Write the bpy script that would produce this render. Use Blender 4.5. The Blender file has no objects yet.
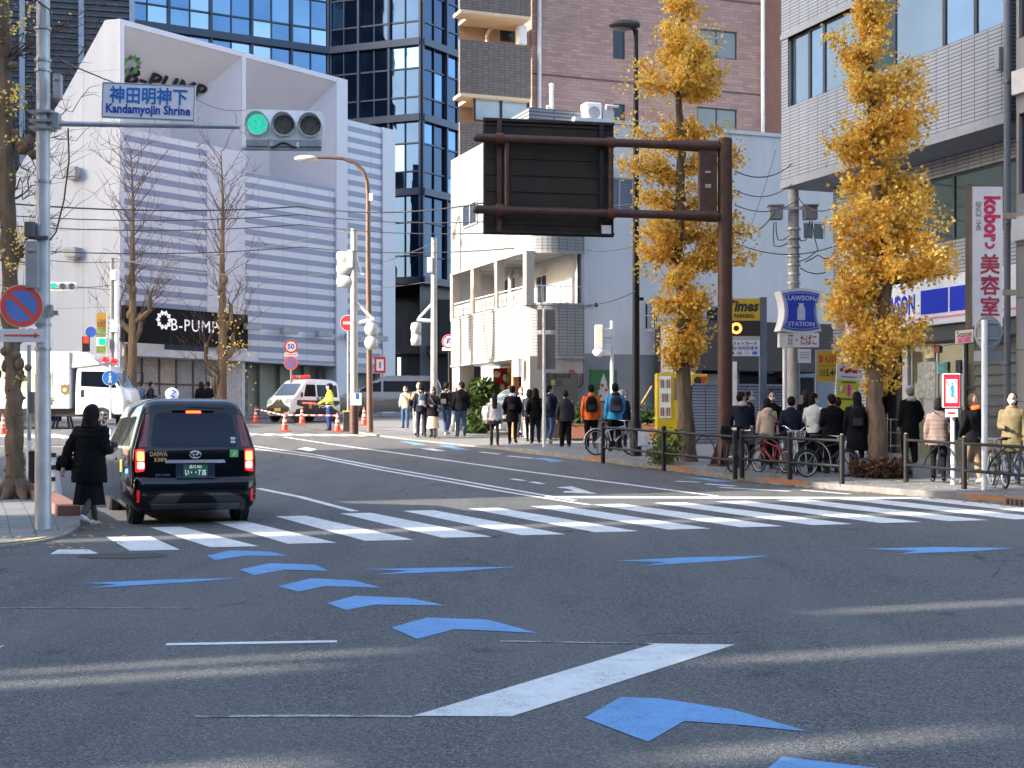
import bpy, bmesh, math, random
from mathutils import Vector, Matrix, noise
from mathutils.bvhtree import BVHTree
R = math.radians
random.seed(11)
SC = bpy.context.scene
COL = SC.collection
# camera model: level camera at the origin of the plan, 1.6 m above the road, looking along +Y with a little lens rise
FPX, CX, VH, HC = 1450.0, 512.0, 430.0, 1.6
V = Vector
# ---------------------------------------------------------------- terrain: the street climbs gently away from the camera
GT = [(-80,-.7),(-40,-.35),(0,0),(8,.08),(16.5,.2),(20,.27),(27.4,.45),(36,.78),(46,1.2),(55,1.6),(68,2.05),(90,2.7),(130,3.6),(300,6.0),(900,11.0)]
def gz(y):
    if y <= GT[0][0]: return GT[0][1]
    for i in range(len(GT)-1):
        (x0,a),(x1,b) = GT[i],GT[i+1]
        if y <= x1:
            t = (y-x0)/(x1-x0)
            m0 = (b-GT[max(i-1,0)][1])/(x1-GT[max(i-1,0)][0]) if i else (b-a)/(x1-x0)
            j = min(i+2,len(GT)-1)
            m1 = (GT[j][1]-a)/(GT[j][0]-x0)
            h = x1-x0
            return (2*t**3-3*t*t+1)*a+(t**3-2*t*t+t)*h*m0+(-2*t**3+3*t*t)*b+(t**3-t*t)*h*m1
    return GT[-1][1]
def gp(u, v, lift=0.0):                      # the point of the ground seen in direction (u, v)
    lo, hi = 2.0, 160.0
    for _ in range(60):
        m = (lo+hi)/2
        if VH+FPX*(HC-lift-gz(m))/m > v: lo = m
        else: hi = m
    y = (lo+hi)/2
    return V(((u-CX)/FPX*y, y, gz(y)+lift))
def at(u, v, y): return V(((u-CX)/FPX*y, y, HC-(v-VH)/FPX*y))
def ground(x, y, lift=0.0): return V((x, y, gz(y)+lift))
AX = V((-.38,1,0)).normalized()               # the street's own direction
PX = V((1,.38,0)).normalized()                # across it, to the right
WM = {}
class F:                                      # a vertical plane: s along it, n out of it, z up
    def __init__(s, o, d, n=None):
        s.o = V((o[0],o[1],0)); s.d = V((d[0],d[1],0)).normalized()
        nn = V((s.d.y,-s.d.x,0))
        if n is not None and nn.dot(V((n[0],n[1],0))) < 0: nn = -nn
        s.n = nn
    def p(s, a, n, z): return s.o+s.d*a+s.n*n+V((0,0,z))
    def hit(s, u, v, n=0.0):
        r = V(((u-CX)/FPX,1,(VH-v)/FPX)); o = s.o+s.n*n
        t = s.n.dot(o)/s.n.dot(r); P = r*t
        return (P-V((o.x,o.y,0))).dot(s.d), HC+P.z
    def off(s, a=0, n=0): 
        q = F((0,0), s.d); q.n = s.n.copy(); q.o = s.o+s.d*a+s.n*n; return q
    def mat(s, a, n, z): return Matrix.Translation(s.p(a,n,z)) @ basis(s.d if s.d.cross(V((0,0,1))).dot(s.n)>0 else -s.d, V((0,0,1)))
def basis(r, up):
    r = V(r).normalized(); up = V(up); k = r.cross(up).normalized(); up = k.cross(r)
    return Matrix((r,up,k)).transposed().to_4x4()
class MB:                                     # collects shapes, links them as one mesh object
    def __init__(s): s.v=[]; s.f=[]; s.m=[]; s.s=[]; s.u=[]
    def add(s, vs, fs, m=0, sm=False, uv=None):
        b=len(s.v); s.v += [V(p) for p in vs]
        for i,f in enumerate(fs):
            s.f.append([k+b for k in f]); s.m.append(m); s.s.append(sm); s.u.append(uv[i] if uv else None)
        return s
    def quad(s, a,b,c,d, m=0, uv=None): return s.add([a,b,c,d],[(0,1,2,3)],m,False,[uv] if uv else None)
    def pbox(s, P, m=0, uv=None):             # eight points: bottom four, top four
        return s.add(P,[(3,2,1,0),(4,5,6,7),(0,1,5,4),(1,2,6,5),(2,3,7,6),(3,0,4,7)],m,False,uv)
    def obox(s, f, s0,s1,n0,n1,z0,z1, m=0):   # a box in a wall frame, uv in metres
        P=[f.p(s0,n0,z0),f.p(s1,n0,z0),f.p(s1,n1,z0),f.p(s0,n1,z0),f.p(s0,n0,z1),f.p(s1,n0,z1),f.p(s1,n1,z1),f.p(s0,n1,z1)]
        a=[(s0,z0),(s1,z0),(s1,z1),(s0,z1)]; b=[(n0,z0),(n1,z0),(n1,z1),(n0,z1)]; h=[(s0,n0),(s1,n0),(s1,n1),(s0,n1)]
        return s.pbox(P,m,[h,h,a,b,a,b])
    def box(s, c, sz, rz=0.0, m=0, M=None):
        x,y,z=sz[0]/2,sz[1]/2,sz[2]/2
        T=Matrix.Translation(V(c))@Matrix.Rotation(rz,4,'Z') if M is None else M@Matrix.Translation(V(c))@Matrix.Rotation(rz,4,'Z')
        P=[T@V(p) for p in ((-x,-y,-z),(x,-y,-z),(x,y,-z),(-x,y,-z),(-x,-y,z),(x,-y,z),(x,y,z),(-x,y,z))]
        X,Y,Z=sz; a=[(0,0),(X,0),(X,Z),(0,Z)]; b=[(0,0),(Y,0),(Y,Z),(0,Z)]; h=[(0,0),(X,0),(X,Y),(0,Y)]
        return s.pbox(P,m,[h,h,a,b,a,b])
    def tube(s, path, r, n=8, m=0, cap=True, closed=False, ry=None):
        P=[V(p) for p in path]; k=len(P); rr=r if isinstance(r,(list,tuple)) else [r]*k
        vs=[]; up=None
        for i in range(k):
            if closed: t=P[(i+1)%k]-P[i-1]
            else: t=P[min(i+1,k-1)]-P[max(i-1,0)]
            if t.length<1e-9: t=V((0,0,1))
            t.normalize()
            if up is None: up = V((0,0,1)) if abs(t.z)<.9 else V((0,1,0))
            a=t.cross(up)
            if a.length<1e-4: a=t.cross(V((1,0,0)))
            a.normalize(); b=a.cross(t); up=b if abs(t.dot(b))<.9 else up
            for j in range(n):
                q=2*math.pi*j/n; vs.append(P[i]+a*math.cos(q)*rr[i]+b*math.sin(q)*rr[i])
        fs=[]
        for i in range(k if closed else k-1):
            i2=(i+1)%k
            for j in range(n): fs.append((i*n+j,i*n+(j+1)%n,i2*n+(j+1)%n,i2*n+j))
        s.add(vs,fs,m,True)
        if cap and not closed: s.add(vs[:n],[tuple(range(n))[::-1]],m); s.add(vs[-n:],[tuple(range(n))],m)
        return s
    def cyl(s, a, b, r, n=16, m=0): return s.tube([a,b],r,n,m)
    def loft(s, rings, m=0, sm=True, cap=True):
        n=len(rings[0]); vs=[p for r in rings for p in r]; fs=[]
        for i in range(len(rings)-1):
            for j in range(n): fs.append((i*n+j,i*n+(j+1)%n,(i+1)*n+(j+1)%n,(i+1)*n+j))
        if cap: fs += [tuple(range(n))[::-1], tuple(range((len(rings)-1)*n,len(rings)*n))]
        return s.add(vs,fs,m,sm)
    def ell(s, c, r, m=0, n=12, k=8, M=None):
        M=M or Matrix.Identity(4); vs=[]; c=V(c); r=(r,r,r) if not hasattr(r,'__len__') else r
        fs=[]
        for i in range(k+1):
            t=math.pi*i/k
            for j in range(n):
                q=2*math.pi*j/n; vs.append(M@(c+V((r[0]*math.sin(t)*math.cos(q),r[1]*math.sin(t)*math.sin(q),-r[2]*math.cos(t)))))
        for i in range(k):
            for j in range(n): fs.append((i*n+j,i*n+(j+1)%n,(i+1)*n+(j+1)%n,(i+1)*n+j))
        return s.add(vs,fs,m,True)
    def prism(s, poly, M, t, m=0, sm=False):  # polygon (x,y) in M's plane, from z=0 to z=t
        n=len(poly); a=[M@V((x,y,0)) for x,y in poly]; b=[M@V((x,y,t)) for x,y in poly]
        s.add(a+b,[tuple(range(n))[::-1],tuple(range(n,2*n))],m,False,[[tuple(p) for p in poly][::-1],[tuple(p) for p in poly]])
        return s.add(a+b,[(i,(i+1)%n,n+(i+1)%n,n+i) for i in range(n)],m,sm)
    def disc(s, M, r, t=.01, n=32, m=0, r2=None):
        P=[(r*math.cos(2*math.pi*i/n),(r2 or r)*math.sin(2*math.pi*i/n)) for i in range(n)]
        return s.prism(P,M,t,m)
    def ring(s, M, r0, r1, t=.01, n=32, m=0):
        vs=[]
        for r,z in ((r0,0),(r1,0),(r1,t),(r0,t)): vs+=[M@V((r*math.cos(2*math.pi*i/n),r*math.sin(2*math.pi*i/n),z)) for i in range(n)]
        fs=[]
        for k in range(4):
            for i in range(n): fs.append((k*n+i,k*n+(i+1)%n,((k+1)%4)*n+(i+1)%n,((k+1)%4)*n+i))
        return s.add(vs,fs,m)
    def mesh(s, name, mats, recalc=True):
        me=bpy.data.meshes.new(name); me.from_pydata(s.v,[],s.f)
        for x in (mats if isinstance(mats,(list,tuple)) else [mats]): me.materials.append(x)
        me.polygons.foreach_set('material_index',s.m); me.polygons.foreach_set('use_smooth',s.s)
        if any(u is not None for u in s.u):
            uv=me.uv_layers.new(name='UVMap').data
            for p,u in zip(me.polygons,s.u):
                if u:
                    for li,c in zip(p.loop_indices,u): uv[li].uv=c
        if recalc:
            bm=bmesh.new(); bm.from_mesh(me); bmesh.ops.recalc_face_normals(bm,faces=bm.faces); bm.to_mesh(me); bm.free()
        me.update(); return me
    def build(s, name, mats, parent=None, local=False, bevel=0, loc=None, recalc=True):
        me=s.mesh(name,mats,recalc); return link(name,me,parent,local,bevel,loc)
def link(name, me, parent=None, local=False, bevel=0, loc=None):
    o=bpy.data.objects.new(name,me); COL.objects.link(o)
    if parent is not None:
        if not local: me.transform(WM[parent].inverted())
        o.parent=parent; WM[o]=WM[parent]
    else:
        if loc is None and not local:
            vs=me.vertices
            if len(vs):
                xs=[v.co.x for v in vs]; ys=[v.co.y for v in vs]; zs=[v.co.z for v in vs]
                loc=V(((min(xs)+max(xs))/2,(min(ys)+max(ys))/2,min(zs)))
        if loc is not None and not local: me.transform(Matrix.Translation(-V(loc)))
        if loc is not None: o.location=loc
        WM[o]=Matrix.Translation(o.location)
    if bevel:
        b=o.modifiers.new('bevel','BEVEL'); b.width=bevel; b.segments=2; b.limit_method='ANGLE'; b.angle_limit=R(40)
    return o
def tag(o, label=None, cat=None, group=None, kind=None):
    if label: o['label']=label
    if cat: o['category']=cat
    if group: o['group']=group
    if kind: o['kind']=kind
    return o
def thing(name, label, cat, loc, rz=0.0, group=None, M=None):
    o=bpy.data.objects.new(name,None); COL.objects.link(o); o.empty_display_size=.2
    m=M if M is not None else Matrix.Translation(V(loc))@Matrix.Rotation(rz,4,'Z')
    o.matrix_world=m; WM[o]=m.copy()
    return tag(o,label,cat,group)
def kids(o): return [c for c in list(COL.objects) if c.parent is o]
def copy_tree(o, parent=None):
    c=o.copy(); COL.objects.link(c)
    if parent is not None: c.parent=parent
    for ch in [x for x in KIDS.get(o.name,[])] if o.name in KIDS else kids(o): copy_tree(ch,c)
    return c
KIDS={}
def struct(name, mb, mats, label, **k): return tag(mb.build(name,mats,loc=V((0,0,0)),**k),label,None,None,'structure')
def text(body, h, M, mat, name='lettering', parent=None, bold=0.0, sx=1.0, ext=.003, shear=0.0, width=None, space=1.0):
    c=bpy.data.curves.new('t','FONT'); c.body=body; c.size=h; c.align_x='CENTER'; c.align_y='CENTER'; c.offset=bold*h; c.extrude=ext; c.resolution_u=2; c.shear=shear; c.space_character=space
    o=bpy.data.objects.new('t',c); COL.objects.link(o); bpy.context.view_layer.update()
    me=bpy.data.meshes.new_from_object(o.evaluated_get(bpy.context.evaluated_depsgraph_get()))
    bpy.data.objects.remove(o); bpy.data.curves.remove(c)
    if len(me.vertices):
        xs=[v.co.x for v in me.vertices]; ys=[v.co.y for v in me.vertices]
        if width: sx=width/max(1e-6,max(xs)-min(xs))
        me.transform(Matrix.Translation(V((-(min(xs)+max(xs))/2,-(min(ys)+max(ys))/2,0))))
    me.transform(M@Matrix.Diagonal((sx,1,1,1))); me.materials.clear(); me.materials.append(mat); me.name=name
    return link(name,me,parent)
def remesh(mb, voxel, smooth=4, mats=None, name='m', wob=0.0, seed=0.0, dec=0):
    me=mb.mesh(name,mats or [],True); o=bpy.data.objects.new('tmp',me); COL.objects.link(o)
    r=o.modifiers.new('r','REMESH'); r.mode='VOXEL'; r.voxel_size=voxel; r.use_smooth_shade=True
    if smooth:
        q=o.modifiers.new('s','SMOOTH'); q.iterations=smooth; q.factor=.5
    bpy.context.view_layer.update()
    n=bpy.data.meshes.new_from_object(o.evaluated_get(bpy.context.evaluated_depsgraph_get()))
    bpy.data.objects.remove(o); bpy.data.meshes.remove(me)
    n.name=name
    n.polygons.foreach_set('use_smooth',[True]*len(n.polygons))
    if wob:
        nn=[v.normal.copy() for v in n.vertices]
        for v,k in zip(n.vertices,nn):
            q=v.co*V((9,9,5)) if False else V((v.co.x*9,v.co.y*9,v.co.z*6)); v.co+=k*noise.noise(q+V((seed,seed*.7,0)))*wob
    return n
# ---------------------------------------------------------------- materials
MATS={}
def nt(name):
    m=bpy.data.materials.new(name); m.use_nodes=True; t=m.node_tree; return m,t,t.nodes['Principled BSDF']
def nd(t, typ, **k):
    n=t.nodes.new(typ)
    for a,b in k.items():
        if a in n.inputs.keys(): n.inputs[a].default_value=b
        else: setattr(n,a,b)
    return n
def mixc(t, fac, a, b, typ='MIX'):
    n=t.nodes.new('ShaderNodeMix'); n.data_type='RGBA'; n.blend_type=typ
    for sock,val in ((0,fac),(6,a),(7,b)):
        if isinstance(val,(int,float)): n.inputs[sock].default_value=val
        elif isinstance(val,(tuple,list)): n.inputs[sock].default_value=(*val[:3],1)
        else: t.links.new(val,n.inputs[sock])
    return n.outputs[2]
def ramp(t, src, a, b):
    n=t.nodes.new('ShaderNodeMapRange'); n.inputs[1].default_value=a; n.inputs[2].default_value=b; t.links.new(src,n.inputs[0]); return n.outputs[0]
def coords(t, kind='Object', scale=(1,1,1)):
    c=t.nodes.new('ShaderNodeTexCoord'); m=t.nodes.new('ShaderNodeMapping'); m.inputs['Scale'].default_value=scale
    t.links.new(c.outputs[kind],m.inputs[0]); return m.outputs[0]
def noi(t, co, scale, detail=4, rough=.6):
    n=nd(t,'ShaderNodeTexNoise'); n.inputs['Scale'].default_value=scale; n.inputs['Detail'].default_value=detail; n.inputs['Roughness'].default_value=rough
    t.links.new(co,n.inputs['Vector']); return n.outputs[0]
def bump(t, bs, h, st=.2, dist=.01):
    b=nd(t,'ShaderNodeBump'); b.inputs['Strength'].default_value=st; b.inputs['Distance'].default_value=dist
    t.links.new(h,b.inputs['Height']); t.links.new(b.outputs[0],bs.inputs['Normal'])
def M(name, col, rough=.5, metal=0.0, var=.12, sc=3.0, spec=.5, bmp=0.0, bsc=60.0, coat=0.0, stretch=(1,1,1), emit=0.0, dirt=0.0):
    if name in MATS: return MATS[name]
    m,t,b=nt(name); b.inputs['Roughness'].default_value=rough; b.inputs['Metallic'].default_value=metal
    b.inputs['Specular IOR Level'].default_value=spec; b.inputs['Coat Weight'].default_value=coat; b.inputs['Coat Roughness'].default_value=.03
    co=coords(t,'Object',stretch); n=noi(t,co,sc,5)
    lo=[max(0,c*(1-var)) for c in col]; hi=[min(1,c*(1+var)) for c in col]
    c=mixc(t,ramp(t,n,.3,.7),lo,hi)
    if dirt:
        d=noi(t,co,sc*.35,6,.7); c=mixc(t,ramp(t,d,.5,.75),c,[x*(1-dirt) for x in col])
    t.links.new(c,b.inputs['Base Color'])
    if emit:
        b.inputs['Emission Strength'].default_value=emit; t.links.new(c,b.inputs['Emission Color'])
    if bmp: bump(t,b,noi(t,co,bsc,3),bmp)
    r=nd(t,'ShaderNodeMath',operation='MULTIPLY_ADD'); t.links.new(n,r.inputs[0]); r.inputs[1].default_value=.15; r.inputs[2].default_value=max(0,rough-.075)
    if not rough<.12: t.links.new(r.outputs[0],b.inputs['Roughness'])
    MATS[name]=m; return m
def brickM(name, a, b2, mortar, w, h, gap=.01, rough=.6, off=.5, var=.5, bmp=.3, spec=.4, rot=False):
    if name in MATS: return MATS[name]
    m,t,b=nt(name); co=coords(t,'UV')
    br=nd(t,'ShaderNodeTexBrick'); br.offset=off; br.inputs['Scale'].default_value=1.0; br.inputs['Brick Width'].default_value=w; br.inputs['Row Height'].default_value=h
    br.inputs['Mortar Size'].default_value=gap; br.inputs['Mortar Smooth'].default_value=.1; br.inputs['Bias'].default_value=0
    br.inputs['Color1'].default_value=(*a,1); br.inputs['Color2'].default_value=(*b2,1); br.inputs['Mortar'].default_value=(*mortar,1)
    t.links.new(co,br.inputs['Vector'])
    st_=coords(t,'UV',(1,.14,1)); n=noi(t,st_,1.1,6,.7); c=mixc(t,ramp(t,n,.25,.75),br.outputs[0],[.72]*3 ,'MULTIPLY') if False else mixc(t,ramp(t,n,.35,.8),br.outputs[0],mixc(t,.22,br.outputs[0],(.03,.03,.035)))
    t.links.new(c,b.inputs['Base Color']); b.inputs['Roughness'].default_value=rough; b.inputs['Specular IOR Level'].default_value=spec
    iv=nd(t,'ShaderNodeMath',operation='SUBTRACT'); iv.inputs[0].default_value=1; t.links.new(br.outputs[1],iv.inputs[1]); bump(t,b,iv.outputs[0],bmp,.01)
    MATS[name]=m; return m
def glassM(name, col, rough=.04, metal=.0, var=.3, sc=.6, wav=.05, spec=.8):
    if name in MATS: return MATS[name]
    m,t,b=nt(name); co=coords(t,'Object'); n=noi(t,co,sc,2)
    t.links.new(mixc(t,n,[c*(1-var) for c in col],[min(1,c*(1+var)) for c in col]),b.inputs['Base Color'])
    b.inputs['Roughness'].default_value=rough; b.inputs['Metallic'].default_value=metal; b.inputs['Specular IOR Level'].default_value=spec; b.inputs['IOR'].default_value=1.5
    if wav: bump(t,b,noi(t,co,1.1,1),wav,.05)
    MATS[name]=m; return m
def asphaltM(name='asphalt', base=.055):
    m,t,b=nt(name); co=coords(t,'Object')
    vor=nd(t,'ShaderNodeTexVoronoi'); vor.inputs['Scale'].default_value=88; t.links.new(co,vor.inputs['Vector'])
    sepn=noi(t,co,160,2); big=noi(t,co,.35,6,.65); mid=noi(t,coords(t,'Object',(2.2,.5,1)),.9,5,.6)
    hs=nd(t,'ShaderNodeSeparateColor'); t.links.new(vor.outputs['Color'],hs.inputs[0])
    c=mixc(t,hs.outputs[0],(base*.28,base*.285,base*.31),(base*1.75,base*1.73,base*1.7))
    c=mixc(t,ramp(t,hs.outputs[1],.92,.95),c,(base*2.7,base*2.65,base*2.6))
    c=mixc(t,ramp(t,big,.3,.75),c,mixc(t,.35,c,(base*1.7,base*1.65,base*1.55)))
    c=mixc(t,ramp(t,mid,.52,.75),c,mixc(t,.4,c,(base*.5,base*.5,base*.5)))
    # sealed cracks
    v2=nd(t,'ShaderNodeTexVoronoi',feature='DISTANCE_TO_EDGE'); v2.inputs['Scale'].default_value=.16
    wob=nd(t,'ShaderNodeVectorMath',operation='MULTIPLY_ADD'); nz=nd(t,'ShaderNodeTexNoise'); nz.inputs['Scale'].default_value=1.3; t.links.new(co,nz.inputs['Vector'])
    t.links.new(nz.outputs['Color'],wob.inputs[0]); wob.inputs[1].default_value=(.9,.9,.9); t.links.new(co,wob.inputs[2]); t.links.new(wob.outputs[0],v2.inputs['Vector'])
    cr=ramp(t,v2.outputs[0],.0035,.0015); msk=nd(t,'ShaderNodeMath',operation='MULTIPLY'); t.links.new(cr,msk.inputs[0]); t.links.new(ramp(t,noi(t,co,.25,2),.5,.56),msk.inputs[1])
    c=mixc(t,msk.outputs[0],c,(base*.35,base*.35,base*.35))
    trk=noi(t,coords(t,'Object',(1.1,.16,1)),.8,3,.5); c=mixc(t,ramp(t,trk,.42,.62),c,mixc(t,.3,c,(base*1.9,base*1.85,base*1.75)))
    oil=noi(t,co,1.6,3,.5); c=mixc(t,ramp(t,oil,.66,.74),c,mixc(t,.45,c,(base*.3,base*.3,base*.3)))
    t.links.new(c,b.inputs['Base Color']); b.inputs['Roughness'].default_value=.85; b.inputs['Specular IOR Level'].default_value=.3
    bump(t,b,vor.outputs['Distance'],.9,.012)
    MATS[name]=m; return m
def paintM(name, col, wear=.5, rough=.7, worn=False):
    m,t,b=nt(name); co=coords(t,'Object'); n=noi(t,co,5,8,.75); g=noi(t,co,80,3,.7)
    s=nd(t,'ShaderNodeMath',operation='MULTIPLY'); t.links.new(ramp(t,n,.56-.1*wear,.74),s.inputs[0]); t.links.new(ramp(t,g,.46,.6),s.inputs[1])
    if worn: s=nd(t,'ShaderNodeMath',operation='ADD'); t.links.new(ramp(t,noi(t,co,38,4,.8),.47,.6),s.inputs[0]); t.links.new(ramp(t,n,.5,.6),s.inputs[1]); s.use_clamp=True
    big=noi(t,co,1.1,4); base=mixc(t,ramp(t,big,.3,.7),[c*.86 for c in col],col)
    c=mixc(t,s.outputs[0],base,(.1,.1,.103) if worn else (.075,.075,.08)); t.links.new(c,b.inputs['Base Color']); b.inputs['Roughness'].default_value=rough
    bump(t,b,g,.25,.004); MATS[name]=m; return m
def leafM(name, col, sub=.25, lo=.6, hi=1.35):
    m,t,b=nt(name); co=coords(t,'Object'); n=noi(t,co,1.2,3); g=nd(t,'ShaderNodeNewGeometry')
    c=mixc(t,ramp(t,n,.3,.7),[x*.75 for x in col],[min(1,x*1.2) for x in col])
    h=nd(t,'ShaderNodeHueSaturation'); t.links.new(c,h.inputs['Color']); r=nd(t,'ShaderNodeMapRange'); t.links.new(g.outputs['Random Per Island'],r.inputs[0]); r.inputs[3].default_value=lo; r.inputs[4].default_value=hi; t.links.new(r.outputs[0],h.inputs['Value'])
    r2=nd(t,'ShaderNodeMapRange'); t.links.new(g.outputs['Random Per Island'],r2.inputs[0]); r2.inputs[3].default_value=.488; r2.inputs[4].default_value=.508; t.links.new(r2.outputs[0],h.inputs['Hue'])
    t.links.new(h.outputs[0],b.inputs['Base Color']); b.inputs['Roughness'].default_value=.55
    tr=nd(t,'ShaderNodeBsdfTranslucent'); t.links.new(h.outputs[0],tr.inputs['Color']); mx=nd(t,'ShaderNodeMixShader'); mx.inputs[0].default_value=sub
    t.links.new(b.outputs[0],mx.inputs[1]); t.links.new(tr.outputs[0],mx.inputs[2]); t.links.new(mx.outputs[0],t.nodes['Material Output'].inputs['Surface'])
    MATS[name]=m; return m
WHITE=M('white_paint',(.78,.78,.77),.45); STEEL=M('galvanised_steel',(.42,.43,.45),.42,.55,.18,8,dirt=.25); BLACK=M('black_plastic',(.018,.018,.02),.45); DARK=M('dark_metal',(.012,.0115,.0125),.45,.2,.3,6)
BROWN=M('brown_painted_steel',(.08,.036,.025),.5,.1,.35,4,dirt=.3); GREYB=M('grey_plastic',(.33,.34,.35),.5); RUBBER=M('tyre_rubber',(.02,.02,.021),.8,bmp=.1)
CHROME=M('chrome',(.75,.76,.78),.15,1,.05); BARK=M('bark',(.155,.108,.07),.9,0,.45,9,bmp=.9,bsc=22,stretch=(1,1,.22),dirt=.4)
RED=M('sign_red',(.55,.03,.035),.5,var=.06); BLUE=M('sign_blue',(.02,.09,.42),.5,var=.08); SIGNW=M('sign_white',(.75,.75,.74),.5,var=.05,dirt=.08)
# ---------------------------------------------------------------- road, pavements, markings
ASPH=asphaltM(base=.112); WP=paintM('road_paint_white',(.8,.79,.76),1.1); BP=paintM('road_paint_blue',(.15,.36,.66),1.3); WPO=paintM('road_paint_worn',(.5,.5,.48),2.6,worn=True)
mb=MB(); xs=[-600,-150,-60,-40]+[x*2.0 for x in range(-16,17)]+[40,60,150,600]
ys=[-80,-40,-20,-10]+[x*1.0 for x in range(-6,100)]+[105,115,130,160,200,300,450,650,900]
vs=[V((x,y,gz(y))) for y in ys for x in xs]; n=len(xs)
mb.add(vs,[(j*n+i,j*n+i+1,(j+1)*n+i+1,(j+1)*n+i) for j in range(len(ys)-1) for i in range(n-1)],0,True)
struct('road',mb,ASPH,'grey asphalt road climbing gently between the buildings')
def sheet(mb, poly, lift=.004, m=0, step=.7):            # a ground polygon cut along y so that it follows the slope
    bm=bmesh.new(); f=bm.faces.new([bm.verts.new((p[0],p[1],0)) for p in poly])
    y0=min(p[1] for p in poly); y1=max(p[1] for p in poly); y=math.floor(y0)
    while y<y1:
        if y>y0: bmesh.ops.bisect_plane(bm,geom=bm.verts[:]+bm.edges[:]+bm.faces[:],plane_co=(0,y,0),plane_no=(0,1,0))
        y+=1.0
    bm.verts.index_update()
    mb.add([V((v.co.x,v.co.y,gz(v.co.y)+lift)) for v in bm.verts],[[v.index for v in f.verts] for f in bm.faces],m); bm.free()
def gpoly(pts): return [gp(u,v) for u,v in pts]
def gline(mb, pts, w, lift=.004, m=0):                   # a painted line of real width along ground points
    P=[gp(u,v) for u,v in pts]
    for i in range(len(P)-1):
        d=(P[i+1]-P[i]); d.z=0; d.normalize(); k=V((d.y,-d.x,0))*w/2
        sheet(mb,[P[i]-k,P[i]+k,P[i+1]+k,P[i+1]-k],lift,m)
# zebra crossing: 17 bars
mb=MB()
BR=[(99,554),(180,550),(259,546.5),(337,543),(414,540),(492,537),(565.5,534.5),(638.5,531.5),(711,528.8),(783,526.5),(853,524.3),(922,522.3),(989,520.4),(1054,518.6),(1118,517)]
TL=[(0,0),(90,534),(150,527.5),(212,521.5),(275,516.5),(340,513.6),(402.5,511),(467.5,508.6),(530,506.4),(592,504.6),(653,503),(715,501.6),(776,500.2),(838,499),(899,498)]
for i,(b,t) in enumerate(zip(BR,TL)):
    w0=49 if i<6 else 44-.6*(i-6); w1=31
    if i==0: sheet(mb,gpoly([(50,554.3),(99,554),(88,549.6),(58,549.9)])); continue
    if i==1: sheet(mb,gpoly([(130,551),(180,550),(150,536.5),(106,537)])); continue
    sheet(mb,gpoly([(b[0]-w0,b[1]+1),b,(t[0]+w1,t[1]-.6),t]))
struct('crosswalk',mb,WP,'white zebra crossing bars painted across the street')
mb=MB(); sheet(mb,gpoly([(413,716.5),(512,717),(735,645),(655,644)]))
struct('road_marking',mb,WP,'broad white slanting bar painted on the asphalt')
mb=MB()
gline(mb,[(250,448.2),(318,457.5),(382,470.2),(450,482),(519,494.2),(590,505)],.13); gline(mb,[(250,445.6),(318,455.3),(382,467.4),(450,478.9),(519,491),(575,500.6)],.13)
gline(mb,[(258,488.5),(300,497),(355,511.5)],.15)
gline(mb,[(284,437),(329,443.9),(398,453.3),(455,461.5),(519,470.6),(620,483.5),(718,496.3)],.14)
sheet(mb,gpoly([(545,496.4),(975,497.4),(975,499.4),(545,498.3)]))
for a,b in (((480,452),(500,454.2)),((508,456),(534,458.6)),((676,481.2),(700,482.5)),((706,484),(735,486.3)),((720,487.5),(790,491.5)),((802,490.2),(850,494.2)),((512,479),(524,480.8)),((531,482),(543,484))): gline(mb,[a,b],.15)
gline(mb,[(0,433),(58,437.5)],.4); gline(mb,[(0,446.5),(66,447)],.15)
struct('lane_lines',mb,WP,'white lane lines, double centre line and stop line')
mb=MB()
for k in range(7):
    u=228+k*19; gline(mb,[(u,433.4+.15*k),(u+24,435.4+.15*k)],.3)
for k in range(4):
    u=-30+k*26; gline(mb,[(u,434.2),(u+22,438.2)],.5)
struct('side_street_crosswalk',mb,WP,'faded white crossing bars at the mouth of the side street')
mb=MB(); gline(mb,[(166,644.8),(337,641.8)],.1); gline(mb,[(0,647),(2,647)],.1)
struct('guide_line',mb,WP,'thin white guide line in the middle of the junction')
mb=MB(); gline(mb,[(195,717),(300,716.2),(413,717)],.055); gline(mb,[(500,641.5),(655,644)],.05); gline(mb,[(0,608),(200,608.6)],.03)
struct('worn_line',mb,WPO,'old worn lines scarcely left on the asphalt')
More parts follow.
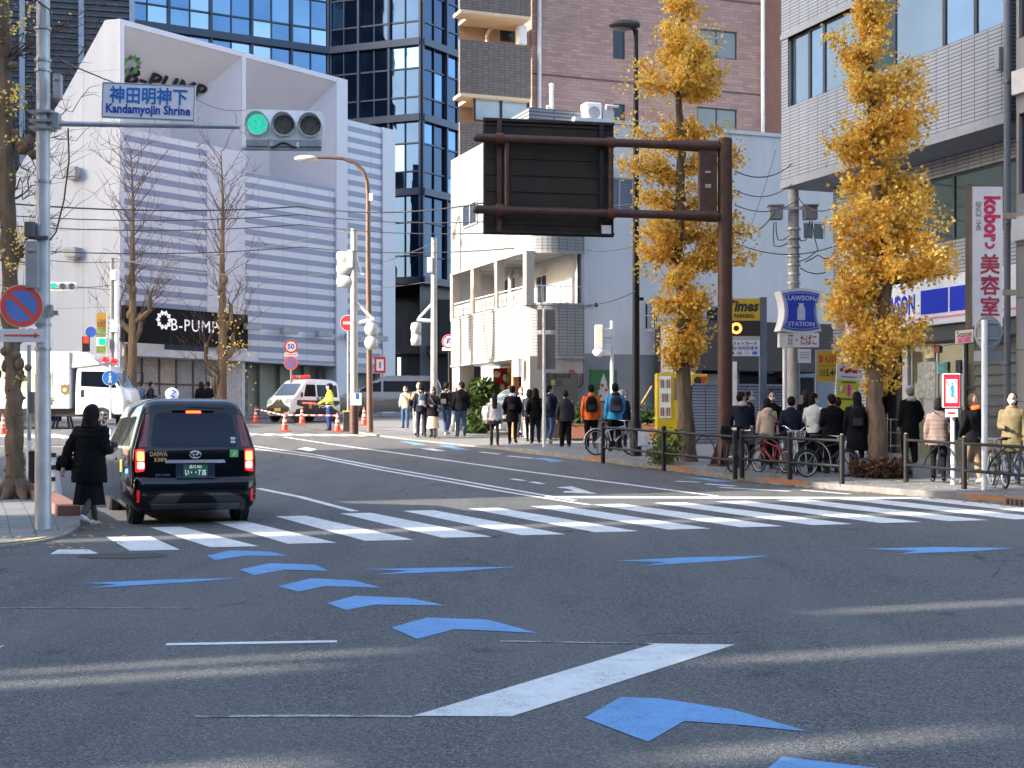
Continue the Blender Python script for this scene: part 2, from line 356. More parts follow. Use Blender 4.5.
for k,(pts,lab) in enumerate([
 ([(584.5,718.5),(621,697.5),(660,699),(732,710),(809.5,732.5),(745,726),(684.5,721.5),(648,742.5)],'large blue cycle arrow nearest the camera'),
 ([(752,782),(782,757.5),(905,772),(1000,800),(850,784),(815,808)],'blue cycle arrow cut off by the lower edge of the picture'),
 ([(391,628),(427,618),(487,620),(538,633.5),(455,629.5),(417,639.5)],'blue cycle arrow beyond the broad white bar'),
 ([(327,603.5),(355,596),(410,598.5),(447,606),(375,605),(346,610.5)],'fourth blue cycle arrow from the zebra crossing'),
 ([(277.5,586.5),(312,578.5),(355,581),(381,588),(325,586.6),(298,592)],'third blue cycle arrow from the zebra crossing'),
 ([(239,570),(270,563.5),(315,565),(328,571),(285,570),(254,575.5)],'second blue cycle arrow from the zebra crossing'),
 ([(207,556),(230,550.5),(270,552),(287,556),(245,556),(215,560.5)],'blue cycle arrow nearest the zebra crossing'),
 ([(80,583.5),(165,580),(240,578.3),(190,582.5),(88,588.5),(118,584.6)],'flat blue arrow left of the arrow chain'),
 ([(362,569.5),(415,568.3),(518,567),(460,571.5),(375,575),(408,571)],'flat blue arrow right of the arrow chain'),
 ([(617,561),(692,557.5),(770,556),(727,561),(643,566),(667,562.3)],'flat blue arrow in the middle of the junction'),
 ([(864.5,549),(932,547.3),(1013.5,548.3),(977,551.3),(899.5,554),(917,551)],'flat blue arrow at the right side of the junction'),
 ([(684,477.5),(706,478.3),(738,481.5),(716,482),(706,480.2)],'blue cycle arrow by the kerb near the brown gantry'),
 ([(529,458),(548,458.6),(566,461.4),(550,462),(546,460.4)],'blue cycle arrow by the kerb near the orange jacket'),
 ([(436,444.6),(452,446),(470,450),(455,449.7),(448,447.6)],'blue cycle arrow beside the waiting crowd'),
 ([(398,441),(412,442),(428,445),(415,445),(408,443.3)],'blue cycle arrow at the far dropped kerb')]):
    mb=MB(); sheet(mb,gpoly(pts)); struct('cycle_arrow',mb,BP,lab)
for pts,lab in (([(556,487.5),(572,486.5),(590,492),(597,494),(580,493.4),(562,492.5),(566,491.2),(574,491.4),(568,489)],'white turn arrow in the lane before the stop line'),([(297,449),(306,447.4),(317,449.4),(309,451.5),(304,450)],'white lane arrow far up the street'),([(420,448.4),(433,448.6),(446,451.2),(434,451)],'white lane arrow near the far crowd')):
    mb=MB(); sheet(mb,gpoly(pts)); struct('lane_arrow',mb,WP,lab)
mb=MB(); P=gp(122,556); mb.add([V((P.x+.5*math.cos(a),P.y+.32*math.sin(a),gz(P.y+.32*math.sin(a))+.005)) for a in [i*math.pi/14 for i in range(28)]],[tuple(range(28))])
struct('manhole_cover',mb,M('rusty_iron',(.075,.055,.05),.8,.1,.3,14,bmp=.5,bsc=40),'rusty round manhole cover')
# pavements
PAVE=brickM('pavement_slabs',(.2,.2,.205),(.24,.24,.235),(.1,.1,.1),.3,.3,.008,.8,0)
KERB=M('kerb_stone',(.21,.2,.19),.85,0,.25,5,bmp=.4,dirt=.3); ORANGE=paintM('kerb_orange',(.42,.15,.05),1.2)
def pavement(name, edge, side, width, lab, h=.12, hs=None, kerb=True, mat=None):
    # edge: ground points (kerb line); the slab lies on the given side of it
    P=[]; H=[]
    for i in range(len(edge)-1):
        a,b=edge[i],edge[i+1]; L=(b-a).length; k=max(1,int(L/1.0))
        for j in range(k): 
            t=j/k; P.append(a.lerp(b,t)); H.append((hs[i]*(1-t)+hs[i+1]*t) if hs else h)
    P.append(edge[-1]); H.append(hs[-1] if hs else h)
    offs=[0,.16,1.0,2.0,3.5,width]; mb=MB(); vs=[]; uv=[]
    N=[]
    for i in range(len(P)):
        d=P[min(i+1,len(P)-1)]-P[max(i-1,0)]; d.z=0; d.normalize(); N.append(V((d.y,-d.x,0))*side)
    nn=len(offs)
    for i,p in enumerate(P):
        for o in offs:
            q=p+N[i]*o; vs.append(V((q.x,q.y,gz(q.y)+H[i]+(.0 if o>.1 else 0))))
    fs=[];ms=[]
    for i in range(len(P)-1):
        for j in range(nn-1): fs.append((i*nn+j,i*nn+j+1,(i+1)*nn+j+1,(i+1)*nn+j)); ms.append(1 if j==0 else 0)
    for f,m in zip(fs,ms): mb.add([vs[k] for k in f],[(0,1,2,3)],m,False,[[(vs[k].dot(AX),vs[k].dot(PX)) for k in f]])
    for i in range(len(P)-1):
        a,b=P[i],P[i+1]
        A=[V((a.x,a.y,gz(a.y)-.05)),V((b.x,b.y,gz(b.y)-.05)),vs[(i+1)*nn],vs[i*nn]]; mb.quad(*A,m=1)
    return struct(name,mb,[mat or PAVE,KERB],lab),P,N,H
edge=[gp(u,v) for u,v in ((1330,540),(1180,524),(1023,507),(965,501),(891,494.5),(764,484),(650,468.3),(586,460.5),(526,453.2))]
edgeR=edge
o,PR,NR,HR=pavement('pavement_right',edge,-1 if (edge[1]-edge[0]).cross(V((0,0,1))).dot(PX)<0 else 1,34,'grey slab pavement along the right side of the street')
E0=[gp(u,v) for u,v in ((526,453.2),(505,450),(470,446.5),(420,441.5),(382,437),(352,433.2),(340,428),(345,424),(352,420),(365,416))]
pavement('far_pavement',E0,1 if (E0[1]-E0[0]).cross(V((0,0,1))).dot(PX)>0 else -1,20,'grey pavement corner under the far crowd',hs=[.12,.08,.045,.045,.06,.1,.1,.1,.1,.1])
mb=MB()
for k in range(0,len(PR)-1,4):
    i=k+1
    if i+1<len(PR):
        a,b=PR[i],PR[i+1]; n0,n1=NR[i],NR[i+1]
        mb.add([V((q.x,q.y,gz(q.y)+h)) for q,h in ((a+n0*.01,.124),(b+n1*.01,.124),(b+n1*.15,.124),(a+n0*.15,.124))],[(0,1,2,3)])
        mb.add([V((a.x,a.y,gz(a.y)+.06))-n0*.004,V((b.x,b.y,gz(b.y)+.06))-n1*.004,V((b.x,b.y,gz(b.y)+.124))-n1*.004,V((a.x,a.y,gz(a.y)+.124))-n0*.004],[(0,1,2,3)])
struct('kerb_paint',mb,ORANGE,'orange painted lengths of kerb stone')
G=[gp(1012,503),gp(1012,503)]
mb=MB(); k=min(range(len(PR)),key=lambda i:(PR[i]-gp(1009,505)).length); a=PR[k]; d=(PR[k+1]-a); d.z=0; d.normalize()
for j in range(7):
    c=a+d*(j*.11-.3)-NR[k]*.008; mb.box((c.x,c.y,gz(c.y)+.065),(.05,.02,.09),math.atan2(d.y,d.x))
struct('gutter_grate',mb,BLACK,'dark slotted drain in the kerb face')
# left corner pavement
L=[V((-14,14.6,0)),gp(-60,556),gp(0,549),gp(40,543),gp(66,537),gp(80,530),gp(80,524),gp(66,514),gp(50,506),gp(20,492),gp(-20,474),gp(-80,452)]
o,PL,NL,HL=pavement('pavement_left',L,-1,9,'paved street corner on the left with the tree and the signal pole',hs=[.03,.03,.03,.03,.03,.05,.12,.12,.12,.12,.12,.12])
mb=MB(); TAC=M('tactile_paving',(.5,.4,.16),.8,var=.2,bmp=.4)
A=[gp(-80,551,.04),gp(0,543.5,.04),gp(40,538.5,.04)]
for i in range(2):
    a,b=A[i],A[i+1]; mb.quad(a,b,b+V((0,.3,.01)),a+V((0,.3,.01)))
struct('tactile_strip',mb,TAC,'yellowish tactile strip along the dropped kerb')
REDB=brickM('red_kerb_blocks',(.26,.12,.09),(.22,.1,.08),(.1,.08,.07),.3,.2,.01,.85)
mb=MB(); 
for i in range(6,9):
    a,b=L[i],L[i+1]; d=(b-a); d.z=0; d.normalize(); k=V((d.y,-d.x,0)); k=k if k.x<0 else -k
    P=[a,b,b+k*.3,a+k*.3]; 
    mb.pbox([V((p.x,p.y,gz(p.y))) for p in P]+[V((p.x,p.y,gz(p.y)+.26)) for p in P])
struct('red_kerb',mb,KERB if False else M('red_kerb',(.27,.12,.09),.85,var=.2,bmp=.3),'reddish concrete kerb blocks round the corner bed')
# ground by the striped building
E1=[V((-34,58,0)),V((-17.2,63.2,0)),V((-6.4,77.2,0)),V((-3.5,84,0))]
pavement('far_left_pavement',E1,-1,5,'pavement before the white striped building')
# fallen ginkgo leaves in the gutter
LEAFY=leafM('ginkgo_leaf',(.56,.32,.035),.3)
mb=MB(); rr=random.Random(4)
for _ in range(900):
    i=rr.randrange(2,len(PR)-4); t=rr.random(); p=PR[i].lerp(PR[i+1],t); o_=rr.choice([-.1,-.2,-.28,.5,1.2,2.0])*rr.random()**.7; q=p+NR[i]*o_; z=gz(q.y)+(.135 if o_>.0 else .012); a=rr.random()*6.28; s=.035+.02*rr.random()
    c=V((q.x,q.y,z)); mb.add([c+V((s*math.cos(a),s*math.sin(a),.01*rr.random())),c+V((s*math.cos(a+1.9),s*math.sin(a+1.9),.012)),c+V((s*math.cos(a+4.2),s*math.sin(a+4.2),0))],[(0,1,2)])
for _ in range(90):
    p=gp(rr.uniform(0,125),rr.uniform(520,552),.05); a=rr.random()*6.28; s=.04; mb.add([p+V((s*math.cos(a),s*math.sin(a),.01)),p+V((s*math.cos(a+1.9),s*math.sin(a+1.9),.012)),p+V((s*math.cos(a+4.2),s*math.sin(a+4.2),0))],[(0,1,2)])
tag(mb.build('fallen_leaves',LEAFY,recalc=False),'yellow fallen ginkgo leaves in the gutter',None,None,'stuff')
# ---------------------------------------------------------------- building helpers
def wall(mb, f, s0,s1,z0,z1, holes=(), depth=.15, m=0, n=0.0, rev=None):
    ss=sorted({s0,s1,*[min(max(h[0],s0),s1) for h in holes],*[min(max(h[1],s0),s1) for h in holes]})
    zz=sorted({z0,z1,*[min(max(h[2],z0),z1) for h in holes],*[min(max(h[3],z0),z1) for h in holes]})
    for a,b in zip(ss,ss[1:]):
        for c,d in zip(zz,zz[1:]):
            ms,mz=(a+b)/2,(c+d)/2
            if any(h[0]<ms<h[1] and h[2]<mz<h[3] for h in holes): continue
            mb.quad(f.p(a,n,c),f.p(b,n,c),f.p(b,n,d),f.p(a,n,d),m,[(a,c),(b,c),(b,d),(a,d)])
    rv=m if rev is None else rev
    for a,b,c,d in holes:
        k=n-depth
        for (p,q,r,t) in (((a,c),(b,c),1,0),((b,c),(b,d),0,1),((b,d),(a,d),1,0),((a,d),(a,c),0,1)):
            mb.quad(f.p(p[0],n,p[1]),f.p(q[0],n,q[1]),f.p(q[0],k,q[1]),f.p(p[0],k,p[1]),rv,[(0,0),(.3,0),(.3,.15),(0,.15)])
def window(f, s0,s1,z0,z1, parent, glass, frame, n=-.1, mull=1, trans=(), fw=.05, name='window', label=None, bars=0):
    mb=MB(); t=.06
    mb.obox(f,s0,s1,n,n+t,z0,z0+fw); mb.obox(f,s0,s1,n,n+t,z1-fw,z1)
    mb.obox(f,s0,s0+fw,n,n+t,z0+fw,z1-fw); mb.obox(f,s1-fw,s1,n,n+t,z0+fw,z1-fw)
    for i in range(1,mull+1):
        c=s0+(s1-s0)*i/(mull+1); mb.obox(f,c-fw/2,c+fw/2,n+.003,n+t-.003,z0+fw,z1-fw)
    for z in trans: mb.obox(f,s0+fw,s1-fw,n+.005,n+t-.005,z-fw/2,z+fw/2)
    o=mb.build(name,frame,parent)
    if label: o['label']=label
    g=MB(); g.obox(f,s0+fw*.5,s1-fw*.5,n+.018,n+.03,z0+fw*.5,z1-fw*.5); g.build('pane',glass,o)
    if bars:
        b=MB()
        for i in range(bars): 
            c=s0+(s1-s0)*(i+.5)/bars; b.obox(f,c-.012,c+.012,n+.25,n+.275,z0-.05,z1+.05)
        for z in (z0-.02,(z0+z1)/2,z1): b.obox(f,s0-.05,s1+.05,n+.22,n+.249,z-.015,z+.015)
        b.build('window_bars',WHITE,o)
    return o
def block(mb, f, s0,s1,n0,n1,z0,z1, m=0, front=False, top=True, bottom=False):   # box shell without its front
    P=lambda a,n,z: f.p(a,n,z)
    for a in (s0,s1): mb.quad(P(a,n0,z0),P(a,n1,z0),P(a,n1,z1),P(a,n0,z1),m,[(n0,z0),(n1,z0),(n1,z1),(n0,z1)])
    mb.quad(P(s0,n0,z0),P(s1,n0,z0),P(s1,n0,z1),P(s0,n0,z1),m,[(s0,z0),(s1,z0),(s1,z1),(s0,z1)])
    if front: mb.quad(P(s0,n1,z0),P(s1,n1,z0),P(s1,n1,z1),P(s0,n1,z1),m,[(s0,z0),(s1,z0),(s1,z1),(s0,z1)])
    if top: mb.quad(P(s0,n0,z1),P(s1,n0,z1),P(s1,n1,z1),P(s0,n1,z1),m,[(s0,n0),(s1,n0),(s1,n1),(s0,n1)])
    if bottom: mb.quad(P(s0,n0,z0),P(s1,n0,z0),P(s1,n1,z0),P(s0,n1,z0),m,[(s0,n0),(s1,n0),(s1,n1),(s0,n1)])
def rect(f, u0,v0,u1,v1,n=0.0):                    # the wall rectangle seen between two picture points
    a,z1=f.hit(u0,v0,n); b,z1b=f.hit(u1,v0,n); c,z0=f.hit(u0,v1,n); d,z0b=f.hit(u1,v1,n)
    a,b=min(a,b),max(a,b); return a,b,(z0+z0b)/2,(z1+z1b)/2
GTILE=brickM('grey_tile',(.36,.385,.45),(.325,.35,.41),(.08,.085,.105),.45,.088,.012,.35,.0,bmp=.4)
STONE=brickM('grey_stone',(.3,.3,.31),(.26,.26,.275),(.1,.1,.1),1.4,1.1,.012,.5,.0)
DGLASS=glassM('dark_glass',(.025,.035,.05),.05,spec=.3); SGLASS=glassM('sky_glass',(.1,.16,.24),.04,.55); GGLASS=glassM('green_glass',(.012,.05,.055),.06,spec=.12)
PGLASS=glassM('pale_glass',(.3,.36,.4),.12,.1)
ALU=M('bronze_frame',(.035,.038,.045),.4,.3); ALUW=M('alu_frame',(.5,.51,.53),.4,.4)
CONC=M('concrete',(.34,.34,.35),.85,0,.15,1.2,bmp=.2,bsc=30,dirt=.2); SOFF=M('grey_soffit',(.3,.32,.36),.7)
# ---------------------------------------------------------------- grey tiled shop building on the right
f=F((7.37,39.7),-AX,-PX)
rt=thing('tiled_building','grey tiled office block overhanging the convenience store on the right','building',ground(12.4,31.5))
S1=9.2; wh=(.35,9.05,10.36,12.25)
mb=MB(); wall(mb,f,0,S1,8.42,18,[wh],.22); block(mb,f,0,S1,-11,0,8.2,18); mb.build('upper_wall',GTILE,rt)
mb=MB(); mb.obox(f,-.01,S1,-.2,.03,8.2,8.42); mb.obox(f,-.01,S1,-.2,.03,12.25,12.4); mb.quad(f.p(0,-.2,8.2),f.p(S1,-.2,8.2),f.p(S1,-11,8.2),f.p(0,-11,8.2)); mb.build('soffit',SOFF,rt)
for i,(a,b) in enumerate(((.35,1.25),(1.25,1.95),(1.95,3.6),(3.6,5.0),(5.0,6.9),(6.9,8.0),(8.0,9.05))):
    window(f,a,b,10.36,12.25,rt,SGLASS if i in(1,5,6) else GGLASS if i==3 else glassM('blue_grey_glass',(.09,.14,.19),.05,.35),ALU,n=-.16,mull=0,fw=.055)
mb=MB()                                                  # blinds and a lit ring lamp behind the glass
mb.obox(f,5.1,6.8,-.5,-.48,10.5,12.1); mb.build('blind',M('window_blind',(.5,.55,.58),.8),rt)
g=f.off(0,-1.25); sL=g.hit(833,250)[0]
mb=MB(); sw=g.hit(905,250)[0]
hz=(sw,S1,6.15,7.75); ho=(g.hit(866,400)[0],S1-.1,.55,3.72)
wall(mb,g,sL,S1,.2,8.2,[hz,ho],.2); block(mb,g,sL,S1,-9,0,.2,8.2,top=False); mb.build('lower_wall',GTILE,rt)
for k in range(3): window(g,sw+(S1-sw)*k/3,sw+(S1-sw)*(k+1)/3,6.15,7.75,rt,GGLASS,ALU,n=-.15,mull=0)
# shop front
mb=MB(); a,b=g.hit(858,300)[0],S1-.05
fz0,fz1=4.12,5.28
mb.obox(g,a,b,.02,.4,fz0,fz1); mb.build('fascia',M('fascia_white',(.62,.66,.74),.35),rt,bevel=.02)
fs=rt.children if False else None
bl=M('shop_blue',(.008,.03,.5),.55,var=.05,spec=.2); pk=M('shop_pink',(.6,.2,.32),.4)
for u0,u1 in ((921,948),(950,984),(986,1000),(860,866)):
    mb=MB(); s0,s1=g.hit(u0,300,.4)[0],g.hit(u1,300,.4)[0]; mb.obox(g,max(s0,a+.05),s1,.4,.412,4.4,4.98); mb.build('blue_panel',bl,rt)
mb=MB(); mb.obox(g,a,b,.4,.41,4.27,4.32); mb.build('pink_line',pk,rt)
sm=g.hit(896,300,.4)[0]; text('LAWSON',.66,g.mat(sm,.405,4.68),bl,'lettering',rt,bold=.03,width=1.55)
mb=MB(); mb.obox(g,a-.05,b,.02,.25,3.74,4.1)
for k in range(5): mb.obox(g,a-.05,b,.25,.262,3.76+k*.07,3.8+k*.07)
mb.build('shutter_box',M('dark_shutter',(.07,.075,.085),.5,.3),rt)
mb=MB(); s0,s1=g.hit(973,420)[0],S1-.12                   # roller shutter
for k in range(26): mb.obox(g,s0,s1,-.08,-.03 if k%2 else -.075,.6+k*.12,.6+k*.12+.118)
mb.build('roller_shutter',M('grey_shutter',(.12,.125,.135),.5,.3),rt)
s0,s1=g.hit(909,420)[0],g.hit(962,420)[0]
window(g,s0,s1,.62,3.7,rt,M('shop_glass_lit',(.25,.25,.16),.15,emit=.10,var=.5,sc=1.2) if False else PGLASS if False else glassM('shop_glass',(.12,.12,.075),.06),ALUW,n=-.12,mull=1)
mb=MB(); mb.obox(g,s0+.5,s0+1.0,-.09,-.07,1.9,2.9); mb.build('hanging_blind',M('poster_grey',(.3,.32,.34),.7),rt)
for (u0,v0,u1,v1,c) in ((925,335,935,358,(.55,.5,.3)),(938,362,948,374,(.1,.3,.3)),(934,345,940,353,(.4,.12,.1)),(956,360,961,372,(.03,.04,.07)),(918,362,936,398,(.35,.36,.34))):
    r_=rect(g,u0,v0,u1,v1,-.06); mb=MB(); mb.obox(g,r_[0],r_[1],-.07 if False else -.055,-.045,r_[2],r_[3]); mb.build('window_poster',M('poster_%d'%int(u0),c,.6,var=.5,sc=9),rt)
r_=rect(g,956,330,974,343,.5); mb=MB(); mb.obox(g,r_[0],r_[1],.5,.52,r_[2],r_[3]); o=mb.build('hanging_poster',M('poster_cream',(.55,.5,.45),.6,var=.1),rt); text('Season',.2,g.mat((r_[0]+r_[1])/2,.525,(r_[2]+r_[3])/2+.06),BLACK,'lettering',o,width=(r_[1]-r_[0])*.8)
mb=MB(); mb.obox(g,r_[0]+.1,r_[1]-.1,.525,.53,r_[2]+.02,r_[2]+.13); mb.build('poster_print',M('poster_pink',(.6,.1,.25),.6,var=.6,sc=12),o)
s0=g.hit(955,420)[0]; mb=MB(); mb.obox(g,g.hit(862,420)[0],g.hit(905,420)[0],-.9,-.8,.5,3.7); mb.build('entrance_back',M('dark_recess',(.03,.03,.035),.7),rt)
mb=MB(); mb.obox(g,g.hit(868,420)[0],g.hit(908,420)[0],-.1,-.04,.55,.85); mb.obox(g,g.hit(903,400)[0],g.hit(908,400)[0],-.1,.02,.55,3.7); mb.build('door_frame',ALUW,rt)
window(g,g.hit(962,420)[0]+.01,g.hit(973,420)[0]-.01,.6,3.7,rt,glassM('door_glass',(.05,.055,.05),.08,spec=.2),ALU,n=-.14,mull=0,trans=(2.6,),name='shop_door')
mb=MB(); mb.obox(g,g.hit(905,420)[0],S1-.1,-2.6,-2.5,.5,3.75); mb.build('shop_back_wall',M('shop_interior',(.25,.23,.15),.8,var=.5,sc=2),rt)
# rooftop pipework and gutter pipe at the joint
mb=MB(); mb.tube([f.p(S1+.12,.12,.3),f.p(S1+.12,.12,17.5)],.075,10)
for z in (3,6,9,12,15): mb.obox(f,S1+.02,S1+.22,.0,.2,z,z+.06)
mb.build('downpipe',M('pipe_grey',(.16,.17,.2),.4),rt)
b=rect(f,1000,52,1004.5,68); mb=MB(); mb.obox(f,b[0],b[1],.0,.15,9.35,9.85); mb.build('wall_box',GREYB,rt,bevel=.02)
# stone faced neighbour
q=F(f.p(S1+.3,0,0),-AX,-PX); r2=thing('stone_faced_building','grey stone faced building right of the downpipe, dark windows above','building',q.p(2,0,gz(30)))
mb=MB(); hs=[(.1+1.9*i,1.7+1.9*i,z,z+1.7) for i in range(4) for z in (6.6,9.9,13.2)]+[(.9,3.2,.5,2.55)]
wall(mb,q,0,8,.2,18,hs,.2,n=.04); block(mb,q,0,8,-10,.04,.2,18); mb.build('wall',STONE,r2)
for h in hs: window(q,*h,r2,DGLASS,ALU,n=-.1,mull=1)
mb=MB()
for z in (5.6,8.7,12.0): mb.obox(q,.0,8,.04,.16,z,z+.5)
mb.build('band_course',M('white_band',(.6,.6,.6),.6),r2)
# projecting salon sign
sg=thing('salon_sign','white vertical beauty salon sign with red writing fixed to the building','sign',at(986,320,30.2))
Yk=30.2; k=F(at(966,300,Yk),(1,.06),(0,-1)); W=lambda u: k.hit(u,300)[0]; Zk=lambda v: k.hit(986,v)[1]
mb=MB(); mb.obox(k,W(972),W(1003),-.22,-.0,Zk(327),Zk(186)); mb.build('sign_box',M('sign_face',(.66,.65,.7),.4,var=.04),sg,bevel=.02)
mb=MB(); mb.obox(k,W(969.5),W(972)-.003,-.24,.01,Zk(328),Zk(185)); mb.obox(k,W(969.5),W(1003),-.24,.01,Zk(186)+.004,Zk(184.3)); mb.build('sign_rim',M('bronze_edge',(.2,.16,.12),.5,.3),sg)
SR=M('salon_red',(.5,.02,.09),.5,var=.05)
def vtext(ch,u,v,h,m,rot=0,**kw):
    Mx=k.mat(W(u),.006,Zk(v)); 
    if rot: Mx=Mx@Matrix.Rotation(R(rot),4,'Z')
    return text(ch,h,Mx,m,'lettering',sg,**kw)
vtext('kobor',992,219,.46,SR,-90,bold=.045,width=.95); vtext('ı',990.5,238,.62,SR,-90,bold=.03,width=.1) if False else None
mb=MB(); c0=k.mat(W(990),.006,Zk(243)); 
mb.prism([(.11*math.cos(t)*1.0,.13*math.sin(t)) for t in [R(180+18*i) for i in range(11)]]+[(.06*math.cos(t),.075*math.sin(t)) for t in [R(360-18*i) for i in range(11)]],c0@Matrix.Rotation(R(-12),4,'Z'),.004); mb.build('sign_smile',SR,sg)
vtext('SINCE 1940',978.5,216,.17,M('sign_grey',(.2,.2,.22),.5),-90,width=.6)
for ch,v in (('美',264),('容',285),('室',306)): vtext(ch,990,v,.43,M('salon_dark_red',(.36,.03,.06),.5),bold=.022)
for v in (215,292): mb=MB(); mb.obox(k,W(1003),W(1006)+.25,-.14,-.06,Zk(v)-.06,Zk(v)+.06); mb.build('bracket',M('bracket',(.3,.24,.18),.5),sg)
# ---------------------------------------------------------------- white building with the corner balcony
WWALL=M('white_render',(.66,.67,.69),.85,0,.05,.5,bmp=.1,bsc=40,dirt=.12); WT=brickM('white_tile',(.27,.27,.275),(.3,.3,.3),(.15,.15,.155),.28,.1,.012,.45,.0,bmp=.35)
C0=V(((528-512)/1450*46,46,0)); rb=1.0
fl=F(C0,AX,-PX)                       # street face, s runs away from the camera
ff=F(C0,PX,-AX)                       # camera facing side
wb=thing('balcony_building','white building with an open corner balcony, car port and restaurant below','building',ground(1.2,48))
def corner_band(mb, z0,z1,LL,LF,r=rb,m=0,n=9,cap=True,inset=0.0):
    pts=[]                            # plan outline from far left face round the corner to the camera face
    pts.append(fl.p(LL,-inset,0)); pts.append(fl.p(r,-inset,0))
    cc=fl.p(r,0,0)+ff.d*r
    a0=(fl.n); 
    for i in range(1,n):
        t=i/n*math.pi/2; pts.append(cc+fl.n*(r-inset)*math.cos(t)+ff.n*(r-inset)*math.sin(t))
    pts.append(ff.p(r,-inset,0)); pts.append(ff.p(LF,-inset,0))
    s=0
    for a,b in zip(pts,pts[1:]):
        L=(b-a).length; A=V((0,0,z0));B=V((0,0,z1)); sm=len(pts)>4
        mb.add([a+A,b+A,b+B,a+B],[(0,1,2,3)],m,False,[[(s,z0),(s+L,z0),(s+L,z1),(s,z1)]]); s+=L
    if cap:
        back=fl.p(LL,-6,0); b2=ff.p(LF,-6,0)
        for z in (z0,z1): mb.add([p+V((0,0,z)) for p in pts]+[b2+V((0,0,z)),back+V((0,0,z))] if False else [p+V((0,0,z)) for p in pts]+[ff.p(LF,-5,z),fl.p(LL,-5,z)],[tuple(range(len(pts)+2))],m)
    return pts
LL,LF=7.75,1.95
mb=MB(); corner_band(mb,3.95,5.62,LL,LF); corner_band(mb,7.32,11.5,LL,LF)
mb.build('band_wall',WT,wb)
mb=MB()
for z in (5.6,7.26,3.9): corner_band(mb,z,z+.07,LL,LF,inset=-.03,cap=False)
mb.build('band_edge',M('band_edge_grey',(.3,.3,.31),.6),wb)
mb=MB()                               # balcony back walls, floor is the band's cap
wall(mb,fl.off(0,-1.7),0,LL,5.62,7.32,[(2.6,3.6,5.9,6.9),(3.75,4.7,6.2,6.95),(5.6,6.8,5.7,7.1)],.1)
mb.obox(fl,LL-.12,LL,-1.7,0,5.62,7.32); mb.obox(ff,LF-.1,LF,-2,0,5.62,7.32); mb.build('balcony_wall',M('grey_render',(.42,.42,.43),.8,var=.08),wb)
mb=MB(); k=fl.off(0,-1.7)
for h in ((2.6,3.6,5.9,6.9),(3.75,4.7,6.2,6.95),(5.6,6.8,5.7,7.1)): window(k,*h,wb,DGLASS,ALUW,n=-.06,mull=1)
for a in (.35,3.05,5.45,7.75):
    mb=MB(); mb.obox(fl,a-.14,a+.14,-.3,-.02,5.6,7.32); mb.build('pillar',M('beige_pillar',(.5,.43,.36),.7,var=.06),wb)
mb=MB()                               # wrought lattice rail
for a0,a1 in ((.5,2.9),(3.2,5.3),(5.6,7.6)):
    mb.obox(fl,a0,a1,-.12,-.09,6.2,6.23); n=int((a1-a0)/.16)
    for i in range(n):
        c=a0+(i+.5)*(a1-a0)/n; mb.tube([fl.p(c+.085*math.cos(t),-.105,5.93+.2*math.sin(t)) for t in [j*math.pi/5 for j in range(10)]],.012,5,closed=True)
mb.obox(ff,.3,LF-.1,-.12,-.09,6.2,6.23)
for i in range(6): mb.obox(ff,.35+i*.2,.37+i*.2,-.115,-.095,5.62,6.2)
mb.build('balcony_rail',WHITE,wb)
mb=MB(); mb.tube([fl.p(4.2,-1.0,5.62),fl.p(4.2,-1.0,6.9),fl.p(4.6,-1.2,7.1),fl.p(5.2,-1.5,7.1)],.09,10); mb.build('duct',ALUW,wb)
# ground floor under the balcony: pier, brick wall, entrance, restaurant front
gzb=gz(47)+.1
mb=MB(); mb.obox(fl,6.9,LL,-.6,-.05,gzb-.2,3.95); mb.build('pier',M('beige_stone',(.5,.44,.38),.7,var=.08),wb)
mb=MB(); mb.obox(fl,3.4,6.9,-4.6,-4.4,gzb-.2,3.95); mb.build('carport_back_wall',brickM('brown_brick',(.3,.16,.1),(.26,.13,.085),(.2,.15,.12),.24,.08,.01,.8),wb)
mb=MB(); mb.obox(fl,.05,.95,-1.2,-.15,3.0,3.95); mb.obox(ff,.25,LF,-.3,-.1,3.42,3.95); mb.build('lintel_wall',M('grey_beige',(.4,.37,.35),.7),wb)
mb=MB(); mb.obox(fl,1.45,1.62,-.25,-.05,gzb,3.95); mb.build('orange_post',M('orange_brown_post',(.42,.17,.08),.6),wb)
mb=MB(); Mz=Matrix.Translation(fl.p(1.1,.12,0)); mb.lathe=None
mb=MB(); mb.cyl(fl.p(.35,.22,3.3),fl.p(.35,.22,3.88),.15,18); mb.build('lantern',M('lantern_white',(.72,.74,.8),.5),wb)
mb=MB(); mb.obox(fl,.5,1.45,-1.2,-1.0,gzb,3.1); mb.build('entrance',M('dark_brown_wood',(.06,.03,.025),.6),wb)
mb=MB(); mb.obox(fl,.0,.5,-.5,-.06,gzb,3.95); mb.obox(ff,0.03,.25,-.5,-.06,gzb,3.95); mb.build('corner_pillar',M('beige_pillar',(.5,.43,.36),.7),wb)
mb=MB(); mb.obox(ff,.55,1.75,-.2,-.05,gzb,3.42); bo=mb.build('restaurant_board',M('board_grey',(.12,.11,.105),.55,var=.1),wb)
for i,u in enumerate((455,520,575,628)):
    mb=MB()
    s_,z_=ff.hit(520+u/12.8,376.5,-.04); 
    for a,b,c,d in ((-.05,.05,.03,.06),(-.05,.05,-.03,0),(-.05,-.02,-.06,.07),(.02,.045,-.07,.06)): mb.obox(ff,s_+a*(1 if i!=1 else .8),s_+b*(1 if i!=1 else .8),-.05,-.044-.001*abs(a),z_+c*(1 if i!=1 else .5),z_+d*(1 if i!=1 else .5))
    mb.build('sign_character',BLACK,bo)
mb=MB(); s_,z_=ff.hit(572,371.5,-.04); mb.obox(ff,s_-.09,s_+.09,-.05,-.035,z_-.04,z_+.04); mb.build('red_tag',RED,bo)
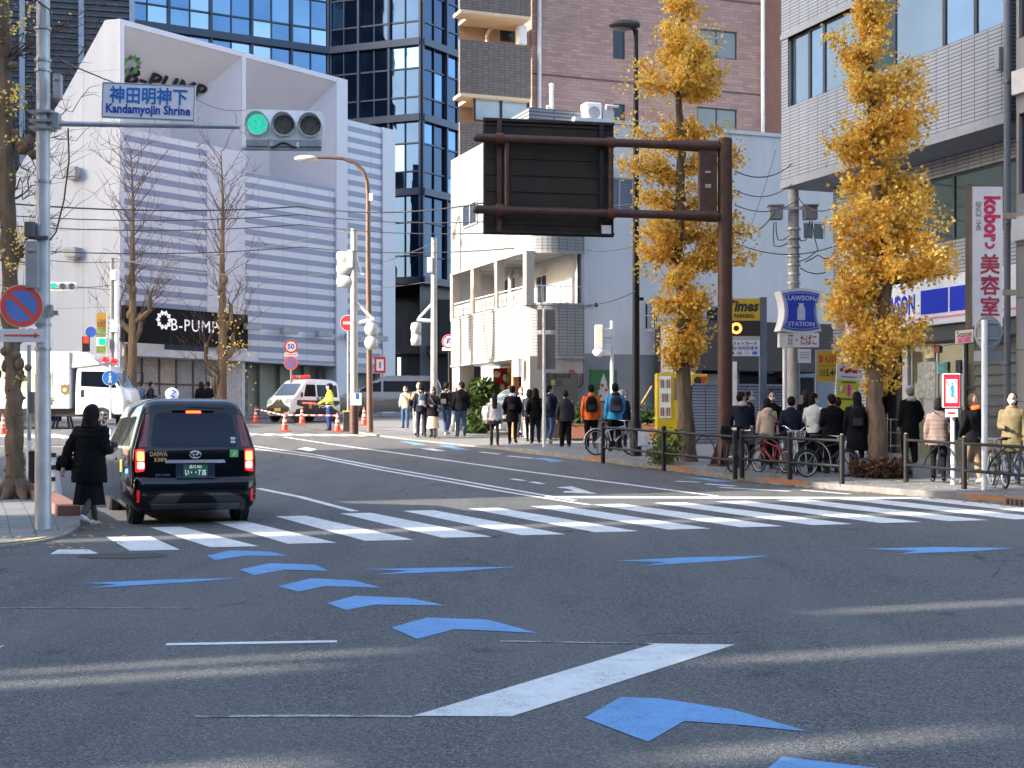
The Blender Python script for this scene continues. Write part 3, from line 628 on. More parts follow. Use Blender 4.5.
mb=MB(); s_,z_=ff.hit(553,382.5,-.04); mb.obox(ff,s_-.06,s_+.06,-.05,-.035,z_-.08,z_+.08); mb.build('yellow_card',M('card_yellow',(.5,.42,.1),.6),bo)
# plain side wall
fw=F(ff.p(1.9,-.7,0),PX,-AX); SW=11.2
PW=M('side_wall_white',(.66,.67,.685),.85,0,.06,.9,bmp=.1,bsc=40,dirt=.2,stretch=(1,1,.16)); PG=M('grey_dado',(.25,.27,.31),.85,0,.1,.8,dirt=.2)
hs=[rect(fw,606,178,634,211),rect(fw,645,302,660,330),rect(fw,803,222,825,240),rect(fw,802,436-130,822,446-130) if False else rect(fw,706,306,732,330)]
zt=11.7
mb=MB(); wall(mb,fw,0,SW,4.1,zt,hs,.15); block(mb,fw,0,SW,-9,0,.5,zt); 
mb.obox(fw,0,SW,-.2,.05,zt,zt+.12); mb.build('side_wall',PW,wb)
mb=MB(); wall(mb,fw,0,SW,.5,4.1,[],n=.01); mb.build('side_dado',PG,wb)
window(fw,*hs[0],wb,glassM('curtain_glass',(.16,.2,.24),.1),ALUW,mull=1); window(fw,*hs[1],wb,DGLASS,ALUW,mull=0,bars=8); window(fw,*hs[2],wb,DGLASS,ALUW,mull=1); window(fw,*hs[3],wb,DGLASS,ALUW,mull=1)
mb=MB(); a=rect(fw,601,150,610,172); mb.obox(fw,a[0],a[1],0,.35,a[2],a[3]); mb.build('wall_vent',WHITE,wb,bevel=.02)
mb=MB(); s1,z1=fw.hit(592,305); mb.tube([fw.p(s1,.06,z1),fw.p(s1-.35,.06,z1-.1),fw.p(s1-.35,.06,z1-2.6),fw.p(s1-.6,.06,z1-2.75)],.018,6); mb.ell(fw.p(s1+.1,.12,z1),.07); mb.build('wall_conduit',DARK,wb)
mb=MB(); a=rect(fw,530,118,606,134,-2); mb.obox(fw,-1.2,.9,-3.5,-1.0,zt-.2,zt+.55); mb.build('rooftop_screen',brickM('louvre',(.2,.22,.26),(.2,.22,.26),(.08,.09,.1),5,.12,.03,.5),wb)
# the white flank of the balcony block above street level, sunlit, with a small window
mb=MB(); h=rect(fl,464,203,478,226); window(fl,h[0],h[1],h[2],h[3],wb,DGLASS,ALUW,n=.0,mull=1)
# rooftop equipment
ru=thing('rooftop_unit','white air conditioning unit on the flat roof above the gantry sign','air conditioner',fw.p(1.2,-.8,zt+.12))
mb=MB(); mb.obox(fw,.7,1.25,-1.1,-.6,zt+.12,zt+.8); mb.build('casing',WHITE,ru,bevel=.03)
mb=MB(); mb.disc(fw.mat(.975,-.598,zt+.46),.2,.01,20); mb.ring(fw.mat(.975,-.59,zt+.46),.17,.21,.012,20); mb.build('fan_grille',GREYB,ru)
mb=MB(); mb.obox(fw,1.35,1.75,-1.1,-.7,zt+.12,zt+.6); mb.tube([fw.p(1.55,-.9,zt+.6),fw.p(1.55,-.9,zt+.8),fw.p(2.0,-.9,zt+.8)],.05,8); mb.build('pump_box',GREYB,ru)
va=thing('vent_pipe','slim white vent pipe standing on the flat roof','vent pipe',fw.p(-.15,-1,zt+.55))
mb=MB(); mb.tube([fw.p(-.15,-1.6,zt+.5),fw.p(-.15,-1.6,zt+1.5)],[.07,.07],10); mb.tube([fw.p(-.15,-1.6,zt+.75),fw.p(-.32,-1.6,zt+.75)],.06,8); mb.build('pipe',WHITE,va)
mb=MB(); mb.ell(fw.p(-.15,-1.6,zt+1.5),(.09,.09,.06)); mb.build('cap',WHITE,va)
# ---------------------------------------------------------------- brick apartment house behind
BR1=brickM('pink_brick',(.36,.235,.205),(.27,.165,.145),(.21,.145,.13),.42,.125,.008,.75,.5,var=.6); BRS=brickM('salmon_brick',(.5,.33,.22),(.46,.29,.19),(.4,.28,.2),.42,.125,.008,.75)
DBR=brickM('grey_brown_tile',(.16,.13,.115),(.115,.095,.085),(.07,.06,.055),.22,.1,.012,.6,.0)
Yb=57.0; fb=F(at(532,100,Yb),PX,-AX); ab=thing('apartment_house','tall pink brick apartment house with tiled balconies behind the white building','building',ground(4,60))
sR=fb.hit(765,50)[0]
hb=[rect(fb,*x) for x in ((613,24,625,59),(697,30,737,58),(697,108,737,140),(613,104,625,139))]
for h in list(hb)[:0]: pass
mb=MB(); wall(mb,fb,0,sR,8,26,hb,.18); block(mb,fb,0,sR,-6,0,1.5,26); mb.build('wall',BR1,ab)
mb=MB()
for v in (75,): 
    z=fb.hit(600,v+5)[1]; mb.obox(fb,0,sR,.0,.012,z-.04,z+.04)
z=fb.hit(600,-15)[1]; mb.obox(fb,0,sR,.0,.012,z-.04,z+.04); mb.build('floor_joint',M('joint_dark',(.1,.06,.055),.8),ab)
for i,h in enumerate(hb): window(fb,*h,ab,DGLASS if i in(0,3) else glassM('apartment_glass',(.12,.13,.13),.07,.15),ALU,mull=0 if i in(0,3) else 1)
for s_ in (.25,fb.hit(761,50)[0]): mb=MB(); mb.tube([fb.p(s_,.15,8),fb.p(s_,.15,26)],.08,10); mb.build('downpipe',M('pipe_white',(.55,.54,.55),.5),ab)
# balcony tower on its left
gb=fb.off(0,.9); sl=gb.hit(457,60)[0]; s2=gb.hit(460,60)[0]; s3=gb.hit(531,60)[0]
mb=MB(); k2=fb.off(0,-.9); a0=k2.hit(455,60)[0]
doors=[rect(k2,500,21,515,42),rect(k2,474,96,530,124)]
wall(mb,k2,a0+.15,0,8,26,[doors[0]],.1); A=k2.p(a0+.15,0,8); B=k2.p(a0+.15,0,8)*1.09; B.z=8; U=V((0,0,18)); mb.quad(A,B,B+U,A+U,0,[(0,8),(5,8),(5,26),(0,26)]); mb.build('loggia_wall',BRS,ab)
window(k2,*doors[0],ab,DGLASS,ALU,n=-.06,mull=0)
for v0,v1 in ((42,95),(-40,12),(124,175)):
    z1=gb.hit(490,v0)[1]; z0=gb.hit(490,v1)[1]; mb=MB(); mb.obox(gb,s2,s3,-.18,0,z0,z1); mb.obox(gb,s3-.18,s3,-.9,-.18,z0,z1); mb.build('balcony_parapet',DBR,ab)
    mb=MB(); mb.obox(gb,s2+.55,s3-.02,-1.79,-.9,z0-.12,z0-.003); mb.obox(gb,s2+.02,s3-.02,-.89,-.01,z0-.12,z0-.003); mb.build('balcony_slab',M('cream_soffit',(.55,.42,.28),.8,var=.05),ab)
mb=MB(); r_=rect(gb,474,97,529,123,-.3); mb.obox(gb,r_[0],r_[1],-.34,-.3,r_[2],r_[3]); o=mb.build('glass_screen',PGLASS,ab)
mb=MB()
for t in (0,.48,.98): mb.obox(gb,r_[0]+t*(r_[1]-r_[0])-.03,r_[0]+t*(r_[1]-r_[0])+.05,-.3,-.24,r_[2],r_[3]+.1)
mb.obox(gb,r_[0],r_[1],-.298,-.25,r_[2],r_[2]+.05); mb.build('screen_frame',DARK,o)
mb=MB(); r_=rect(gb,519,25,527,44,-.8); mb.obox(gb,r_[0],r_[1],-1.2,-.8,r_[2],r_[3]); mb.build('air_conditioner',WHITE,ab,bevel=.03)
mb=MB(); s_,z_=k2.hit(487,38,.1); s4,z4=k2.hit(493,26,.1); mb.tube([k2.p(s_,.1,z_-.5),k2.p(s_,.1,z_+.1),k2.p(s_+.1,.1,z_+.3),k2.p(s4,.1,z4),k2.p(s4+.1,.1,z4)],.07,8); mb.build('drain_elbow',M('pipe_cream',(.62,.55,.42),.6),ab)
# red-brown neighbour, sunlit flank
f3=F(at(764,60,63.5),PX,-AX); r3=thing('red_brown_building','plain red brown building between the brick house and the tiled block','building',ground(11.5,65)); mb=MB()
wall(mb,f3,0,4.5,8,26,[(.2,.9,13.2,14.6),(.2,.9,10.3,11.6)],.2); block(mb,f3,0,4.5,-6,0,2,26); mb.build('wall',M('red_brown_render',(.33,.14,.1),.8,var=.1,dirt=.15),r3)
window(f3,.2,.9,13.2,14.6,r3,DGLASS,ALU,mull=0); window(f3,.2,.9,10.3,11.6,r3,DGLASS,ALU,mull=0)
# ---------------------------------------------------------------- climbing gym: white striped building on the left
d0=V((.616,.788,0)); fp=F((-17.8,66),d0,(.788,-.616)); gym=thing('striped_building','white climbing hall with grey blue stripes and a black sign over the shop front','building',ground(-14,72))
def stripesM():
    m,t,b=nt('striped_panels'); co=coords(t,'UV'); sx=nd(t,'ShaderNodeSeparateXYZ'); t.links.new(co,sx.inputs[0])
    a=nd(t,'ShaderNodeMath',operation='MULTIPLY'); t.links.new(sx.outputs[1],a.inputs[0]); a.inputs[1].default_value=1/.58
    fr=nd(t,'ShaderNodeMath',operation='FRACT'); t.links.new(a.outputs[0],fr.inputs[0]); g=nd(t,'ShaderNodeMath',operation='GREATER_THAN'); t.links.new(fr.outputs[0],g.inputs[0]); g.inputs[1].default_value=.5
    c=mixc(t,g.outputs[0],(.6,.63,.7),(.22,.265,.39)); x=nd(t,'ShaderNodeMath',operation='MULTIPLY'); t.links.new(sx.outputs[0],x.inputs[0]); x.inputs[1].default_value=1/1.67
    f2=nd(t,'ShaderNodeMath',operation='FRACT'); t.links.new(x.outputs[0],f2.inputs[0]); l=nd(t,'ShaderNodeMath',operation='LESS_THAN'); t.links.new(f2.outputs[0],l.inputs[0]); l.inputs[1].default_value=.014
    c=mixc(t,l.outputs[0],c,(.2,.22,.28)); n=noi(t,co,.5,5); c=mixc(t,ramp(t,n,.4,.8),c,mixc(t,.12,c,(.1,.1,.12))); t.links.new(c,b.inputs['Base Color']); b.inputs['Roughness'].default_value=.4; return m
STR=stripesM(); WPAN=brickM('white_metal_panels',(.43,.48,.57),(.41,.46,.55),(.22,.24,.28),1.9,3.6,.012,.4,.0,bmp=.15)
ZT=20.3; Z1=15.35; sB=[0,7.25,13.75,14.55,18.6]; zs=5.95; zc=5.05
mb=MB(); wall(mb,fp,.15,5.0,zs+.05,Z1,[]); wall(mb,fp,7.4,13.75,5.1,Z1-1.0 if False else 14.4,[],n=-.06); wall(mb,fp,14.6,17.6,5.0,18.3,[],n=-.3); mb.build('striped_wall',STR,gym)
mb=MB(); wall(mb,fp,5.0,7.4,2,Z1,[],n=.02); mb.obox(fp,-.1,.15,-.6,.05,2,ZT); mb.obox(fp,13.75,14.58,-.8,.05,2,ZT); mb.obox(fp,17.6,18.6,-1,-.2,2,18.3)
# deep tapered lights pockets under the parapet
for a,b,c in ((.15,7.2,Z1),(7.45,13.75,14.4)):
    dz=2.6; zb=17.0 if a<1 else 16.4
    A,B=fp.p(a,0,ZT-.25),fp.p(b,0,ZT-.25); Cc,D=fp.p(b-2.3,-dz,zb),fp.p(a+.05,-dz,zb)
    mb.quad(A,B,Cc,D); mb.quad(D,Cc,fp.p(b-2.3,-dz,c-.5),fp.p(a+.05,-dz,c-.5))
    mb.add([B,Cc,fp.p(b-2.3,-dz,c-.5),fp.p(b,0,c-.5)],[(0,1,2,3)])
    mb.obox(fp,a,b,-.35,.03,ZT-.25,ZT)
mb.obox(fp,7.2,7.45,-.35,.04,Z1-1,ZT); mb.build('white_wall',M('white_panel',(.58,.61,.68),.45,var=.04,sc=.6),gym)
mb=MB(); block(mb,fp,4.6,14.55,-7.5,-2.7,2,ZT-.05); block(mb,fp,14.56,18.6,-6,-1.0,2,18.25); mb.build('rear_wall',WPAN,gym)
# left flank: light metal wall with a slanting parapet
fq=F(fp.p(-.1,0,0),(-.95,.31),(-.3,-1)); z_=lambda s:ZT
mb=MB(); A=fq.hit(105,18)[0]; B=fq.hit(62,100)[0]; e=fq.hit(-40,100)[0]
poly=[(0,2),(e,2),(e,9),(fq.hit(35,140)[0],fq.hit(35,140)[1]),(B,fq.hit(62,98)[1]),(A,ZT),(0,ZT)]
mb.add([fq.p(a,0,z) for a,z in poly],[tuple(range(len(poly)))],0,False,[[(a,z) for a,z in poly]])
mb.add([fq.p(a,-.4,z) for a,z in poly],[tuple(range(len(poly)))],0,False,[[(a,z) for a,z in poly]])
mb.build('flank_wall',WPAN,gym)
for u,v in ((76,173),(76,253),(70,387),(252,326)if False else (29,258)):
    s_,z_=fq.hit(u,v); mb=MB(); mb.obox(fq,s_-.28,s_+.28,0,.5,z_-.22,z_+.22); mb.obox(fq,s_-.22,s_+.22,.1,.4,z_-.34,z_-.223); mb.build('floodlight',GREYB,gym)
for u,v in ((252,327),(289,331),(324,334),(353,336.5),(380,338.5)):
    s_,z_=fp.hit(u,v,.4); mb=MB(); mb.obox(fp,s_-.5,s_+.5,.25,.55,z_-.14,z_+.14); mb.tube([fp.p(s_,-.06,z_),fp.p(s_,.3,z_)],.05,6); mb.build('floodlight',GREYB,gym)
# sign fascia
mb=MB(); mb.obox(fp,-.05,7.3,.1,.35,zs-.35,zs+1.32); sgn=mb.build('sign_fascia',M('sign_black',(.006,.006,.007),.6,spec=.15),gym)
SW_=M('sign_letter_white',(.7,.7,.72),.4,emit=.15)
s_,z_=fp.hit(195,325,.36); text('B-PUMP',.8,fp.mat(s_,.36,z_-.05),SW_,'lettering',sgn,bold=.0,width=2.8,space=1.12)
def burst(mb,Mx,r,n=10):
    for i in range(n):
        a=2*math.pi*i/n; c,s=math.cos(a),math.sin(a); q=.17*r*1.6
        P=[(c*r*.5-s*q*.2,s*r*.5+c*q*.2),(c*r*.75-s*q,s*r*.75+c*q),(c*r*1.05,s*r*1.05),(c*r*.75+s*q,s*r*.75-c*q),(c*r*.5+s*q*.2,s*r*.5-c*q*.2)]
        mb.prism(P,Mx,.01,i%2 if n>10 else 0)
mb=MB(); s_,z_=fp.hit(164,320,.36); burst(mb,fp.mat(s_,.36,z_),.45); mb.build('emblem',SW_,sgn)
mb=MB(); mb.obox(fp,.0,7.4,.02,1.0,zc-.1,zc+.25); mb.build('canopy',M('canopy_white',(.55,.56,.58),.4),gym)
# letters in the light pocket
Pk=lambda a,t: fp.p(a,-2.55*t,(ZT-.25)*(1-t)+17.0*t)
sl_=(Pk(2,1)-Pk(2,0)).normalized(); up=-sl_; nn=fp.d.cross(up); nn=nn if nn.dot(fp.n)>0 else -nn
Mk=Matrix((fp.d,up,nn)).transposed().to_4x4(); 
o=text('B-PUMP',1.15,Matrix.Translation(Pk(3.75,.57)+nn*.12)@Mk,M('letters_black',(.015,.015,.02),.4),'pocket_lettering',gym,bold=.01,width=4.6,ext=.05,space=1.1)
mb=MB(); burst(mb,Matrix.Translation(Pk(1.15,.42)+nn*.35)@Mk,.55,12); mb.build('pocket_emblem',[M('emblem_grey',(.12,.12,.14),.5),M('emblem_green',(.1,.4,.08),.5)],gym)
# shop front glass, pale interior with climbing holds
INT=M('gym_interior',(.34,.34,.27),.8,var=.25,sc=.8)
mb=MB(); mb.obox(fp,.2,5.1,-2.2,-2.1,2.0,zc); mb.obox(fp,.2,5.1,-2.2,0,zc-.12,zc-.1) ; mb.build('interior_wall',INT,gym)
mb=MB(); hr=random.Random(3)
for i in range(26): 
    c=fp.p(hr.uniform(2.0,5.0),-2.05,hr.uniform(2.6,4.9)); mb.ell(c,(hr.uniform(.06,.3),.1,hr.uniform(.06,.25)),hr.randrange(4),8,5)
mb.build('climbing_hold',[M('hold_red',(.4,.08,.06),.6),M('hold_dark',(.04,.05,.07),.6),M('hold_grey',(.2,.2,.2),.6),M('hold_cream',(.5,.45,.3),.6)],gym)
mb=MB()
for a in (.2,1.2,2.2,3.2,4.2,5.1): mb.obox(fp,a-.04,a+.04,-.1,-.02,2,zc-.1)
for z in (3.75,): mb.obox(fp,.2,5.1,-.095,-.025,z-.04,z+.04)
o=mb.build('shop_front_frame',ALU,gym)
gm,t_,b_=nt('clear_shop_glass'); b_.inputs['Base Color'].default_value=(.9,.95,.93,1); b_.inputs['Roughness'].default_value=.02; b_.inputs['Alpha'].default_value=.22; MATS['clear']=gm
mb=MB(); mb.obox(fp,.2,5.1,-.07,-.05,2,zc-.1); mb.build('shop_glass',gm,o)
mb=MB(); mb.obox(fp,5.1,7.3,-.02,.06,2,zc-.1)
for i in range(14): mb.obox(fp,5.1+i*.155,5.1+i*.155+.07,.06,.09,2,zc-.1)
mb.build('corrugated_wall',M('corrugated_white',(.55,.55,.55),.5,.1),gym)
mb=MB(); mb.obox(fp,7.5,13.75,-1.2,-1.1,2,5.1)
for a in (9.2,10.6,12.3,13.4): mb.obox(fp,a,a+.4,-1.1,-.9,2,5.1)
mb.build('recess_wall',M('recess_green_grey',(.2,.23,.19),.6,var=.2,sc=.6),gym)
mb=MB(); mb.obox(fp,7.6,8.5,-1.09,-1.0,2,5.0); mb.build('mural',M('mural_dots',(.12,.12,.08),.6,var=1.0,sc=2.4),gym)
mb=MB(); mb.obox(fp,7.4,13.75,-1.2,.0,4.98,5.1); mb.obox(fp,14.6,18.6,-1.0,-.25,4.7,5.0); mb.build('recess_soffit',M('soffit_blue_grey',(.35,.38,.45),.5),gym)
mb=MB(); mb.obox(fp,14.6,17.6,-1.0,-.8,2,4.75); mb.build('side_recess',M('recess_grey',(.17,.18,.2),.6),gym)
# ---------------------------------------------------------------- blue glass tower
TG=[glassM('tower_glass_%d'%i,c,.02,.9,.25,.4,.02) for i,c in enumerate(((.08,.16,.28),(.13,.23,.36),(.022,.045,.09),(.25,.36,.45)))]
MUL=M('tower_mullion',(.03,.045,.08),.4,.4); tw=thing('glass_tower','tall dark blue glass office tower behind the white striped building','building',ground(-8,95))
BC=V((-5.65,90,0)); fB=F(BC,(-.93,.36),(0,-1)); AB=fB.p(6.4,0,0); fA=F(AB,(-.868,-.496),(.3,-1)); fC=F(BC,(.54,.84),(.7,-.5))
FL=[11.8-4.53*1.6,11.8-.9,16.4,21.0,25.7,30.4,35.1]
rr=random.Random(9)
for (q,LEN,nm,dn) in ((fA,26,20,.3),(fB,6.4,6,.0),(fC,9,7,.0)):
    for a in range(len(FL)-1):
        z0,z1=FL[a],FL[a+1]
        if a==0: continue
        mb=MB()
        for i in range(nm):
            s0,s1=LEN*i/nm,LEN*(i+1)/nm
            for (y0,y1) in ((z0,z0+(z1-z0)*.28),(z0+(z1-z0)*.28,z0+(z1-z0)*.66),(z0+(z1-z0)*.66,z1)):
                w=rr.uniform(-.006,.006); w2=rr.uniform(-.006,.006)
                mb.quad(q.p(s0,w,y0),q.p(s1,w2,y0),q.p(s1,w2+rr.uniform(-.004,.004),y1),q.p(s0,w,y1),rr.choice((0,0,1,1,2,3)) if q is fA else rr.choice((0,2,2,2,2)) if q is fB else rr.choice((2,2,2,0)))
        fr=MB()
        for i in range(nm+1):
            s=LEN*i/nm; wd=.14 if i%2==0 else .06; fr.obox(q,s-wd/2,s+wd/2,.0,.22 if i%2==0 else .1,z0,z1)
        fr.obox(q,0,LEN,.0,.3,z0-.22,z0+.22); [fr.obox(q,0,LEN,.003,.08,z0+(z1-z0)*k_-.05,z0+(z1-z0)*k_+.05) for k_ in (.28,.66)]
        o=fr.build('curtain_wall',MUL,tw); mb.build('pane',TG,o,recalc=False)
mb=MB()
pl=[fA.p(26,-.3,0),AB-V((0,-.3,0)),BC+V((-.1,.4,0)),fC.p(9,-.3,0),fC.p(9,-14,0)+V((-10,0,0)),fA.p(26,-16,0)]
for z in (9.9,): mb.add([p+V((0,0,z)) for p in pl],[tuple(range(len(pl)))])
n=len(pl); mb.add([p+V((0,0,1)) for p in pl]+[p+V((0,0,35)) for p in pl],[(i,(i+1)%n,n+(i+1)%n,n+i) for i in (2,3,4,5)]+[tuple(range(n,2*n))])
mb.build('core_wall',M('tower_core',(.02,.025,.035),.5),tw)
q=F(BC+V((-6,1.5,0)),(.97,.1),(0,-1)); mb=MB(); mb.obox(q,-4,10,-.3,0,1.5,9.9)
for i in range(12): mb.obox(q,-3+i,-2.9+i,0,.2,1.5,9.9)
mb.obox(q,-4,10,0,1.2,6.4,6.9); mb.build('entrance_wall',M('entrance_dark',(.02,.025,.03),.3),tw)
mb=MB()
for i in (3.6,4.4,6.1): mb.obox(q,i,i+.22,.2,.25,2.5,6.2)
mb.build('entrance_light_strip',M('strip_glow',(.6,.6,.5),.5,emit=.5),tw)
# darker louvred annex far left, behind the tree
f5=F((-36,80),(1,.25),(.2,-1)); r5=thing('louvred_annex','dark louvred annex tower behind the bare corner tree','building',ground(-28,82)); mb=MB(); wall(mb,f5,0,14.5,2,36,[]); block(mb,f5,0,14.5,-6,0,2,36); mb.build('wall',M('annex_dark',(.02,.028,.045),.3,.3),r5)
mb=MB()
for i in range(70): mb.obox(f5,0,14.5,0,.12,12+i*.34,12.1+i*.34)
mb.build('louvre',M('louvre_steel',(.05,.06,.085),.4,.5),r5)
mb=MB()
for s in (2,5.2,8.4,11.6,14.4): mb.obox(f5,s,s+.3,.12,.3,2,36)
mb.build('steel_fin',M('fin_blue_grey',(.2,.24,.32),.4,.4),r5)
# ---------------------------------------------------------------- car park behind the low tiled wall
hut=thing('car_park_hut','brown fronted car park hut behind the low tiled wall','building',ground(9,46))
fh=F(at(698,380,45.2),PX,-AX); e=fh.hit(834,380)[0]
mb=MB(); z0=fh.hit(760,378)[1]; z1=fh.hit(760,322)[1]; mb.obox(fh,0,e,-3,-.0,z1-1.55,z1); mb.build('fascia',M('brown_grey_fascia',(.1,.085,.085),.7,var=.1,dirt=.2),hut)
zf=z1-1.55; mb=MB(); mb.obox(fh,0,e,-3,-2.8,1,zf); mb.obox(fh,.05,.3,-2.8,-.3,1,zf); mb.obox(fh,1.6,1.75,-2.8,-.5,1,zf); mb.obox(fh,3.6,3.8,-2.8,-.4,1,zf);  mb.build('wall',M('hut_wall',(.3,.3,.31),.8,dirt=.2),hut)
mb=MB(); mb.obox(fh,.3,1.2,-.6,-.5,1,zf-.1); mb.build('white_door',M('door_white',(.55,.54,.52),.5),hut)
mb=MB(); mb.obox(fh,1.8,e-.2,-.9,-.86,2.75,zf-.15); o=mb.build('window',DGLASS,hut)
mb=MB(); a=rect(fh,766,363,774,373,-.8); mb.obox(fh,a[0],a[1],-.82,-.8,a[2],a[3]); o=mb.build('notice',SIGNW,hut); text('P付',.16,fh.mat((a[0]+a[1])/2,-.795,(a[2]+a[3])/2),BLACK,'lettering',o) if False else None
lw=F(at(692,400,42.6),PX,-AX); e2=lw.hit(800,400)[0]; zt_=lw.hit(745,386)[1]
mb=MB(); wall(mb,lw,0,e2,.8,zt_,[rect(lw,764,388,789,404)],.15); mb.obox(lw,0,e2,-.25,-.16,.8,zt_); mb.obox(lw,-.02,e2,-.26,.03,zt_,zt_+.06); tag(mb.build('tiled_wall',GTILE),'low grey tiled wall with a dark opening behind the bicycles','wall')
# wall stretch joining the shop, its price boards stand in front
g3=F(lw.p(e2,0,0),-AX,-PX)
# unseen blocks added on the sunny side to shade the street: their gaps let the low sun through in streaks
SUNA=R(20); sd=V((-math.cos(SUNA),-math.sin(SUNA),0)); pq=V((sd.y,-sd.x,0)); pq=pq if pq.y>0 else -pq
OC=brickM('unseen_front',(.2,.2,.21),(.18,.18,.19),(.06,.07,.09),3.2,3.6,.9,.5,.0)
def occ(q0,q1,d0,d1,h,lab,m=OC,name='unseen_block'):
    mb=MB(); P=[-sd*a*-1*-1 if False else None for a in ()]
    c=[V((0,0,0))+pq*q0+sd*d0,pq*q1+sd*d0,pq*q1+sd*d1,pq*q0+sd*d1]
    B=[V((p.x,p.y,-1)) for p in c]; T=[V((p.x,p.y,h)) for p in c]
    a=[(q0,-1),(q1,-1),(q1,h),(q0,h)]; b=[(d0,-1),(d1,-1),(d1,h),(d0,h)]; k=[(q0,d0),(q1,d0),(q1,d1),(q0,d1)]
    mb.pbox(B+T,0,[k,k,a,b,a,b]); tag(mb.build(name,m),lab,'building')
occ(-60,5.95,27,40,48,'unseen tall block added behind the camera to shade the street')
sb=thing('slit_block','unseen tall slab with narrow slits added to cut the sun into streaks','building',V((sd.x*30+pq.x*8,sd.y*30+pq.y*8,-1)))  # added light shaper: its slits let short streaks of sun onto the road
def fill(q0,q1,z0,z1):
    mb=MB(); c=[pq*q0+sd*29,pq*q1+sd*29,pq*q1+sd*30.4,pq*q0+sd*30.4]; mb.pbox([V((p.x,p.y,z0)) for p in c]+[V((p.x,p.y,z1)) for p in c],0); mb.build('wall',CONC,sb)
SL=[(6.0,6.22,14.3,15.7),(6.42,6.75,12.9,14.2),(8.25,8.5,15.0,17.6),(9.0,9.22,11.5,14.5),(9.45,9.62,13.0,14.8),(10.02,10.24,15.9,19.5)]
qa=5.95
for q0,q1,za,zb in SL: fill(qa,q0,-1,46); fill(q0,q1,-1,za); fill(q0,q1,zb,46); qa=q1
fill(qa,10.3,-1,46)
occ(10.3,18.55,28,38,46,'unseen wide grey block added to shade the junction')
occ(19.0,21.6,28,31,44,'unseen narrow block added between two sun gaps across from the salon sign',name='shade_tower')  # added blocker, its width set by the sun gaps beside it
occ(62,90,36,50,50,'unseen tall block added up the side street to shade the striped building')  # added to keep the flank of the striped building in shade
def backrow(x0,x1,y0,y1,h,lab):  # unseen row added so that taxi and glass reflect something darker
    mb=MB(); mb.box(((x0+x1)/2,(y0+y1)/2,h/2-1),(x1-x0,y1-y0,h)); tag(mb.build('unseen_block',OC),lab,'building')
backrow(-16,6,-62,-46,23,'unseen block added behind the camera for darker reflections'); backrow(6.3,48,-60,-46,30,'unseen taller block added behind the camera for darker reflections'); backrow(25,44,-40,-6,26,'unseen block added right of the camera for darker reflections')
occ(24.3,41.2,26,42,47,'unseen long grey block added to shade the tiled shop building')  # added blocker, its end set so the white jacket stays sunlit
# ---------------------------------------------------------------- street furniture
def UP(P): return Matrix.Translation(V(P))
def facing(P, n):                                  # matrix with x right, y up, z out along n
    n=V((n[0],n[1],0)).normalized(); r=V((0,0,1)).cross(n); return Matrix.Translation(V(P))@basis(r,V((0,0,1)))
LG=M('lamp_green',(.04,.5,.36),.3,emit=.22,var=.25,sc=40); LOFF=M('lamp_off',(.22,.2,.16),.3,var=.5,sc=30); LRED=M('lamp_red',(.7,.03,.02),.3,emit=.35)
SIGW=M('signal_white',(.88,.88,.88),.4,dirt=.15)
def signal_head(parent, Mx, on=None, vert=False, n=3, r=.15, pitch=.325, vis=True, name='signal_head', lens=None):
    # Mx: centre of the head, x right, y up, z towards the drivers
    T=Mx@Matrix.Rotation(R(-90),4,'Z') if vert else Mx
    W=pitch*n; hh=.19*r/.15; mb=MB(); P=[]
    for cx,sx in ((W/2-.0,1),(-W/2+.0,-1)):
        for i in range(7):
            a=R(-90+30*i) if sx>0 else R(90+30*i); P.append((cx-sx*hh*.35+.35*hh*math.cos(a)*1.0, (hh*.65 if math.sin(a)>0 else -hh*.65)*(1 if abs(math.sin(a))>.01 else 0)+hh*.35*math.sin(a)))
    mb.prism(P,T@UP((0,0,-.12)),.12); hd=mb.build(name,SIGW,parent,bevel=.015)
    cols=lens or [LG,LOFF,LOFF]
    for i in range(n):
        c=(-W/2+pitch*(i+.5),0,0); Lm=cols[i]
        q=MB(); q.ell(c,(r*.86,r*.86,.03),0,20,6,M=T); o=q.build('lens',Lm,hd)
        q=MB(); A=[];
        rg=[[T@V((c[0]+rr_*math.cos(t),c[1]+rr_*math.sin(t),z)) for t in [j*2*math.pi/24 for j in range(24)]] for rr_,z in ((r*.88,.0),(r*1.0,.0),(r*1.0,.045),(r*.9,.045),(r*.88,.0))]
        q.loft(rg,0,True,False)
        if vis:
            up_=R(180) if vert else R(90); N=13; pts=[(up_-R(105)+R(210)*j/(N-1)) for j in range(N)]
            vs=[]; 
            for t in pts: vs+= [T@V((c[0]+r*1.02*math.cos(t),c[1]+r*1.02*math.sin(t),.03)),T@V((c[0]+r*1.04*math.cos(t),c[1]+r*1.04*math.sin(t)-(0 if vert else .03),.03+.2*max(.15,math.cos((t-up_)*.86))))]
            q.add(vs,[(2*j,2*j+2,2*j+3,2*j+1) for j in range(N-1)],0,True)
        q.build('visor',SIGW,hd,recalc=False)
    return hd
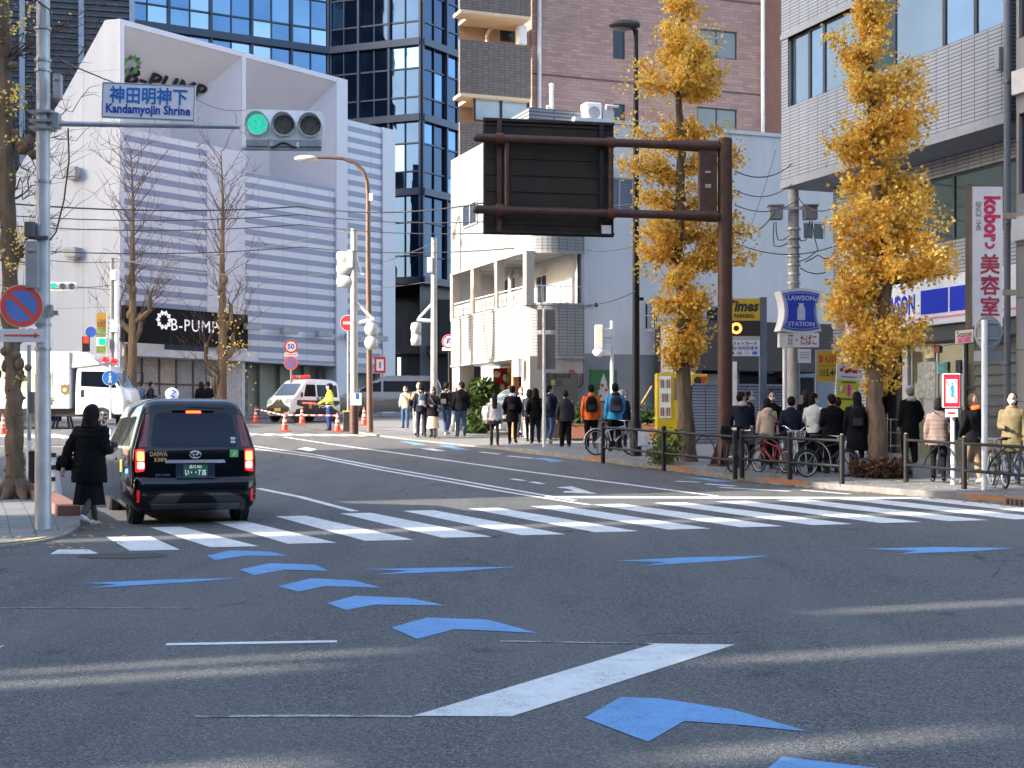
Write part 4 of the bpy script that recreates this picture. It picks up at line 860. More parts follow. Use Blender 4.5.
def round_sign(parent, Mx, r, kind, name='sign_plate', back=False, txt=None):
    mb=MB(); mb.disc(Mx@UP((0,0,-.012)),r,.012,36); o=mb.build(name,GREYB if back else SIGNW,parent)
    if back: return o
    if kind in('park','stop_no'):
        q=MB(); q.disc(Mx,r*.75,.003,36); q.build('blue_field',M('sign_blue_park',(.13,.24,.6),.45),o)
        q=MB(); q.ring(Mx,r*.73,r*.97,.005); q.box((0,0,.0045),(r*1.5,r*.2,.004),R(-45),M=Mx); q.build('red_ring',M('sign_red_bright',(.8,.1,.075),.45),o)
    if kind=='speed':
        q=MB(); q.ring(Mx,r*.74,r*.97,.005); q.build('red_ring',RED,o); text(txt,r*1.0,Mx@UP((0,0,.003)),BLUE,'lettering',o,bold=.03)
    if kind=='uturn':
        q=MB(); q.ring(Mx,r*.78,r*.97,.005); q.box((0,0,.003),(r*1.5,r*.12,.003),R(-45),M=Mx); q.build('red_ring',RED,o)
        q=MB(); q.tube([Mx@V((x*r,y*r,.004)) for x,y in ((.25,-.45),(.25,.2),(.1,.42),(-.12,.42),(-.28,.2),(-.28,-.1))],r*.09,6); q.prism([(-.48*r,-.05*r),(-.08*r,-.05*r),(-.28*r,-.42*r)],Mx,.006); q.build('turn_arrow',BLUE,o)
    if kind=='entry':
        q=MB(); q.disc(Mx,r*.95,.004,36); q.build('red_field',RED,o); q=MB(); q.box((0,0,.005),(r*1.2,r*.3,.004),0,M=Mx); q.build('white_bar',SIGNW,o)
    if kind=='walk':
        q=MB(); q.disc(Mx,r*.94,.004,36); q.build('blue_field',M('sign_blue_walk',(.03,.2,.6),.45),o)
        q=MB(); q.disc(Mx@UP((0,r*.5,.004)),r*.13,.004,12); q.prism([(-.2*r,.3*r),(.2*r,.3*r),(.12*r,-.2*r),(.25*r,-.65*r),(.08*r,-.65*r),(0,-.3*r),(-.1*r,-.65*r),(-.27*r,-.65*r),(-.1*r,-.1*r)],Mx@UP((0,0,.004)),.003); q.build('walker',SIGNW,o)
    return o
def sub_plate(parent, Mx, w, h, name='plate', arrow=True, m=None):
    mb=MB(); mb.box((0,0,-.005),(w,h,.01),M=Mx); o=mb.build(name,m or SIGNW,parent,bevel=.004)
    if arrow:
        q=MB(); q.box((-.05*w,0,.003),(w*.72,h*.16,.003),M=Mx); q.prism([(w*.28,h*.2),(w*.42,0),(w*.28,-h*.2)],Mx@UP((0,0,.0015)),.003); q.build('arrow',M('sign_red_bright',(.62,.06,.05),.45),o)
    return o
def pole(parent, P, h, r0, r1=None, m=STEEL, name='pole', n=16, base=None):
    mb=MB(); r1=r1 or r0; P=V(P); mb.tube([P+V((0,0,z)) for z in (0,h*.5,h)],[r0,(r0+r1)/2,r1],n)
    if base: mb.tube([P,P+V((0,0,base))],[r0*1.35,r0*1.3],n)
    return mb.build(name,m,parent)
# --- junction name signal on the left
B=gp(43,523,.12); Yp=B.y; px=Yp/FPX
sgp=thing('traffic_signal','tall galvanised signal pole with a place name sign on its long arm','traffic signal',B)
mb=MB(); zt=B.z; Z=lambda v: at(43,v,Yp).z
mb.tube([V((B.x,B.y,z)) for z in (B.z-.1,Z(376))],[.108,.1],20); mb.tube([V((B.x+ (Z(200)-B.z)*.0005,B.y,z)) for z in (Z(376),Z(-60))],[.092,.085],20); mb.tube([V((B.x,B.y,Z(378))),V((B.x,B.y,Z(374)))],[.106,.106],20)
mb.build('pole',M('galvanised_pole',(.6,.6,.6),.45,.25,.25,5,dirt=.3,stretch=(1,1,.4)),sgp)
for v in (30,62,72,183,240,326,350): 
    mb=MB(); mb.ring(Matrix.Translation(V((B.x,B.y,Z(v)))),.09,.108,.035,20); mb.build('clamp_band',STEEL,sgp)
az=Z(123.5); A0=V((B.x,B.y,az)); A1=at(240,127,Yp+.35)
mb=MB(); mb.tube([A0,A0.lerp(A1,.5),A1],[.036,.032,.03],10); mb.build('arm',STEEL,sgp)
mb=MB(); 
for v in (113,122,129): mb.box((B.x,B.y,Z(v)),(.3,.26,.035))
mb.box((B.x+.16,B.y,Z(121)),(.12,.14,.2)); mb.build('arm_bracket',STEEL,sgp)
sh=at(284,125,Yp+.3); HM=facing(sh,(.05,-1)); signal_head(sgp,HM@Matrix.Rotation(R(-1.2),4,'Z'),r=.158,pitch=.352)
mb=MB()
for i in(-1,0,1): mb.box((i*.352,-.25,-.02),(.3,.1,.14),M=HM)
mb.tube([HM@V((x,-.32,0)) for x in (-.55,-.2,.2,.5)],.03,8); mb.build('mounting_rail',STEEL,sgp,bevel=.02)
mb=MB(); mb.tube([HM@V((x,-.28+.03*math.cos(x*20),.06)) for x in [-.18+.03*i for i in range(13)]],.012,6); mb.build('cable',BLACK,sgp)
sp=at(148.5,101.5,Yp+.12); NM=facing(sp,(.06,-1))@Matrix.Rotation(R(-1.6),4,'Z'); w_,h_=93*px*1.0,36*px
mb=MB(); mb.box((0,0,-.02),(w_,h_,.04),M=NM); ns=mb.build('name_sign',M('name_sign_white',(.92,.89,.9),.35,var=.04),sgp,bevel=.01)
mb=MB()
for (c,s) in (((0,h_/2-.012,.003),(w_-.02,.012,.006)),((0,-h_/2+.012,.003),(w_-.02,.012,.006)),((-w_/2+.012,0,.003),(.012,h_-.036,.006)),((w_/2-.012,0,.003),(.012,h_-.036,.006))): mb.box(c,s,M=NM)
mb.build('sign_border',M('border_blue_grey',(.2,.24,.32),.4),ns)
TB=M('name_blue',(.02,.17,.55),.4); TB2=M('name_blue_deep',(.015,.05,.45),.4)
text('神田明神下',.235,NM@UP((0,.075,.004)),TB,'lettering',ns,bold=.022,width=w_*.83); text('Kandamyojin Shrine',.165,NM@UP((0,-.125,.004)),TB2,'lettering',ns,bold=.025,width=w_*.9)
for u,v,w2,h2,d in ((58,87,.1,.32,.12),(33,265,.16,.62,.14)):
    mb=MB(); P=at(u,v,Yp-.12); mb.box(P,(w2,d,h2)); mb.box(P+V((0,-d/2-.01,h2*.3)),(w2*.7,.02,.04)); mb.build('control_box',M('box_grey',(.36,.37,.38),.5,dirt=.2),sgp,bevel=.015)
mb=MB(); P=at(31,230,Yp-.1); mb.box(P,(.12,.2,.2)); mb.box(P+V((.1,0,-.1)),(.25,.05,.05)); mb.build('camera_box',M('box_dark',(.12,.12,.125),.5),sgp,bevel=.012)
mb=MB(); mb.tube([at(68,128,Yp-.1),at(69,160,Yp-.1),at(64,200,Yp-.1),at(56,232,Yp-.1),at(50,240,Yp-.1)],.011,6); mb.build('cable',BLACK,sgp); mb=MB(); mb.tube([at(36,0,Yp-.1),at(50,10,Yp-.1),at(53,30,Yp-.1)],.012,6); mb.build('cable',BLACK,sgp)
Mx=facing(at(21.5,306,Yp-.16),(.08,-1)); round_sign(sgp,Mx,21.3*px,'park')
sub_plate(sgp,facing(at(22,335.5,Yp-.15),(.08,-1)),42*px,13*px)
mb=MB(); mb.box(at(45,313,Yp-.02),(.34,.05,.06)); mb.box(at(50,311,Yp-.1),(.06,.1,.16)); mb.build('sign_bracket',STEEL,sgp)
# --- small post and black bollard behind it
B2=gp(29,486,.12); sp2=thing('sign_post','thin grey post with a white lower half beside the tree trunk','sign post',B2)
pole(sp2,B2,at(29,345,B2.y).z-B2.z,.04,m=STEEL); mb=MB(); mb.tube([B2+V((0,0,.02)),B2+V((0,0,.85))],.047,12); mb.build('white_sleeve',WHITE,sp2)
mb=MB(); mb.box(B2+V((.07,-.05,1.55)),(.1,.1,.4)); mb.build('button_box',M('box_dark',(.12,.12,.125),.5),sp2)
Bb=gp(33.5,489,.12); bo=thing('bollard','black square bollard with a yellow cap behind the signal pole','bollard',Bb); hb_=at(33,451,Bb.y).z-Bb.z
mb=MB(); mb.box(Bb+V((0,0,hb_/2)),(.15,.15,hb_)); mb.build('post',BLACK,bo,bevel=.02); mb=MB(); mb.box(Bb+V((0,0,hb_+.012)),(.14,.14,.02)); mb.build('cap',M('cap_yellow',(.6,.36,.04),.5),bo)
Bd=gp(56,500,.12); dn=thing('delineator','flexible white kerb marker with black bands between the signal pole and the walker','delineator',Bd); hd_=at(56,455,Bd.y).z-Bd.z
mb=MB(); mb.tube([Bd,Bd+V((0,0,.05)),Bd+V((-.01,0,hd_*.5)),Bd+V((-.06,0,hd_))],[.13,.1,.075,.05],12); mb.build('post',SIGNW,dn)
for t in (.42,.68,.95): mb=MB(); mb.tube([Bd+V((-.005-.05*t,0,hd_*t)),Bd+V((-.008-.05*t,0,hd_*t+.07))],[.085,.08] if t<.9 else [.06,.055],12); mb.build('black_band',BLACK,dn)
# --- overhead gantry sign on the right
GB=gp(725,465.5,.12); Yg=GB.y; gt=thing('gantry_sign','large brown overhead road sign seen from behind on a brown steel gantry','road sign',GB); gx=Yg/FPX
zt=at(725,139,Yg).z; mb=MB(); mb.tube([GB,GB+V((0,0,.5))],[.2,.175],20); mb.tube([GB+V((0,0,.45)),V((GB.x,GB.y,zt))],[.172,.165],20); mb.ell((GB.x,GB.y,zt),(.165,.165,.03)); mb.build('pole',BROWN,gt)
mb=MB()
for i in range(6): 
    a=i*math.pi/3; mb.pbox([GB+V((math.cos(a)*r_-math.sin(a)*w,math.sin(a)*r_+math.cos(a)*w,z)) for r_,w,z in ((.17,-.012,0),(.36,-.012,0),(.36,.012,0),(.17,.012,0),(.17,-.012,.5),(.19,-.012,.5),(.19,.012,.5),(.17,.012,.5))])
mb.disc(UP(GB),.4,.03,20); mb.build('base_flange',BROWN,gt)
gd=V((-.983,-.186,0)); L_=5.75
for v in (147,216.5):
    z=at(725,v,Yg).z; s=V((GB.x,GB.y,z)); mb=MB(); mb.tube([s,s+gd*L_],.095,14); mb.tube([s+gd*.2,s+gd*1.15],[.14,.12],14); mb.ell(s+gd*L_,(.1,.1,.1)); mb.build('beam',BROWN,gt)
    for k in (2.7,5.25): mb=MB(); mb.tube([s+gd*(k-.09),s+gd*(k+.09)],.125,12); mb.box(s+gd*k+V((.03,.12,0)),(.12,.25,.16)); mb.build('beam_clamp',M('rust_clamp',(.13,.04,.025),.7,dirt=.3),gt)
z0=at(725,232,Yg).z; z1=at(725,131,Yg).z
mb=MB(); za,zb=at(725,216.5,Yg).z,at(725,147,Yg).z
mb.box(V((GB.x,GB.y,(za+zb)/2))+gd*.42,(.42,.16,zb-za-.1),math.atan2(gd.y,gd.x)); o=mb.build('gusset_box',BROWN,gt,bevel=.02)
mb=MB(); mb.box(V((GB.x,GB.y,za+(zb-za)*.42))+gd*.42+V((0,-.1,0)),(.13,.02,.08)); mb.box(V((GB.x,GB.y,za+(zb-za)*.62))+gd*.42+V((0,-.1,0)),(.12,.02,.05)); mb.build('sticker',M('sticker_pale',(.45,.35,.33),.6,var=.5,sc=20),gt)
gs=F(V((GB.x,GB.y,0))+gd*2.62+V((0,.24,0)),gd,(0,-1)); W_=2.97
PB=M('sign_back_dark',(.042,.032,.027),.75,0,.25,2,dirt=.25,spec=.25)
mb=MB(); mb.obox(gs,0,W_,-.05,0,z0-.12,z1+.12)
for i in range(7): z=z0+.1+i*(z1-z0-.1)/6; mb.obox(gs,.02,W_-.02,0.002,.03,z-.025,z+.025)
mb.obox(gs,-.02,W_+.02,-.07,-.052,z0-.15,z1+.15) 
for z in (z0-.12,z1+.06): mb.obox(gs,-.01,W_+.01,.001,.07,z,z+.06)
pb=mb.build('sign_board',PB,gt)
for a in (.28,2.0,2.62) if False else (.3,2.65): mb=MB(); mb.obox(gs,a-.05,a+.05,.031,.1,z0-.1,z1+.1); mb.build('upright_rib',BROWN if a>1 else DARK,pb)
mb=MB(); mb.tube([gs.p(.12,.22,za),gs.p(.12,.22,zb)],.055,10); mb.build('stay_pipe',BROWN,gt); mb=MB(); mb.tube([gs.p(2.5,.22,za),gs.p(2.5,.22,zb)],.055,10); mb.build('stay_pipe',BROWN,gt)
mb=MB(); mb.obox(gs,.08,.3,.1,.108,z0-.09,z0+.1); mb.build('sticker',SIGNW,pb)
# --- dark street lamp on the right
LB=gp(636,456,.12); lp=thing('street_lamp','slender dark street lamp between the white wall and the yellow ginkgo','street lamp',LB); zt=at(636,30,LB.y).z
pole(lp,LB,zt-LB.z,.11,.06,DARK,base=.9)
mb=MB(); T=V((LB.x,LB.y,zt)); mb.tube([T+V((0,0,-.2)),T+V((-.05,-.05,0)),T+V((-.25,-.15,.06))],.05,8); mb.build('arm',DARK,lp)
mb=MB(); mb.ell(T+V((-.3,-.18,.08)),(.42,.22,.14),0,16,8,M=Matrix.Identity(4)); mb.build('lamp_head',M('lamp_brown',(.07,.055,.055),.4,.2),lp)
mb=MB(); mb.ell(T+V((-.34,-.18,.02)),(.3,.17,.1),0,14,6); mb.build('lamp_glass',M('lamp_lens',(.3,.3,.3),.3),lp)
mb=MB(); mb.box(LB+V((.14,0,4.0)),(.1,.08,.08)); mb.build('spotlight',DARK,lp)
# --- brown curved street lamp on the far corner
LB=gp(370,432,.1); l2=thing('street_lamp','curved brown street lamp on the far corner in the sun','street lamp',LB); Yl=LB.y
BRL=M('brown_lamp_post',(.13,.075,.055),.45,.2,.15,4)
pt=[at(368,v,Yl) for v in (0,)]; pth=[LB+V((0,0,0)),at(369,330,Yl),at(368,250,Yl),at(368,195,Yl),at(367,182,Yl),at(363,171,Yl),at(355,163,Yl),at(343,158.5,Yl),at(328,157.5,Yl),at(312,157.5,Yl)]
mb=MB(); mb.tube(pth,[.12,.1,.09,.08,.075,.07,.065,.06,.055,.05],12); mb.build('post',BRL,l2)
mb=MB(); mb.ell(at(306,158.5,Yl),(.42,.18,.12),0,14,8); mb.build('lamp_head',M('lamp_pale',(.55,.5,.45),.4),l2)
for v in (197,): mb=MB(); mb.box(at(371,v,Yl-.1),(.12,.1,.25)); mb.build('sensor_box',SIGW,l2)
# --- far signal posts
def far_post(u,v,top,lab,r=.11,lower=None,lift=.1):
    P=gp(u,v,lift); t=thing('signal_post',lab,'signal post',P); z=at(u,top,P.y).z; pole(t,P,z-P.z,r,r*.8,M('pale_steel',(.4,.39,.37),.5,.3,dirt=.2)); 
    if lower: mb=MB(); mb.tube([P,V((P.x,P.y,at(u,lower,P.y).z))],r*1.12,14); mb.build('brown_sleeve',BROWN,t)
    return t,P
t1,P1=far_post(354,434,229,'pale signal post with a dark brown foot at the far corner',.14,lower=405)
Y1=P1.y; A=lambda u,v,d=0: at(u,v,Y1+d)
mb=MB(); mb.tube([A(355,301),A(372,318)],.05,8); mb.tube([A(354,324),A(374,319)],.065,8); mb.build('arm',SIGW,t1)
signal_head(t1,facing(A(371,336.5),(.5,.9)),vert=True,n=2,r=.15,pitch=.38,lens=[LOFF,LOFF],vis=True,name='pedestrian_signal') if False else None
def lumpy_back(par, c, w, h, n, name):                 # a signal head seen from behind: domed housings
    mb=MB(); hh=h/n
    for i in range(n): mb.ell(c+V((0,-.03,h/2-hh*(i+.5))),(w/2,.14,hh*.5),0,12,8)
    mb.box(c+V((0,.12,0)),(w*.9,.12,h*.94)); return mb.build(name,M('signal_back_grey',(.5,.5,.5),.5,dirt=.3),par,bevel=.02)
lumpy_back(t1,A(371,336),.46,.95,2,'signal_head'); lumpy_back(t1,A(345,269),.62,1.3,3,'signal_head')
mb=MB(); mb.box(A(350,259,-.1),(.2,.16,.6)); mb.build('control_box',SIGW,t1,bevel=.02)
mb=MB(); mb.tube([A(354,246),A(361,273)],.03,6); mb.tube([A(355,274),A(364,274)],.04,6); mb.build('stay',SIGW,t1)
mb=MB(); mb.box(A(357,399,-.2),(.3,.02,.42)); o=mb.build('notice_plate',SIGNW,t1); mb=MB(); mb.box(A(357,396,-.22),(.1,.01,.2)); mb.build('notice_print',BLUE,o)
t2,P2=far_post(434,436,238,'pale signal post behind the far crowd',.12); Y2=P2.y; A=lambda u,v,d=0: at(u,v,Y2+d)
mb=MB(); mb.tube([A(433,303),A(419,318)],.045,8); mb.tube([A(433,321),A(417,320)],.06,8); mb.build('arm',SIGW,t2)
lumpy_back(t2,A(416,334),.36,.8,2,'signal_head'); mb=MB(); mb.box(A(430,265,-.1),(.18,.14,.5)); mb.build('control_box',SIGW,t2,bevel=.02)
P3=gp(544,446.5,.12); t3=thing('sign_post','white sign post with brown sign backs in front of the restaurant','sign post',P3); zt=at(544,309,P3.y).z; pole(t3,P3,zt-P3.z,.045,.045,M('post_white',(.7,.7,.7),.5))
for v0,v1 in ((309,330),(334,369)): mb=MB(); c=at(546.5,(v0+v1)/2,P3.y-.06); mb.box(c+V((0,.1,0)),(.52,.025,(v1-v0)*P3.y/FPX)); mb.build('sign_back',M('sign_back_brown',(.2,.17,.15),.6,dirt=.2),t3,bevel=.005)
P4=ground((612-CX)/FPX*45.3,45.3,.12); t4=thing('signal_post','white post with a pair of pedestrian signals beside the white wall','signal post',P4); Y4=P4.y; zt=at(612,321,Y4).z; pole(t4,P4,zt-P4.z,.06,.06,M('post_white',(.7,.7,.7),.5)); A=lambda u,v,d=0: at(u,v,Y4+d)
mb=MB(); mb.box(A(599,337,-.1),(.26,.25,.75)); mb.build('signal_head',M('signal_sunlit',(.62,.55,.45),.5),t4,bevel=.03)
mb=MB(); mb.box(A(607,333),(.3,.2,.3)); mb.box(A(606,350),(.3,.25,.35)); mb.build('signal_head',SIGW,t4,bevel=.03); mb=MB(); mb.tube([A(598,347),A(613,347)],.03,6); mb.tube([A(600,329),A(613,329)],.03,6); mb.build('arm',SIGW,t4)
mb=MB(); mb.ell(A(599,352,-.1),(.2,.15,.15)); mb.build('lower_lamp',SIGW,t4)
# --- police road signs
def signpost(u,v,lab,r=.035,lift=.1): P=gp(u,v,lift); t=thing('road_sign',lab,'road sign',P); return t,P
t,P=signpost(291,421,'speed limit 50 sign above a no parking sign beside the police van'); Yq=P.y+1.5; P=V((P.x*Yq/P.y,Yq,gz(Yq))); pole(t,P,at(291,340,Yq).z-P.z,.05)
round_sign(t,facing(at(291,346.5,Yq-.08),(.1,-1)),.31,'speed',txt='50'); sub_plate(t,facing(at(291,354.5,Yq-.08),(.1,-1)),.6,.18); round_sign(t,facing(at(291,363,Yq-.08),(.1,-1)),.31,'park')
t,P=signpost(449,424,'no turning round sign with a small plate under it on the dark tower side'); Yq=P.y; pole(t,P,at(449,336,Yq).z-P.z,.04,m=DARK); round_sign(t,facing(at(449,341.5,Yq-.07),(.0,-1)),.29,'uturn'); sub_plate(t,facing(at(449,349,Yq-.07),(0,-1)),.55,.14,arrow=False); 
t,P=signpost(348,428,'red no entry sign behind the curved street lamp'); Yq=P.y+6; P=V((P.x*Yq/P.y,Yq,gz(Yq))); pole(t,P,at(348,315,Yq).z-P.z,.04); round_sign(t,facing(at(348,323,Yq-.07),(.1,-1)),.33,'entry')
t,P=signpost(381,418,'small white plate with a red frame above the silver van'); Yq=P.y+4; P=V((P.x*Yq/P.y,Yq,gz(Yq))); pole(t,P,at(380,350,Yq).z-P.z,.04)
mb=MB(); Mx=facing(at(380,365,Yq-.07),(.1,-1)); mb.box((0,0,0),(.56,.8,.02),M=Mx); o=mb.build('frame_plate',RED,t); mb=MB(); mb.box((0,0,.012),(.36,.56,.01),M=Mx); mb.build('white_field',SIGNW,o); text('1',.45,Mx@UP((0,0,.018)),BLUE,'lettering',o,bold=.03)
t,P=signpost(110.5,428,'round blue walkers only sign on a thin post in front of the police truck'); Yq=40; P=ground((110.5-CX)/FPX*Yq,Yq); pole(t,P,at(110,365,Yq).z-P.z,.03,m=WHITE); round_sign(t,facing(at(110,378,Yq-.05),(.1,-1)),.21,'walk'); WM
t,P=signpost(110.5,437,'white plate with a red arrow behind the taxi'); Yq=38; P=ground((112-CX)/FPX*Yq,Yq); pole(t,P,at(112,418,Yq).z-P.z,.025,m=WHITE); sub_plate(t,facing(at(111.5,424,Yq-.04),(.1,-1)),.22,.28)
# --- right hand signs on the pavement
RB=gp(953,484.5,.12); t=thing('road_sign','white post carrying a red rimmed box sign and a small red dash plate','road sign',RB); Yr=RB.y; pole(t,RB,at(953,410,Yr).z-RB.z,.042,m=M('post_white',(.7,.7,.7),.5)); A=lambda u,v,d=0: at(u,v,Yr+d); rp=Yr/FPX
Mx=facing(A(951.5,390.5,-.12),(-.12,-1)); mb=MB(); mb.box((.04,0,-.11),(20*rp,33*rp,.2),M=Mx); bx=mb.build('sign_box',M('box_bronze',(.18,.16,.15),.5),t,bevel=.01)
mb=MB(); mb.box((0,0,-.003),(17*rp,34*rp,.012),M=Mx); mb.build('white_rim',SIGNW,bx,bevel=.004); mb=MB(); mb.box((0,0,.006),(15.4*rp,32*rp,.008),M=Mx); mb.build('red_frame',M('sign_red_vivid',(.72,.02,.05),.4),bx)
mb=MB(); mb.box((0,-.01,.013),(11*rp,23.5*rp,.007),M=Mx); wf=mb.build('white_field',SIGNW,bx); mb=MB(); mb.disc(Mx@UP((0.01,.13,.017)),.022,.003,10); mb.prism([(-.01,.1),(.035,.1),(.05,-.02),(.03,-.12),(-.02,-.12),(-.005,-.02),(-.03,.03)],Mx@UP((0,0,.017)),.003); mb.build('walker',M('pict_blue',(.05,.3,.6),.5),wf)
mb=MB(); mb.box((-.075,.13,.018),(.09,.016,.003),R(-60),M=Mx); mb.build('red_slash',RED,wf); mb=MB(); mb.box((.06,-.14,.018),(.1,.016,.003),R(-60),M=Mx); mb.build('red_slash',RED,wf)
Mx=facing(A(951.5,413,-.1),(-.12,-1)); mb=MB(); mb.box((0,0,0),(12*rp,8*rp,.02),M=Mx); o=mb.build('dash_plate',SIGNW,t); mb=MB(); mb.box((0,0,.012),(7*rp,2*rp,.004),M=Mx); mb.build('red_dash',RED,o); mb=MB(); mb.box((.13,0,-.08),(.09,.09,.1),M=Mx); mb.build('clamp',STEEL,t)
RB=gp(984.5,490,.12); t=thing('road_sign','white post with a round sign and a plate seen from behind','road sign',RB); Yr=RB.y; pole(t,RB,at(984.5,320,Yr).z-RB.z,.052,m=M('post_white',(.7,.7,.7),.5)); A=lambda u,v,d=0: at(u,v,Yr+d); rp=Yr/FPX
Mx=facing(A(988,333,.08),(0,-1)); mb=MB(); mb.disc(Mx,14*rp,.014,32,r2=17.5*rp); mb.build('sign_back',M('sign_back_grey',(.25,.25,.26),.5,.3,dirt=.15),t)
mb=MB(); mb.ring(Mx@UP((0,0,.014)),12.8*rp,13.8*rp,.01); mb.box((0,.18,.025),(22*rp,.03,.02),M=Mx); mb.box((0,-.1,.025),(22*rp,.03,.02),M=Mx); mb.build('rim_bracket',STEEL,t); mb=MB(); mb.box(A(988,356,.09),(28*rp,.015,10*rp)); mb.build('plate_back',M('sign_back_grey',(.25,.25,.26),.5,.3),t)
# --- Times car park sign
TP=ground(at(748,400,41.8).x,41.8); t=thing('car_park_sign','yellow and black car park sign board standing behind the low tiled wall','sign',TP); Yt=41.4; A=lambda u,v,d=0: at(u,v,Yt+d); tp=Yt/FPX
mb=MB(); zlo=gz(Yt); mb.box((A(763.5,300).x,Yt+.12,(zlo+A(0,297).z)/2),(7*tp,.22,A(0,297).z-zlo)); mb.build('post',M('post_blue_grey',(.1,.13,.19),.5),t,bevel=.01)
mb=MB(); mb.box((A(731.5,300).x,Yt+.12,(zlo+A(0,297).z)/2),(4*tp,.2,A(0,297).z-zlo)); mb.build('post',M('post_blue_grey',(.1,.13,.19),.5),t,bevel=.01)
mb=MB(); mb.box((A(733,300).x,Yt-.2,(zlo+A(0,366).z)/2+.4),(5*tp,.14,A(0,358).z-zlo-.8)); mb.build('side_post',M('post_white',(.7,.7,.7),.5),t)
def panel(u0,v0,u1,v1,m,nm,par,d=0.0,th=.06,Yc=None,fn=(0,-1)):
    Y_=(Yc or Yt)+d; a,b=at(u0,v0,Y_),at(u1,v1,Y_); mb=MB(); mb.box(((a.x+b.x)/2,Y_+th/2,(a.z+b.z)/2),(abs(b.x-a.x),th,abs(a.z-b.z))); return mb.build(nm,m,par),facing(((a.x+b.x)/2,Y_-.002,(a.z+b.z)/2),fn),abs(b.x-a.x),abs(a.z-b.z)
o,Mx,w_,h_=panel(721,298.5,760,320.5,M('times_yellow',(.5,.34,.025),.4,var=.04),'yellow_panel',t); text('Times',.42,Mx@UP((.08,.1,0)),BLACK,'lettering',o,bold=.04,shear=.25,width=w_*.8); text('PARKING',.16,Mx@UP((.1,-.18,0)),BLACK,'lettering',o,bold=.03,width=w_*.5)
mb=MB(); mb.box((-.13,.24,.002),(.07,.06,.004),M=Mx); mb.build('red_dot',RED,o)
o,Mx,w_,h_=panel(721,320.6,760,336,BLACK,'display_panel',t); mb=MB(); mb.ring(Mx@UP((-.12,0,0)),.09,.16,.005,20); mb.build('lit_ring',M('display_orange',(.9,.12,.02),.5,emit=2.5),o)
o,Mx,w_,h_=panel(721,336.2,760,340,GREYB,'grey_strip',t); o,Mx,w_,h_=panel(721,340.2,760,356,M('pale_panel',(.55,.6,.72),.4,var=.04),'card_panel',t)
text('クレジットカード',.13,Mx@UP((0,.13,0)),BLACK,'lettering',o,bold=.02,width=w_*.85); text('ご利用いただけます',.12,Mx@UP((0,.0,0)),BLACK,'lettering',o,bold=.02,width=w_*.9)
for i,(c,n_) in enumerate((((.2,.05,.04),'a'),((.25,.3,.3),'b'),((.4,.5,.6),'c'),((.05,.15,.5),'d'))): mb=MB(); mb.box((-.25+i*.22,-.14,.002),(.14,.09,.004),M=Mx); mb.build('card_mark',M('card_'+n_,c,.5),o)
# --- Lawson pole sign
Yt=38.6; A=lambda u,v,d=0: at(u,v,Yt+d); tp=Yt/FPX; t=thing('shop_sign','blue and white milk can shop sign on a white post beside the utility pole','sign',ground(A(787,400).x,Yt,.12))
def lawson_shape(s,k=1.0):
    P=[]
    W,H=21*tp*s,20.5*tp*s
    top=[(-W*.93+i*W*1.86/10, H*(.86+.13*math.sin(math.pi*i/10))) for i in range(11)]
    rt_=[(W*(.93-.2*math.sin(math.pi*i/8)), H*.86-H*1.72*i/8) for i in range(1,8)]
    return [*top,*[(x,y) for x,y in rt_],*[(-x,-y) for x,y in top],*[(-x,-y) for x,y in rt_]]
Mx=facing(A(801,311),(.16,-1))
mb=MB(); mb.prism(lawson_shape(1.12),Mx@UP((0,0,-.5)),.5); bd=mb.build('sign_body',M('sign_body_white',(.62,.64,.66),.4,var=.04),t)
mb=MB(); mb.prism(lawson_shape(.98),Mx@UP((0,0,.003)),.012); bl_=mb.build('blue_face',M('lawson_blue',(.015,.05,.45),.4,var=.05),bd)
LI=M('sign_line_white',(.5,.56,.7),.5)
mb=MB(); P=lawson_shape(.9); mb.tube([Mx@V((x,y,.016)) for x,y in P],.008,5,closed=True); mb.build('inner_line',LI,bl_)
text('LAWSON',.17,Mx@UP((0,.345,.016)),LI,'lettering',bl_,bold=.02,width=.74); text('STATION',.16,Mx@UP((0,-.345,.016)),LI,'lettering',bl_,bold=.02,width=.74)
mb=MB(); mb.prism([(-.11,-.22),(.11,-.22),(.11,.06),(.09,.12),(.06,.15),(.06,.19),(.09,.22),(-.09,.22),(-.06,.19),(-.06,.15),(-.09,.12),(-.11,.06)],Mx@UP((0,-.02,.015)),.006); mb.build('milk_can',LI,bl_)
o,Mx,w_,h_=panel(779.5,333,819,347,M('sign_body_white',(.62,.64,.66),.4),'liquor_panel',t,d=0,th=.3); text('酒・たばこ',.3,Mx@UP((.08,0,0)),M('liquor_red',(.25,.015,.03),.5),'lettering',o,bold=.018,width=w_*.74)
mb=MB(); zlo=gz(Yt)+.12; mb.tube([V((A(785.5,400).x,Yt+.1,zlo)),V((A(785.5,400).x,Yt+.1,A(0,346).z))],.06,12); mb.build('post',M('post_white',(.7,.7,.7),.5),t)
o,Mx,w_,h_=panel(798,349,811,363,M('notice_blue_white',(.55,.62,.7),.5,var=.08),'small_notice',t,d=-.2,th=.02); 
for i in range(3): mb=MB(); mb.box((0,.1-.07*i,.002),(w_*.7,.025,.003),M=Mx); mb.build('notice_print',M('print_grey',(.2,.25,.35),.6),o)
